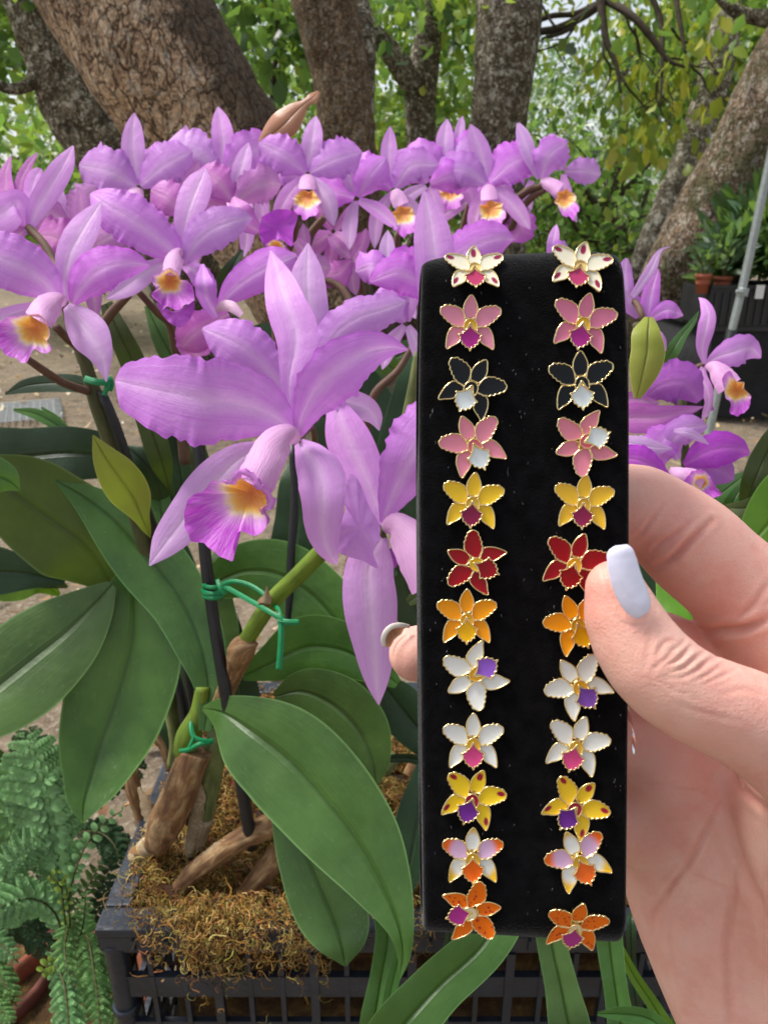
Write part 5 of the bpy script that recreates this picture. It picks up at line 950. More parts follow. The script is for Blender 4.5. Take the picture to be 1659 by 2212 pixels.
def pad():
    # profile loop in (s along height 0..1 with overshoot, depth)
    prof = []
    for a in np.linspace(-90, 90, 26): prof.append(('t', math.radians(a)))
    for k in np.linspace(.02, .98, 60): prof.append(('f', k))
    for a in np.linspace(90, -90, 26): prof.append(('b', math.radians(a)))
    for k in np.linspace(.98, .02, 8): prof.append(('k', k))
    us = np.concatenate([[0, 0, .002, .006, .012, .020, .032], np.linspace(.05, .95, 40), [.968, .980, .988, .994, .998, 1, 1]]); V = []
    nu = len(us); full = TH * PXM
    for iu, u in enumerate(us):
        e = min(u, 1 - u) / .034; ins = 16 * (1 - math.sqrt(max(0, 1 - (1 - min(1, e)) ** 2)))
        if iu in (0, nu - 1): ins = 30
        for kind, p in prof:
            x0 = 905 + 457 * u; yt, yb = pad_edges(x0); h = full / 2
            if kind == 't': y = yt + RT - RT * math.cos(p); dpt = full / 2 - math.sin(p) * full / 2; nx_, ny_ = math.sin(p), -math.cos(p)
            elif kind == 'f': y = yt + RT + (yb - RBt - yt - RT) * p; dpt = 0; nx_, ny_ = 1, 0
            elif kind == 'b': y = yb - RBt + RBt * math.cos(p); dpt = full / 2 - math.sin(p) * full / 2; nx_, ny_ = math.sin(p), math.cos(p)
            else: y = yt + RT + (yb - RBt - yt - RT) * p; dpt = full; nx_, ny_ = -1, 0
            y -= ny_ * ins; dpt += nx_ * ins
            s = (y - 536) / 1500; xl = 905 + 9 * max(0, (.25 - s) / .25) ** 2 + 10 * max(0, (s - .3) / .7) ** 1.5; xr = 1362 - 16 * max(0, (.25 - s) / .25) ** 2 - 7 * max(0, (s - .5) / .5)
            cr = 26 * max(0, 1 - (y - yt) / 40) ** 2 if kind == 't' else 0
            x = xl + (xr - xl) * u
            V.append(((x - CX) / PXM, (CY - y - cr * abs(2 * u - 1) ** 10) / PXM, DP + dpt / PXM))
    V = np.array(V); W = Cw(V[:, 0], V[:, 1], V[:, 2]); k = len(prof); Fc = [(i * k + j, i * k + (j + 1) % k, (i + 1) * k + (j + 1) % k, (i + 1) * k + j) for i in range(nu - 1) for j in range(k)]
    Fc += [tuple(range(k)), tuple((nu - 1) * k + j for j in reversed(range(k)))]
    o = mesh('display_pad', W, Fc, M_velvet); tag(o, 'tall black velvet jewellery pad with rounded top, pinned with two columns of flower earrings', 'display pad')
    rs = np.random.RandomState(5); mb = MB()
    for i in range(150):
        x, y = rs.uniform(925, 1345), rs.uniform(600, 1980); L_ = rs.uniform(1.5, 6) if i > 3 else rs.uniform(12, 26); a = rs.uniform(1, 2.1); d = DP + pad_depth(y, x) - .00012; q = []
        for s in np.linspace(0, 1, 5): q.append(P(x + math.cos(a) * L_ * s + (rs.normal() * L_ * .10), y + math.sin(a) * L_ * s, d - rs.uniform(0, .0003)))
        mb.tube(q, [rs.uniform(.000015, .000035)] * 5, 4)
    l = mb.build('lint', simple('lint', (.32, .32, .34), .9), o); l['kind'] = 'stuff'
pad()
# ---------------------------------------------------------------- earrings
M_gold = simple('gold', (1.0, .74, .36), .18, 1.0, (900, .00006), .12, 700)
def enamel():
    m = N('enamel'); a = m.n('Attribute', attribute_name='Col').outputs['Color']; m.P(Base_Color=a, Roughness=.34, Normal=m.bump(m.noise(m.obj(), 420, 2), .00010, .35)); m.b.inputs['Coat Weight'].default_value = .14; m.b.inputs['Coat Roughness'].default_value = .04; m.b.inputs['Specular IOR Level'].default_value = .15
    return m.m
M_enam = enamel()
K = .925 / 3.414
O_D = [(-34, -38), (-50, -85), (-49, -130), (-30, -178), (6, -218), (38, -168), (53, -120), (50, -80), (32, -38), (0, -22)]
O_P = [(42, -24), (54, -74), (80, -106), (104, -114), (122, -124), (142, -119), (158, -129), (176, -121), (194, -129), (214, -116), (234, -106), (240, -80), (232, -54), (216, -46), (208, -28), (190, -22), (180, -4), (160, 0), (150, 16), (130, 18), (112, 30), (86, 28), (62, 32), (44, 18)]
O_S = [(46, 34), (88, 30), (140, 36), (168, 72), (185, 130), (182, 214), (144, 192), (102, 168), (72, 138), (54, 100), (44, 62)]
O_L = [(0, 14), (12, 44), (34, 66), (62, 90), (88, 102), (74, 118), (78, 140), (62, 152), (60, 176), (42, 180), (34, 200), (14, 200), (0, 230)]
O_L = O_L + [(-x, y) for x, y in O_L[-2:0:-1]]
O_T = [(-48, 66), (-53, 36), (-46, 6), (-26, -16), (0, -24), (26, -16), (46, 6), (53, 36), (50, 68), (34, 60), (18, 34), (0, 6), (-18, 34), (-34, 60)]
O_P = [(x, -48 + (y + 48) * 1.08) for x, y in O_P]; O_D = [(x * 1.08, y) for x, y in O_D]; O_L = [(x * 1.04, 14 + (y - 14) * 1.0) for x, y in O_L]
def _rs(o, n):
    C, t = crom(np.array(list(o) + [o[0]], float) * K, n + 1); return C[:-1]
def earring(cx, cy, rot, cols, lab, tilt=0.0, sc_=1.0, tips=None, spots=None, grad=None, ylean=0.0):
    """cols: dict d,p,s,l,t ; an enamel orchid stud with raised gold outlines"""
    d0 = DP + pad_depth(cy, cx); px = F / d0; ta = math.radians(tilt); a = math.radians(rot)
    O = np.array([(cx - CX) / px, (CY - cy) / px, d0])
    eu = np.array([1.0, 0, 0]); ev = np.array([0, -math.cos(ta), -math.sin(ta)]); en = np.array([0, -math.sin(ta), math.cos(ta)]) * -1.0
    if tilt: en = np.array([0, math.sin(ta), -math.cos(ta)])
    g = sc_ / px
    def T(p, h):
        x = p[..., 0] * math.cos(a) - p[..., 1] * math.sin(a); y = p[..., 0] * math.sin(a) + p[..., 1] * math.cos(a)
        q = O + (x[..., None] * eu + y[..., None] * ev + (np.broadcast_to(h, x.shape))[..., None] * en) * g
        return Cw(q[..., 0], q[..., 1], q[..., 2])
    t = thing('flower_earring', tuple(T(np.array([0., 0.]), 0.)), lab, 'earring', 'enamel flower earrings pinned to the pad')
    gold = MB(); rn = random.Random(int(cx * 7 + cy))
    def piece(name, outl, base, rise, ctr, colf, n=64, rimr=1.4):
        C = _rs(outl, n); C[:, 0] *= 1; c0 = np.array(ctr) * K; R0 = np.linalg.norm(C - c0, axis=1).max()
        dist = np.linalg.norm(C, axis=1); hz = base + rise * (dist / 60.0) ** 1.3       # outer ends curl up
        # gold outline
        pts = T(C, hz); ring = []; seg = 8
        tn = np.roll(pts, -1, 0) - np.roll(pts, 1, 0); tn /= np.linalg.norm(tn, axis=1)[:, None] + 1e-12
        nrm = T(np.array([0., 0.]), 1.0) - T(np.array([0., 0.]), 0.0); nrm /= np.linalg.norm(nrm); bi = np.cross(tn, nrm)
        V = np.concatenate([pts + (bi * math.cos(q) + nrm * math.sin(q) * 1.25) * rimr * g for q in np.linspace(0, 2 * math.pi, seg, endpoint=False)])
        gold.add(V, [(j * n + i, j * n + (i + 1) % n, ((j + 1) % seg) * n + (i + 1) % n, ((j + 1) % seg) * n + i) for j in range(seg) for i in range(n)])
        # side wall and back plate
        lo = T(C * .985, hz - 5.0); gold.add(np.concatenate([pts, lo]), [(i, (i + 1) % n, n + (i + 1) % n, n + i) for i in range(n)]); gold.add(lo, [tuple(range(n))])
        nr = 11; V = []; cc = []
        for k in range(nr + 1):
            r = k / nr; Q = c0 + (C - c0) * r; hc = base + rise * (np.linalg.norm(Q, axis=1) / 60.0) ** 1.3
            V.append(T(Q, hc - 1.6 + 1.2 * r ** 3)); cc.append(np.array([colf(q) for q in Q]))
        V = np.concatenate(V); Fc = [(k * n + i, k * n + (i + 1) % n, (k + 1) * n + (i + 1) % n, (k + 1) * n + i) for k in range(nr) for i in range(n)]
        mesh(name, V, Fc, M_enam, t, None, np.concatenate(cc))
    sp = [(rn.uniform(-200, 200) * K, rn.uniform(-210, 200) * K, rn.uniform(1.6, 3.0)) for _ in range(70)]
    def cf(base, tipc=None, r0=46, r1=52, sym=None):
        base = np.array(base)
        def f(q):
            c = base
            if tipc is not None and isinstance(r0, tuple):
                qx, qy = abs(q[0]), q[1]; th_ = math.radians(r0[4]); ax = (qx - r0[0] * K) * math.cos(th_) + (qy - r0[1] * K) * math.sin(th_); ay = -(qx - r0[0] * K) * math.sin(th_) + (qy - r0[1] * K) * math.cos(th_)
                e_ = (ax / (r0[2] * K)) ** 2 + (ay / (r0[3] * K)) ** 2; w_ = min(1, max(0, (1.25 - e_) / .5)); c = base * (1 - w_) + np.array(tipc) * w_
            elif tipc is not None:
                w_ = min(1, max(0, (np.linalg.norm(q) - r0) / (r1 - r0))); c = base * (1 - w_) + np.array(tipc) * w_
            if spots is not None:
                for sx, sy, sr in sp:
                    if (q[0] - sx) ** 2 + (q[1] - sy) ** 2 < sr * sr: c = np.array(spots); break
            return c
        return f
    tp = tips or {}
    D_, P_, S_ = cols['d'], cols.get('p', cols['d']), cols.get('s', cols['d'])
    piece('sepal', O_S, 3.0, 3.0, (115, 110), cf(S_, tp.get('s'), *(tp.get('rs', (46, 50)))))
    piece('sepal', [(-x, y) for x, y in O_S], 3.0, 3.0, (-115, 110), cf(S_, tp.get('s'), *(tp.get('rs', (46, 50)))))
    piece('sepal', O_D, 3.4, 3.5, (0, -110), cf(D_, tp.get('d'), *(tp.get('rd', (46, 50)))))
    piece('petal', O_P, 4.2, 4.0, (140, -55), cf(P_, tp.get('p'), *(tp.get('rp', (54, 58)))), 96)
    piece('petal', [(-x, y) for x, y in O_P], 4.2, 4.0, (-140, -55), cf(P_, tp.get('p'), *(tp.get('rp', (54, 58)))), 96)
    sv = spots; spots = None
    piece('lip', O_L, 8.0, 1.2, (0, 125), cf(cols['l']), 96)
    piece('throat', O_T, 11.0, 0.0, (0, -6), cf(cols['t']), 56, 1.3)
    C = _rs([(-40, -30), (0, -40), (40, -30), (50, 30), (0, 60), (-50, 30)], 24); V = np.concatenate([T(C, 4.0), T(C, -.5)]); gold.add(V, [(i, (i + 1) % 24, 24 + (i + 1) % 24, 24 + i) for i in range(24)] + [tuple(range(24)), tuple(range(24, 48))])
    gold.build('gold_frame', M_gold, t)
S = srgb
wh, ivory, pk, mag = S(232, 232, 226), S(220, 214, 192), S(226, 138, 158), S(176, 48, 138)
yel, mar, red, ora = S(240, 196, 44), S(140, 34, 72), S(158, 14, 26), S(246, 156, 8)
E = earring
E(1024, 580, 0, dict(d=ivory, l=S(178, 58, 100), t=S(226, 196, 120)), 'white earring with maroon tips, top of the left column', 24, .96, tips=dict(d=mar, p=mar, s=mar, rd=((4, -150, 42, 18, 90), 0), rp=((196, -96, 34, 20, -12), 0), rs=((160, 142, 42, 18, 62), 0)))
E(1252, 575, 14, dict(d=ivory, l=S(176, 60, 104), t=S(222, 186, 120)), 'tilted white earring with maroon tips, top of the right column', 18, 1.0, tips=dict(d=mar, p=mar, s=mar, rd=((4, -150, 42, 18, 90), 0), rp=((196, -96, 34, 20, -12), 0), rs=((160, 142, 42, 18, 62), 0)))
E(1015, 698, 1, dict(d=S(222, 140, 164), l=mag, t=S(236, 184, 50)), 'upright pink earring with a magenta lip, second in the left column')
E(1258, 695, 12, dict(d=S(216, 124, 154), l=mag, t=S(240, 186, 40)), 'tilted pink earring with a magenta lip, second in the right column', 0, 1.04)
E(1020, 833, 27, dict(d=(.010, .012, .014), l=S(222, 230, 230), t=(.012, .014, .016)), 'black earring with a white lip leaning left, third in the left column', 0, 1.04)
E(1253, 822, -3, dict(d=(.010, .012, .014), l=S(222, 230, 230), t=(.012, .014, .016)), 'upright black earring with a white lip, third in the right column', 0, 1.06)
E(1020, 957, -24, dict(d=pk, l=S(222, 230, 230), t=S(232, 116, 130)), 'pink earring with a white lip at lower right, fourth in the left column', 0, 1.04)
E(1256, 958, -112, dict(d=S(222, 132, 150), l=S(222, 230, 230), t=S(226, 106, 122)), 'sideways pink earring with its white lip at upper right, fourth in the right column', 0, 1.03)
E(1020, 1080, 5, dict(d=yel, l=mar, t=S(230, 186, 50)), 'yellow earring with a maroon lip, fifth in the left column')
E(1258, 1083, 4, dict(d=S(238, 190, 52), l=S(148, 38, 80), t=S(226, 178, 50)), 'yellow earring with a maroon lip, fifth in the right column', 0, .98)
E(1020, 1215, -66, dict(d=red, l=S(150, 12, 26), t=S(246, 196, 20)), 'red earring whose lip points lower right, sixth in the left column', 0, 1.0)
E(1240, 1212, 18, dict(d=red, l=S(150, 12, 22), t=S(248, 186, 20)), 'red earring next to the thumb nail, sixth in the right column', 0, 1.06)
E(1007, 1330, 0, dict(d=ora, l=S(248, 186, 10), t=S(244, 178, 20)), 'upright orange-yellow earring, seventh in the left column', 0, .98)
E(1242, 1342, -25, dict(d=ora, l=S(236, 172, 14), t=S(220, 168, 30)), 'orange-yellow earring half covered by the thumb, seventh in the right column', 0, 1.02)
E(1020, 1460, -124, dict(d=wh, l=S(152, 96, 206), t=S(238, 176, 40)), 'white earring with its purple lip at upper right, eighth in the left column', 0, 1.05)
E(1245, 1476, -36, dict(d=wh, l=S(132, 78, 178), t=S(240, 176, 20)), 'white earring with its purple lip at lower right, just below the thumb', 0, 1.05)
E(1021, 1598, 0, dict(d=wh, l=S(226, 78, 140), t=S(238, 186, 50)), 'upright white earring with a pink lip, ninth in the left column')
E(1244, 1604, 17, dict(d=wh, l=S(220, 76, 134), t=S(240, 186, 60)), 'tilted white earring with a pink lip, ninth in the right column', 0, 1.03)
T1 = dict(d=S(160, 24, 56), p=S(160, 24, 56), s=S(160, 24, 56), rd=((6, -158, 30, 17, 90), 0), rp=((196, -92, 32, 19, -12), 0), rs=((163, 152, 32, 17, 66), 0))
E(1021, 1718, 20, dict(d=S(244, 206, 40), l=S(116, 44, 144), t=S(168, 30, 60)), 'spot-tipped yellow earring with a purple lip, tenth in the left column', 0, 1.02, tips=T1)
E(1244, 1737, 36, dict(d=S(240, 198, 44), l=S(108, 44, 140), t=S(168, 40, 60)), 'spot-tipped yellow earring with a purple lip leaning left, tenth in the right column', 0, 1.03, tips=T1)
T2 = dict(d=S(226, 182, 50), p=S(244, 112, 34), s=S(234, 188, 46), rd=(40, 54), rp=(44, 58), rs=(48, 62))
E(1020, 1844, 0, dict(d=wh, p=S(220, 180, 214), s=wh, l=S(244, 106, 24), t=S(226, 178, 50)), 'upright white and lilac earring with an orange lip, eleventh in the left column', 0, 1.0, tips=T2)
E(1246, 1850, -26, dict(d=wh, p=S(218, 176, 210), s=wh, l=S(244, 110, 40), t=S(222, 178, 50)), 'tilted white and lilac earring with an orange lip, eleventh in the right column', 0, 1.04, tips=T2)
E(1022, 1966, 78, dict(d=S(236, 112, 14), l=S(176, 52, 138), t=S(240, 226, 190)), 'spotted orange earring with its magenta lip at left, bottom of the left column', -4, 1.0, spots=S(178, 48, 40))
E(1242, 1994, 10, dict(d=S(236, 112, 18), l=S(170, 56, 130), t=S(236, 214, 172)), 'spotted orange earring with its magenta lip over the pad edge, bottom of the right column', -17, 1.02, spots=S(186, 66, 34))
# ---------------------------------------------------------------- the hand: one continuous surface from a smooth union, polygonised
def surface_nets(S, org, h):
    nx, ny, nz = S.shape; ins = S < 0
    c = np.zeros((nx - 1, ny - 1, nz - 1), dtype=np.int8)
    for i in (0, 1):
        for j in (0, 1):
            for k in (0, 1): c += ins[i:nx - 1 + i, j:ny - 1 + j, k:nz - 1 + k]
    act = (c > 0) & (c < 8); ids = np.full(act.shape, -1, dtype=np.int64); A = np.argwhere(act); ids[tuple(A.T)] = np.arange(len(A))
    acc = np.zeros((len(A), 3)); cnt = np.zeros(len(A)); cor = [(i, j, k) for i in (0, 1) for j in (0, 1) for k in (0, 1)]
    for a in cor:
        for ax in range(3):
            if a[ax]: continue
            b = list(a); b[ax] = 1; pa, pb = A + a, A + b; va, vb = S[tuple(pa.T)], S[tuple(pb.T)]; m = (va < 0) != (vb < 0)
            t = va[m] / (va[m] - vb[m]); p = np.tile(np.array(a, float), (m.sum(), 1)); p[:, ax] = t; acc[m] += p; cnt[m] += 1
    V = (A + acc / cnt[:, None]) * h + org; Fq = []
    for ax in range(3):
        sl0 = [slice(1, -1)] * 3; sl1 = [slice(1, -1)] * 3; sl0[ax] = slice(0, S.shape[ax] - 1); sl1[ax] = slice(1, S.shape[ax])
        s0, s1 = ins[tuple(sl0)], ins[tuple(sl1)]; E_ = np.argwhere(s0 != s1); off = np.array([1, 1, 1]); off[ax] = 0; E_ = E_ + off
        inside = ins[tuple(E_.T)]; u, v = [q for q in range(3) if q != ax]
        def cell(du, dv):
            q = E_.copy(); q[:, u] += du; q[:, v] += dv; return ids[tuple(q.T)]
        Q = np.stack([cell(-1, -1), cell(0, -1), cell(0, 0), cell(-1, 0)], 1)
        flip = inside if ax != 1 else ~inside; Q[~flip] = Q[~flip][:, ::-1]; Fq.append(Q)
    Q = np.concatenate(Fq); return V, Q[(Q >= 0).all(1)]
def hand():
    h = .00088; org = np.array([(800 - CX) / F * .20, (CY - 2560) / F * .20, .140]); N3 = [int(v / h) for v in (.180, .196, .108)]
    gx = (org[0] + np.arange(N3[0]) * h).astype(np.float32); gy = (org[1] + np.arange(N3[1]) * h).astype(np.float32); gz = (org[2] + np.arange(N3[2]) * h).astype(np.float32)
    X, Y, Z = np.meshgrid(gx, gy, gz, indexing='ij')
    def pt_(r): return np.array([(r[0] - CX) * r[2] / F, (CY - r[1]) * r[2] / F, r[2]]), r[3] * r[2] / F
    def cone(a, b):
        (pa, ra), (pb, rb) = pt_(a), pt_(b); d = pb - pa; L2 = float(d @ d)
        t = np.clip(((X - pa[0]) * d[0] + (Y - pa[1]) * d[1] + (Z - pa[2]) * d[2]) / L2, 0, 1).astype(np.float32)
        return np.sqrt((X - pa[0] - t * d[0]) ** 2 + (Y - pa[1] - t * d[1]) ** 2 + (Z - pa[2] - t * d[2]) ** 2) - (ra + (rb - ra) * t)
    def smin(a, b, k):
        if a is None: return b
        hh = np.clip(.5 + .5 * (b - a) / k, 0, 1); return b + (a - b) * hh - k * hh * (1 - hh)
    def chain(rows, k=.003):
        s = None
        C, t = crom(np.array(rows, float) * np.array([1, 1, 4000, 1]), max(5, len(rows) * 2 - 1)); C[:, 2] /= 4000
        for a, b in zip(C, C[1:]): s = smin(s, cone(a, b), k)
        return s
    def ell(c, r, k=1.0):      # c in photo rows, r metres (x, up, depth)
        p, _ = pt_(tuple(c) + (0,)); q = np.sqrt(((X - p[0]) / r[0]) ** 2 + ((Y - p[1]) / r[1]) ** 2 + ((Z - p[2]) / r[2]) ** 2)
        return (q - 1) * min(r)
    thumb = chain([(1327, 1272, .1600, 63), (1345, 1335, .1600, 76), (1374, 1392, .1595, 85), (1420, 1450, .1585, 91), (1490, 1502, .1585, 93), (1590, 1544, .160, 101), (1680, 1592, .163, 112), (1800, 1660, .168, 150), (1950, 1780, .182, 190), (2020, 2000, .195, 200)], .0025)
    index = chain([(1130, 1140, .1985, 70), (1240, 1110, .1985, 80), (1363, 1096, .1985, 89), (1428, 1124, .1985, 88), (1490, 1177, .198, 102), (1545, 1226, .198, 100), (1610, 1284, .199, 106), (1690, 1380, .201, 134), (1780, 1490, .205, 160)], .003)
    middle = chain([(899, 1412, .1985, 60), (960, 1408, .200, 66), (1100, 1400, .202, 72), (1280, 1398, .205, 76), (1420, 1408, .207, 84), (1515, 1474, .209, 84), (1640, 1530, .211, 110), (1780, 1590, .213, 150)], .003)
    ringf = chain([(1000, 1560, .203, 62), (1160, 1590, .206, 70), (1340, 1600, .209, 76), (1470, 1640, .212, 96), (1600, 1700, .213, 130), (1740, 1760, .213, 150)], .003)
    pinky = chain([(1110, 1760, .206, 58), (1260, 1770, .208, 66), (1400, 1780, .211, 84), (1500, 1820, .212, 112), (1620, 1880, .213, 140)], .003)
    palm = None
    for rows in ([(1454, 1640, .212, 92), (1468, 1760, .213, 108), (1474, 1880, .213, 116), (1528, 2040, .213, 116), (1600, 2190, .211, 122), (1700, 2360, .208, 140), (1780, 2520, .206, 150)],
                 [(1580, 1600, .212, 120), (1600, 1760, .213, 140), (1650, 1950, .213, 150), (1720, 2180, .211, 160), (1820, 2450, .208, 170)],
                 [(1740, 1560, .212, 150), (1790, 1800, .210, 180), (1880, 2050, .208, 200), (1960, 2300, .206, 210), (2020, 2520, .206, 200)]): palm = smin(palm, chain(rows, .006), .010)
    palm = smin(palm, chain([(1432, 1668, .206, 82), (1470, 1720, .210, 96)], .004), .006)
    thenar = chain([(1790, 1650, .178, 140), (1775, 1800, .190, 165), (1790, 1980, .197, 175), (1850, 2200, .202, 170)], .008)
    s = smin(palm, pinky, .005); s = smin(s, ringf, .005); s = smin(s, middle, .0045); s = smin(s, index, .0035); s = smin(s, thenar, .007); s = smin(s, thumb, .0045)
    V, Q = surface_nets(s, org, h)
    par = np.arange(len(V))
    for _ in range(400):            # connected pieces; keep the largest
        q = par[Q].min(1); old = par.copy(); np.minimum.at(par, Q.ravel(), np.repeat(q, 4)); par = par[par]
        if (par == old).all(): break
    big = np.bincount(par).argmax(); kf = par[Q[:, 0]] == big; print('pieces', len(np.unique(par)), np.sort(np.bincount(par))[-3:])
    Q = Q[kf]; us = np.unique(Q); mp_ = np.full(len(V), -1); mp_[us] = np.arange(len(us)); V = V[us]; Q = mp_[Q]
    # smooth a touch, then press in the creases
    n = len(V); e = np.concatenate([Q[:, [0, 1]], Q[:, [1, 2]], Q[:, [2, 3]], Q[:, [3, 0]]]); e = np.concatenate([e, e[:, ::-1]])
    def lap(F_):
        o = np.zeros_like(F_); c = np.zeros(n); np.add.at(o, e[:, 0], F_[e[:, 1]]); np.add.at(c, e[:, 0], 1); return o / c.reshape((-1,) + (1,) * (F_.ndim - 1))
    for _ in range(3): V = V * .4 + lap(V) * .6
    # one subdivision so the fine folds have vertices to live on
    ed = np.sort(np.concatenate([Q[:, [0, 1]], Q[:, [1, 2]], Q[:, [2, 3]], Q[:, [3, 0]]]), 1); key = ed[:, 0] * np.int64(len(V)) + ed[:, 1]; uk, inv = np.unique(key, return_inverse=True); inv = inv.reshape(4, -1)
    n0 = len(V); e0 = (uk // n0).astype(int); e1 = (uk % n0).astype(int); ne = len(uk); fc = V[Q].mean(1)
    V = np.concatenate([V, (V[e0] + V[e1]) / 2, fc]); E0 = n0 + inv; FC = n0 + ne + np.arange(len(Q))
    Q = np.concatenate([np.stack([Q[:, i], E0[i], FC, E0[(i + 3) % 4]], 1) for i in range(4)]); n = len(V)
    e = np.concatenate([Q[:, [0, 1]], Q[:, [1, 2]], Q[:, [2, 3]], Q[:, [3, 0]]]); e = np.concatenate([e, e[:, ::-1]])
    for _ in range(2): V = V * .4 + lap(V) * .6
    a, b, c = V[Q[:, 0]], V[Q[:, 1]], V[Q[:, 2]]; fn = np.cross(b - a, c - a); Nn = np.zeros_like(V)
    for k in range(4): np.add.at(Nn, Q[:, k], fn)
    Nn /= np.linalg.norm(Nn, axis=1)[:, None] + 1e-12
    px = V[:, 0] * F / V[:, 2] + CX; py = CY - V[:, 1] * F / V[:, 2]
    front = Nn[:, 2] < .1
    if (Nn[:, 2] * 1).mean() > 0 and False: pass
    red = np.zeros(n); disp = np.zeros(n)
    TH_ = V[:, 2] < .172                                     # thumb side vertices
    CR = [ # (points, depth mm, width px, which, redness)
        ([(1536, 1126), (1487, 1172), (1446, 1209), (1420, 1222)], 1.5, 7, 0, .9), ([(1490, 1130), (1450, 1160), (1418, 1180), (1406, 1197)], .9, 6, 0, .7), ([(1432, 1090), (1400, 1130), (1385, 1150), (1358, 1166)], .6, 5, 0, .5),
        ([(1660, 1336), (1603, 1357), (1545, 1362), (1520, 1366)], 1.8, 9, 0, 1), ([(1662, 1257), (1626, 1304), (1580, 1341), (1550, 1352)], .6, 7, 0, .7),
        ([(1554, 1742), (1516, 1811), (1485, 1870), (1444, 1925), (1413, 1973), (1406, 2020)], 1.2, 7, 0, .8), ([(1500, 1820), (1470, 1875), (1440, 1940), (1430, 1990)], .35, 4, 0, .3),
        ([(1545, 1680), (1571, 1760), (1596, 1846), (1630, 1932), (1662, 2005)], 1.2, 12, 0, .5), ([(1592, 1850), (1583, 1932), (1571, 2035), (1575, 2139), (1577, 2230)], .9, 9, 0, .8),
        ([(1578, 1663), (1610, 1710), (1662, 1757)], .8, 8, 0, .8), ([(1368, 1690), (1420, 1694), (1485, 1690)], .3, 4, 0, .3), ([(1400, 1705), (1450, 1702), (1530, 1712)], .3, 4, 0, .3), ([(1500, 1890), (1540, 1910), (1590, 1925)], .3, 5, 0, .3),
        ([(1640, 1930), (1650, 2050), (1645, 2180)], .5, 8, 0, .4), ([(1450, 1960), (1448, 2040), (1460, 2100)], .25, 4, 0, .2),
        ([(1305, 1205), (1306, 1230), (1316, 1262), (1331, 1294), (1350, 1320), (1372, 1333), (1392, 1334)], .9, 6, 1, .35), ([(1340, 1345), (1372, 1352), (1398, 1346)], .3, 4, 1, .2),
        ([(1418, 1425), (1426, 1400), (1440, 1385), (1456, 1386)], .55, 5, 1, .5), ([(1436, 1440), (1462, 1426), (1482, 1408), (1490, 1398)], .95, 5.2, 1, .6), ([(1446, 1452), (1478, 1442), (1500, 1424), (1518, 1412)], .85, 5.2, 1, .6),
        ([(1410, 1448), (1426, 1432), (1445, 1418), (1458, 1402)], .6, 5, 1, .4), ([(1450, 1405), (1465, 1396), (1478, 1384)], .5, 4.6, 1, .4), ([(1470, 1462), (1505, 1448), (1530, 1428), (1548, 1420)], .7, 5.4, 1, .4), ([(1495, 1470), (1530, 1456), (1560, 1436)], .45, 4, 1, .3),
        ([(1520, 1478), (1556, 1462), (1590, 1446)], .35, 4, 1, .2), ([(1430, 1462), (1460, 1464), (1490, 1458)], .3, 4, 1, .3), ([(1404, 1350), (1400, 1400), (1392, 1440)], .25, 6, 1, .2), ([(1560, 1500), (1600, 1490), (1650, 1500)], .3, 6, 1, .2),
        ([(1450, 1520), (1520, 1540), (1600, 1560)], .25, 6, 1, .1), ([(1425, 1470), (1450, 1490), (1480, 1500)], .2, 5, 1, .1)]
    for pts, dm, wd, th_, rd in CR:
        C, t = crom(np.array([(p[0], p[1], 0) for p in pts], float), 40); C = C[:, :2]
        bb = (px > C[:, 0].min() - 40) & (px < C[:, 0].max() + 40) & (py > C[:, 1].min() - 40) & (py < C[:, 1].max() + 40) & (TH_ if th_ else ~TH_) & front
        ix = np.where(bb)[0]
        if not len(ix): continue
        D2 = (px[ix][:, None] - C[:, 0]) ** 2 + (py[ix][:, None] - C[:, 1]) ** 2; j = D2.argmin(1); dd = np.sqrt(D2[np.arange(len(ix)), j]); en = np.sin(np.pi * np.clip(t[j], .04, .96)) ** .5
        disp[ix] += dm * (.0006 if not th_ and dm < 1.3 else .0008 if not th_ else .00036) * en * (np.exp(-(dd / wd) ** 2) - .45 * np.exp(-((dd - wd * 2.1) / (wd * 1.1)) ** 2)); red[ix] = np.maximum(red[ix], rd * .75 * en * np.exp(-(dd / (wd * 1.3)) ** 2))
    V = V - Nn * disp[:, None]
    # nail bed hollow
    def blush(x, y, r, a, m): red[m] = np.maximum(red[m], a * np.exp(-(((px[m] - x) ** 2 + (py[m] - y) ** 2) / r ** 2)))
    blush(1285, 1310, 60, .65, TH_); blush(1300, 1210, 40, .6, TH_); blush(1400, 1500, 60, .3, TH_); blush(1540, 1340, 60, .6, ~TH_); blush(1440, 1800, 60, .55, ~TH_); blush(880, 1430, 60, .45, ~TH_); blush(1400, 1180, 50, .5, ~TH_); blush(1600, 2060, 70, .3, ~TH_); blush(1570, 1260, 60, .3, ~TH_)
    W = Cw(V[:, 0], V[:, 1], V[:, 2])
    t = thing('person', tuple(Cw(np.array(.12), np.array(-.16), np.array(.2))), 'hand with a glossy pale thumbnail gripping the earring pad from the right', 'person')
    m = N('skin'); ob = m.obj(); at = m.n('Attribute', attribute_name='Col').outputs['Fac']
    n1 = m.noise(ob, 42, 5, .6); n2 = m.noise(ob, 160, 4, .6); n3 = m.noise(ob, 900, 3, .6)
    c = m.mix(m.g(n1, .3, .7), srgb(236, 188, 170), srgb(230, 164, 150)); c = m.mix(m.math('MULTIPLY', m.g(m.noise(ob, 90, 6, .7), .48, .62), .30), c, srgb(214, 138, 124)); c = m.mix(m.math('MULTIPLY', m.g(n2, .45, .7), .30), c, srgb(228, 192, 174))
    c = m.mix(m.math('MULTIPLY', at, .55), c, srgb(204, 118, 102))
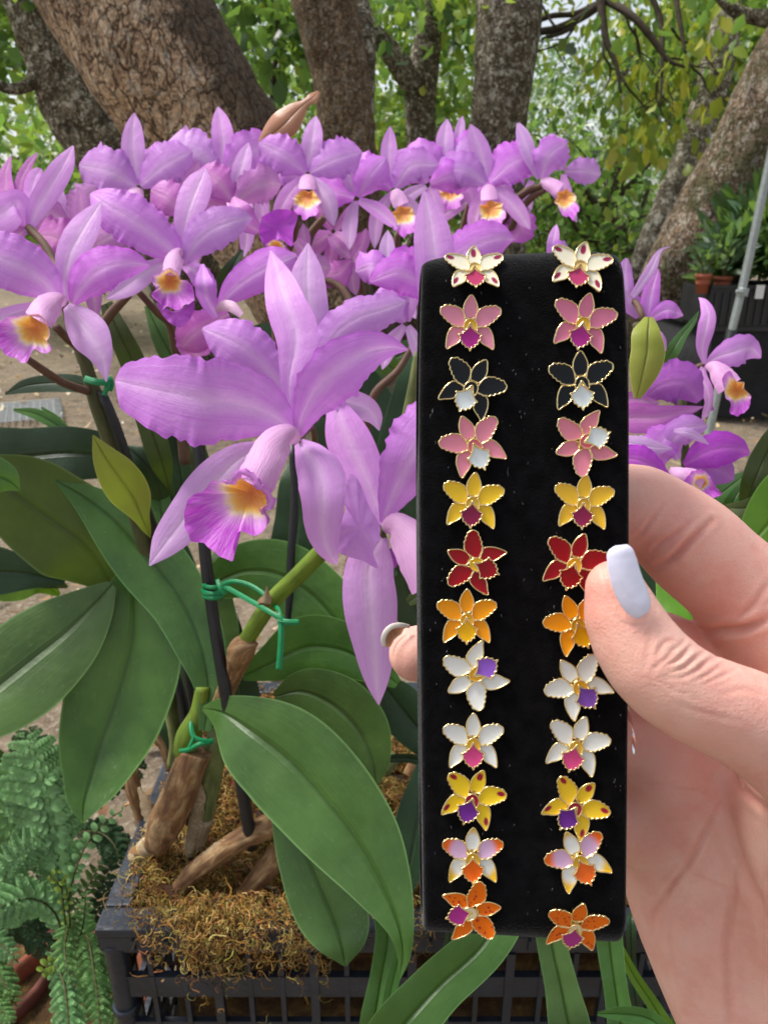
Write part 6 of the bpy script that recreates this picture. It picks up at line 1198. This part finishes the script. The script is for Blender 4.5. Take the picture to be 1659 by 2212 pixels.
    wr = m.n('Mapping', {'Vector': ob, 'Scale': (420, 420, 700), 'Rotation': (.5, .3, .6)}); wv = m.noise(wr.outputs[0], 1.0, 4, .6, 1.2)
    vo = m.n('TexVoronoi', {'Vector': ob, 'Scale': 1100}, feature='DISTANCE_TO_EDGE')
    bm = m.bump(wv, .0004, .30, m.bump(vo.outputs[0], .00025, .35, m.bump(n3, .0002, .35)))
    m.P(Base_Color=c, Roughness=m.math('ADD', .40, m.math('MULTIPLY', n2, .16)), Normal=bm); m.b.inputs['Subsurface Weight'].default_value = .22; m.b.inputs['Subsurface Radius'].default_value = (.0032, .0012, .0006); m.b.inputs['Subsurface Scale'].default_value = 1.0; m.b.inputs['Specular IOR Level'].default_value = .38
    hm = mesh('hand', W, Q, m.m, t, None, np.repeat(np.clip(red, 0, 1)[:, None], 3, 1))
    bm_ = hm.data
    # nails
    mn = N('nail_polish'); nn = mn.noise(mn.obj(), 260, 4); mn.P(Base_Color=srgb(226, 224, 244), Roughness=.10, Normal=mn.bump(nn, .00025, .7)); mn.b.inputs['Coat Weight'].default_value = .8; mn.b.inputs['Coat Roughness'].default_value = .05; mn.b.inputs['Subsurface Weight'].default_value = .1; mn.b.inputs['Subsurface Radius'].default_value = (.001, .001, .001)
    dt = .14985
    rows = [(1340, 1179, dt + .0006, 12, 13), (1341, 1186, dt + .0001, 27, 22), (1344, 1208, dt - .0002, 35, 30), (1350, 1236, dt - .0002, 37, 32), (1358, 1262, dt - .0001, 37, 33), (1367, 1288, dt + .0001, 34, 34), (1376, 1308, dt + .0003, 29, 31), (1384, 1323, dt + .0006, 20, 23), (1388, 1329, dt + .0009, 12, 12)]
    V2, F2, u2 = blade_geo([(r[0], r[1], r[2], r[4] * .94, r[3] * .94) for r in rows], n=46, m=25, cup=.34)
    o = mesh('nail', V2, F2, mn.m, hm, u2, label='glossy pale lilac thumbnail'); sm = o.modifiers.new('thick', 'SOLIDIFY'); sm.thickness = .0005; sm.offset = 0
    mt = simple('nail_tip_white', srgb(244, 234, 222), .25); mu = simple('nail_underside', srgb(150, 104, 74), .5, 0, (500, .0004), .5, 500)
    rows = [(884, 1353, .1935, 3), (866, 1350, .1925, 4.5), (847, 1353, .1920, 5), (834, 1364, .1918, 5), (828, 1380, .1922, 4.5), (830, 1396, .193, 3)]
    V2, F2, u2 = blade_geo(rows, n=30, m=9, cup=.2); o = mesh('nail', V2, F2, mt, hm, u2, label='white-edged nail of the fingertip peeking out left of the pad'); sm = o.modifiers.new('thick', 'SOLIDIFY'); sm.thickness = .0006; sm.offset = 0
    V2, F2, u2, _ = patch_geo([(834, 1398), (832, 1380), (838, 1365), (850, 1356), (872, 1354), (868, 1368), (852, 1382), (842, 1398)], (850, 1374), .1945, nr=5, na=30, dish=-.1); mesh('nail_underside', V2, F2, mu, o, u2)
    # silver ring on the ring finger
    ms = simple('silver', (.82, .82, .84), .15, 1.0); mb = MB(); c0 = pt_((1340, 1600, .2095, 0))[0]; R_ = 77 * .2095 / F; V2 = []; F2 = []; n1_, n2_ = 56, 10
    for i in range(n1_):
        a_ = i / n1_ * 6.283
        for j in range(n2_):
            b_ = j / n2_ * 6.283; rr = R_ + .0009 * math.cos(b_); V2.append((c0[0] + .0019 * math.sin(b_) + .0006 * math.sin(a_ * 2), c0[1] + rr * math.cos(a_), c0[2] + rr * math.sin(a_)))
    V2 = np.array(V2); F2 = [(i * n2_ + j, ((i + 1) % n1_) * n2_ + j, ((i + 1) % n1_) * n2_ + (j + 1) % n2_, i * n2_ + (j + 1) % n2_) for i in range(n1_) for j in range(n2_)]
    mesh('ring', Cw(V2[:, 0], V2[:, 1], V2[:, 2]), F2, ms, t, label='silver ring just showing past the pad edge')
hand()
# ---------------------------------------------------------------- potted ferns, lower left
M_fern = attr_mat('fern_green', .55, .25)
def frond_geo(rows, rs, npin=17, nlf=7, colr=(.09, .20, .09), lobed=1.0, ang=62, single=False):
    """rachis through photo rows (x, y, d, half-span); pinnae of small rounded leaflets"""
    C, t = crom([(r[0], r[1], r[2] * F, r[3]) for r in rows], npin * 2 + 2); V = []; Fc = []; cc = []
    tan = np.gradient(C[:, :2], axis=0); tan /= np.linalg.norm(tan, axis=1)[:, None] + 1e-9
    def leaf(x, y, d, dx, dy_, L_, W_, k):
        n = len(V); px_, py_ = -dy_, dx; lift = rs.uniform(-.3, .3)
        for (a, b) in ((0, 0), (.25, .8), (.6, 1), (.9, .65), (1.05, 0), (.9, -.65), (.6, -1), (.25, -.8), (.5, 0)):
            z = d + (-.18 * L_ * math.sin(a * 3) + b * lift * W_ + (abs(b) * -.3 * W_)) * d / F; V.append(P(x + dx * L_ * a + px_ * W_ * b, y + dy_ * L_ * a + py_ * W_ * b, z)); cc.append(k)
        for i in range(8): Fc.append((n + i, n + (i + 1) % 8, n + 8))
    for i in range(1, len(C) - 1):
        x, y, D, w_ = C[i]; d = D / F; T_ = tan[i]
        for sg in (-1, 1):
            if (i + (sg > 0)) % 2: continue
            A = math.radians(ang + rs.uniform(-7, 7)) * sg; dx = T_[0] * math.cos(A) - T_[1] * math.sin(A); dy_ = T_[0] * math.sin(A) + T_[1] * math.cos(A); k = np.array(colr) * rs.uniform(.75, 1.3)
            if single: leaf(x, y, d, dx, dy_, w_, w_ * .36, k); continue
            nl = max(3, int(nlf * min(1, w_ / (max(r[3] for r in rows)) + .25)))
            for q in range(nl):
                s = (q + .6) / nl; L_ = w_ * s; lx, ly = x + dx * L_, y + dy_ * L_ + .10 * w_ * s * s; ld = d + (.25 * w_ * s * s) * d / F; sz = w_ * (.31 - .17 * s) * 1.2
                for s2 in (-1, 1):
                    B = A + math.radians(58) * s2; bx, by = T_[0] * math.cos(B) - T_[1] * math.sin(B), T_[0] * math.sin(B) + T_[1] * math.cos(B); leaf(lx, ly, ld, bx, by, sz, sz * .5, k * rs.uniform(.85, 1.15))
            leaf(x + dx * w_, y + dy_ * w_ + .1 * w_, d + .25 * w_ * d / F, dx, dy_, w_ * .12, w_ * .05, k)
    pts = [P(c[0], c[1], c[2] / F) for c in C[::3]]; V2, F2, _ = tube_geo(pts, [.0012 * (1 - .6 * i / len(pts)) for i in range(len(pts))], 5, n=len(pts) * 2); n = len(V)
    V += list(V2); cc += [np.array((.10, .09, .03))] * len(V2); Fc += [tuple(i + n for i in f) for f in F2]
    return V, Fc, cc
def fern(lab, loc, fronds, seed):
    t = thing('potted_fern', loc, lab, 'fern', 'ferns beside the crate'); rs = np.random.RandomState(seed)
    for rows, kw in fronds:
        V, Fc, cc = frond_geo(rows, rs, **kw); mesh('frond', V, Fc, M_fern, t, None, np.array(cc))
    return t
def pot(name, par, x, y, z, r, hh, mt, soil=True):
    m = MB(); prof = [(r * .72, 0), (r * .93, hh * .78), (r * 1.03, hh * .78), (r * 1.06, hh), (r * .97, hh), (r * .92, hh * .84), (r * .9, hh * .5)]; n = 40; V = []
    for rr, zz in prof:
        for k in range(n): a = k / n * 6.2832; V.append((x + rr * math.cos(a), y + rr * math.sin(a), z + zz))
    Fc = [(i * n + k, i * n + (k + 1) % n, (i + 1) * n + (k + 1) % n, (i + 1) * n + k) for i in range(len(prof) - 1) for k in range(n)] + [tuple(reversed(range(n)))]
    o = mesh(name, V, Fc, mt, par)
    if soil:
        V = [(x + r * .92 * math.cos(k / n * 6.2832), y + r * .92 * math.sin(k / n * 6.2832), z + hh * .84) for k in range(n)] + [(x, y, z + hh * .88)]; mesh('soil', V, [(k, (k + 1) % n, n) for k in range(n)], M_bed, o)
    return o
GF = (.17, .33, .10); GG = (.19, .37, .14); GY = (.24, .36, .05); GD = (.04, .09, .035)
fx, fy = P(150, 2150, dz(2150, .12))[:2]
t = fern('grey-green fern in a terracotta pot left of the crate corner', (fx, fy, 0), [
    ([(150, 2060, .78, 10), (128, 1880, .76, 60), (103, 1740, .75, 92), (76, 1640, .745, 66), (52, 1575, .745, 8)], dict(colr=GG, npin=17)),
    ([(150, 2080, .78, 8), (150, 1940, .76, 14), (185, 1830, .74, 22), (235, 1770, .73, 18), (276, 1744, .725, 5)], dict(colr=GG, single=True, npin=15)),
    ([(150, 2090, .78, 10), (180, 2000, .74, 24), (186, 1935, .73, 12), (188, 1915, .73, 4)], dict(colr=GF, npin=14)),
    ([(150, 2080, .78, 8), (185, 2020, .74, 34), (205, 2110, .70, 44), (215, 2190, .68, 26), (218, 2240, .67, 6)], dict(colr=GF, npin=18)),
    ([(150, 2080, .78, 8), (150, 2000, .74, 20), (140, 2050, .70, 30), (152, 2110, .68, 14), (160, 2135, .68, 4)], dict(colr=GF, npin=14)),
    ([(150, 2090, .76, 10), (120, 2070, .72, 24), (140, 2130, .69, 36), (150, 2212, .67, 40), (160, 2290, .66, 20)], dict(colr=GG, npin=16)),
    ([(150, 2080, .77, 8), (110, 1960, .74, 46), (60, 1940, .73, 56), (5, 1960, .72, 40), (-60, 2000, .72, 12)], dict(colr=GG, npin=16)),
    ([(150, 2080, .77, 6), (138, 1960, .72, 12), (128, 1905, .715, 18), (112, 1890, .71, 12), (95, 1900, .71, 4)], dict(colr=GY, single=True, npin=9)),
    ([(150, 2080, .77, 6), (150, 1960, .72, 10), (140, 1900, .715, 14), (132, 1872, .71, 6)], dict(colr=GY, single=True, npin=8)),
    ([(170, 2080, .77, 6), (130, 2080, .72, 18), (100, 2090, .70, 20), (88, 2110, .70, 5)], dict(colr=GY, single=True, npin=9)),
    ([(170, 2090, .77, 6), (200, 2150, .7, 26), (240, 2190, .69, 26), (262, 2215, .69, 6)], dict(colr=GF, npin=14)),
    ([(160, 2080, .78, 10), (215, 1960, .77, 30), (235, 1880, .77, 24), (245, 1820, .77, 6)], dict(colr=GD, npin=14)),
    ([(150, 2080, .77, 6), (170, 1960, .76, 14), (205, 1890, .75, 24), (222, 1860, .75, 5)], dict(colr=(.10, .17, .04), npin=12))], 3)
pot('pot', t, fx, fy, 0.0, .075, .12, M_terr)
fx2, fy2 = P(-40, 2090, dz(2090, .12))[:2]
t = fern('fern at the left edge, its lower fronds cut by the frame', (fx2, fy2, 0), [
    ([(-40, 2080, .80, 10), (-20, 1900, .78, 60), (20, 1790, .77, 90), (40, 1700, .765, 60), (40, 1640, .765, 8)], dict(colr=GF, npin=18)),
    ([(-40, 2080, .80, 8), (-10, 1960, .76, 36), (30, 1860, .75, 44), (90, 1800, .75, 30), (130, 1780, .75, 6)], dict(colr=GG, npin=16)),
    ([(-60, 2080, .78, 10), (-20, 2030, .74, 36), (15, 2050, .72, 24), (46, 2086, .72, 5)], dict(colr=GG, npin=12)),
    ([(-60, 2080, .78, 10), (-20, 2090, .74, 40), (20, 2140, .72, 26), (40, 2180, .72, 5)], dict(colr=GF, npin=12)),
    ([(-60, 2080, .78, 10), (-30, 1900, .80, 40), (-10, 1750, .82, 50), (0, 1640, .83, 20)], dict(colr=GD, npin=14)),
    ([(-40, 2090, .8, 10), (0, 2020, .78, 40), (50, 2000, .77, 50), (100, 2040, .77, 30), (120, 2080, .77, 6)], dict(colr=GD, npin=14)),
    ([(-60, 2140, .74, 8), (-20, 2160, .71, 26), (10, 2190, .70, 24), (30, 2212, .7, 6)], dict(colr=GF, npin=12))], 5)
pot('pot', t, fx2, fy2, 0.0, .07, .12, M_terrd)
t = fern('dim fern farther back under the long hanging leaf', P(150, 1800, dz(1800, 0)), [
    ([(150, 1800, 1.05, 10), (170, 1700, 1.03, 40), (200, 1640, 1.02, 40), (250, 1600, 1.02, 8)], dict(colr=GD, npin=14)), ([(150, 1800, 1.05, 10), (100, 1680, 1.03, 40), (70, 1620, 1.02, 46), (60, 1560, 1.02, 8)], dict(colr=(.07, .14, .05), npin=14)),
    ([(150, 1800, 1.05, 10), (220, 1800, 1.0, 40), (250, 1830, .98, 40), (260, 1880, .97, 8)], dict(colr=GD, npin=14)), ([(150, 1800, 1.05, 10), (20, 1700, 1.03, 44), (-20, 1660, 1.02, 46), (-60, 1640, 1.02, 8)], dict(colr=(.08, .14, .03), npin=14)),
    ([(150, 1800, 1.05, 10), (210, 1700, 1.03, 44), (270, 1640, 1.02, 46), (300, 1620, 1.02, 8)], dict(colr=GD, npin=14)), ([(150, 1800, 1.0, 10), (130, 1860, .96, 40), (110, 1930, .94, 44), (90, 2000, .92, 8)], dict(colr=GD, npin=14))], 7)
fx3, fy3 = P(20, 2200, dz(2200, .03))[:2]
o = pot('empty_pot', None, fx3 - .03, fy3 + .01, 0, .05, .07, M_terrd); tag(o, 'dull reddish pot in the bottom left corner under the ferns', 'pot')
xx, yy, zz = P(1590, 1985, .85)
o = pot('nursery_pot', None, xx, yy, 0.0, .085, max(.05, zz + .02), M_blk); tag(o, 'black nursery pot of the right-hand orchid, hidden behind the hand', 'pot')
# dark soil strip of ground cover weeds behind the left plant
# ---------------------------------------------------------------- grey plastic mesh lying on the dirt
def wire():
    c = Vector(P(30, 890, dz(890, .012))); mb = MB(); a = R(24); ux, uy = Vector((math.cos(a), math.sin(a), 0)), Vector((-math.sin(a), math.cos(a), 0))
    for i in range(15):
        s = -.21 + i * .03; mb.tube([c + ux * s + uy * -.22, c + ux * s + uy * .0, c + ux * s + uy * .22], [.0035] * 3, 5); mb.tube([c + uy * s + ux * -.22 + Vector((0, 0, .004)), c + uy * s + Vector((0, 0, .004)), c + uy * s + ux * .22 + Vector((0, 0, .004))], [.0035] * 3, 5)
    o = mb.build('plastic_mesh', M_wire); tag(o, 'piece of pale grey plastic mesh lying on the dirt at the left edge', 'plastic mesh')
wire()
# ---------------------------------------------------------------- nursery bench at right
def bench():
    d = 3.4; Yf = d * (cP + sP * (CY - 700) / F); zc = lambda y: zat(y, Yf); X0 = (1536 - CX) * dy(750, Yf) / F
    t = thing('nursery_bench', (X0 + .6, Yf + .4, 0), 'nursery bench draped in black cloth down to the dirt at the right edge', 'bench')
    mb = MB(); nx, nz = 60, 14; V = []
    zt = zc(715)
    for i in range(nx):
        for j in range(nz):
            x = X0 + 1.5 * i / (nx - 1); z = zt * (1 - j / (nz - 1)); V.append((x, Yf + .012 * math.sin(i * .9) * (j / nz) + .006 * math.sin(i * 2.3), z))
    I = np.arange(nx * nz).reshape(nx, nz); Fc = [tuple(q) for q in np.stack([I[:-1, :-1], I[:-1, 1:], I[1:, 1:], I[1:, :-1]], -1).reshape(-1, 4)]; mb.add(V, Fc)
    mb.box((X0, Yf + .02, 0.0), (X0 + .02, Yf + .9, zt)); mb.build('cloth', M_cloth, t)
    mb = MB(); mb.box((X0 - .02, Yf - .01, zt), (X0 + 1.5, Yf + .9, zt + .02)); mb.build('bench_top', M_blk, t, False)
    rs = np.random.RandomState(4); x = (1498 - CX) * d / F; hs_ = zc(622) - (zt + .021); k = 0
    w_s = [.12, .19, .19, .19, .2, .2, .2]
    x = X0 - .045
    for w_ in w_s:
        p = thing('nursery_tray', (x + w_ / 2, Yf + .1, zt + .02), ['narrow black planting tray at the left end of the bench row', 'black tray with a white tag, second from the left on the bench', 'black tray behind the metal pole on the bench', 'black tray with a white tag right of the pole', 'black tray at the frame edge of the bench row', 'black tray beyond the frame edge on the bench', 'last black tray of the bench row'][k], 'planting tray', 'black trays along the bench')
        mb = MB(); a, b = x + .004, x + w_ - .004; z0, z1 = zt + .021, zt + .021 + hs_
        mb.box((a, Yf, z0), (b, Yf + .012, z1)); mb.box((a, Yf + .33, z0), (b, Yf + .342, z1)); mb.box((a, Yf + .012, z0), (a + .01, Yf + .33, z1)); mb.box((b - .01, Yf + .012, z0), (b, Yf + .33, z1)); mb.box((a + .01, Yf + .012, z0), (b - .01, Yf + .33, z0 + .05))
        for xx in np.arange(a + .02, b - .01, .035): mb.box((xx, Yf - .008, z0 + .01), (xx + .012, Yf, z1 - .02))
        mb.build('tray_body', M_blk, p, False); mb = MB(); mb.box((a - .002, Yf - .014, z1), (b + .002, Yf + .016, z1 + .012)); mb.build('tray_rim', M_blk, p, False)
        if k in (1, 3):
            mb = MB(); xm = (a + b) / 2; mb.box((xm - .018, Yf - .020, z1 - .045), (xm + .018, Yf - .0145, z1 + .014)); mb.build('tag', M_white, p, False)
        x += w_; k += 1
    return Yf, zt + .021 + hs_
Yf, ztop = bench()
def pplant(px_, py_, lab, r, hh, Lr, n, cols, seed, dd=.12, potm=M_terr):
    z = ztop - .10; d = dy(py_, Yf + dd); x, y, _ = P(px_, py_, d); zz = P(px_, py_, d)[2]; z = zz
    t = thing('potted_plant', (x, y, z), lab, 'potted plant', 'potted plants on the bench'); pot('pot', t, x, y, z, r, hh, potm)
    rs = np.random.RandomState(seed); U, Vv, Nn = rand_frames(n, rs, -.4); U[:, 2] = np.abs(U[:, 2]); C = np.array([x, y, z + hh]) + rs.uniform(.1, 1, (n, 1)) * U * Lr * .45 + np.array([0, 0, Lr * .4]) * rs.rand(n, 1)
    L_ = rs.uniform(.6, 1.3, n) * Lr * .30; V, T_ = quadleaf(C, U, Vv, Nn, L_, L_ * .16, .3, .12); mesh('leaves', V, T_, M_fol, t, colr=np.repeat(palette(n, rs, cols, [1] * len(cols), .25), 7, 0), smooth=False)
    mb = MB()
    for i in range(5): a = rs.uniform(0, 6.28); mb.tube([(x, y, z + hh * .8), (x + .03 * math.cos(a), y + .03 * math.sin(a), z + hh + Lr * .4), (x + .09 * math.cos(a), y + .09 * math.sin(a), z + hh + Lr * .8)], [.004, .003, .002], 6)
    mb.build('stems', M_stemo, t)
GQ = [(.03, .07, .025), (.05, .11, .03), (.09, .18, .09), (.025, .05, .02)]
pplant(1514, 634, 'small potted plant in the leftmost orange pot on the bench', .035, .085, .14, 60, [(.2, .28, .18), (.07, .13, .05)], 1, .03)
pplant(1556, 636, 'potted plant with pale flecked leaves in an orange pot left of the pole', .04, .08, .26, 170, [(.10, .18, .12), (.05, .11, .04), (.22, .30, .2)], 2, .08)
pplant(1588, 634, 'dark leafy potted plant just left of the metal pole', .045, .07, .36, 260, GQ, 3, .2, M_blk)
pplant(1632, 640, 'tall dark leafy potted plant right of the metal pole', .05, .07, .46, 380, GQ, 4, .2, M_blk)
pplant(1668, 640, 'dark leafy potted plant cut by the right frame edge', .05, .07, .44, 300, GQ, 5, .1, M_blk)
pplant(1607, 640, 'bushy dark potted plant at the back of the bench', .05, .07, .50, 360, GQ, 6, .4, M_blk)
t = thing('canopy_pole', P(1524, 962, dz(962, 0)), 'slanting grey metal pole standing in front of the draped bench', 'pole')
ptube('pole', t, M_alu, [(1524, 962, dz(962, 0), 9), (1560, 800, 3.0, 8.5), (1578, 722, 2.95, 8.5), (1610, 590, 2.88, 9), (1640, 450, 2.8, 9), (1672, 300, 2.72, 9)], 14)
ptube('collar', t, M_alu, [(1602, 640, 2.90, 11.5), (1606, 622, 2.89, 11.5)], 14); ptube('collar', t, M_blk, [(1574, 740, 2.95, 11), (1580, 712, 2.95, 11)], 14); ptube('foot', t, M_alu, [(1523, 966, dz(966, 0), 14), (1526, 950, dz(966, 0), 12)], 14); ptube('knob', t, M_alu, [(1589, 630, 2.88, 4), (1604, 632, 2.88, 4)], 8)
# end of scene
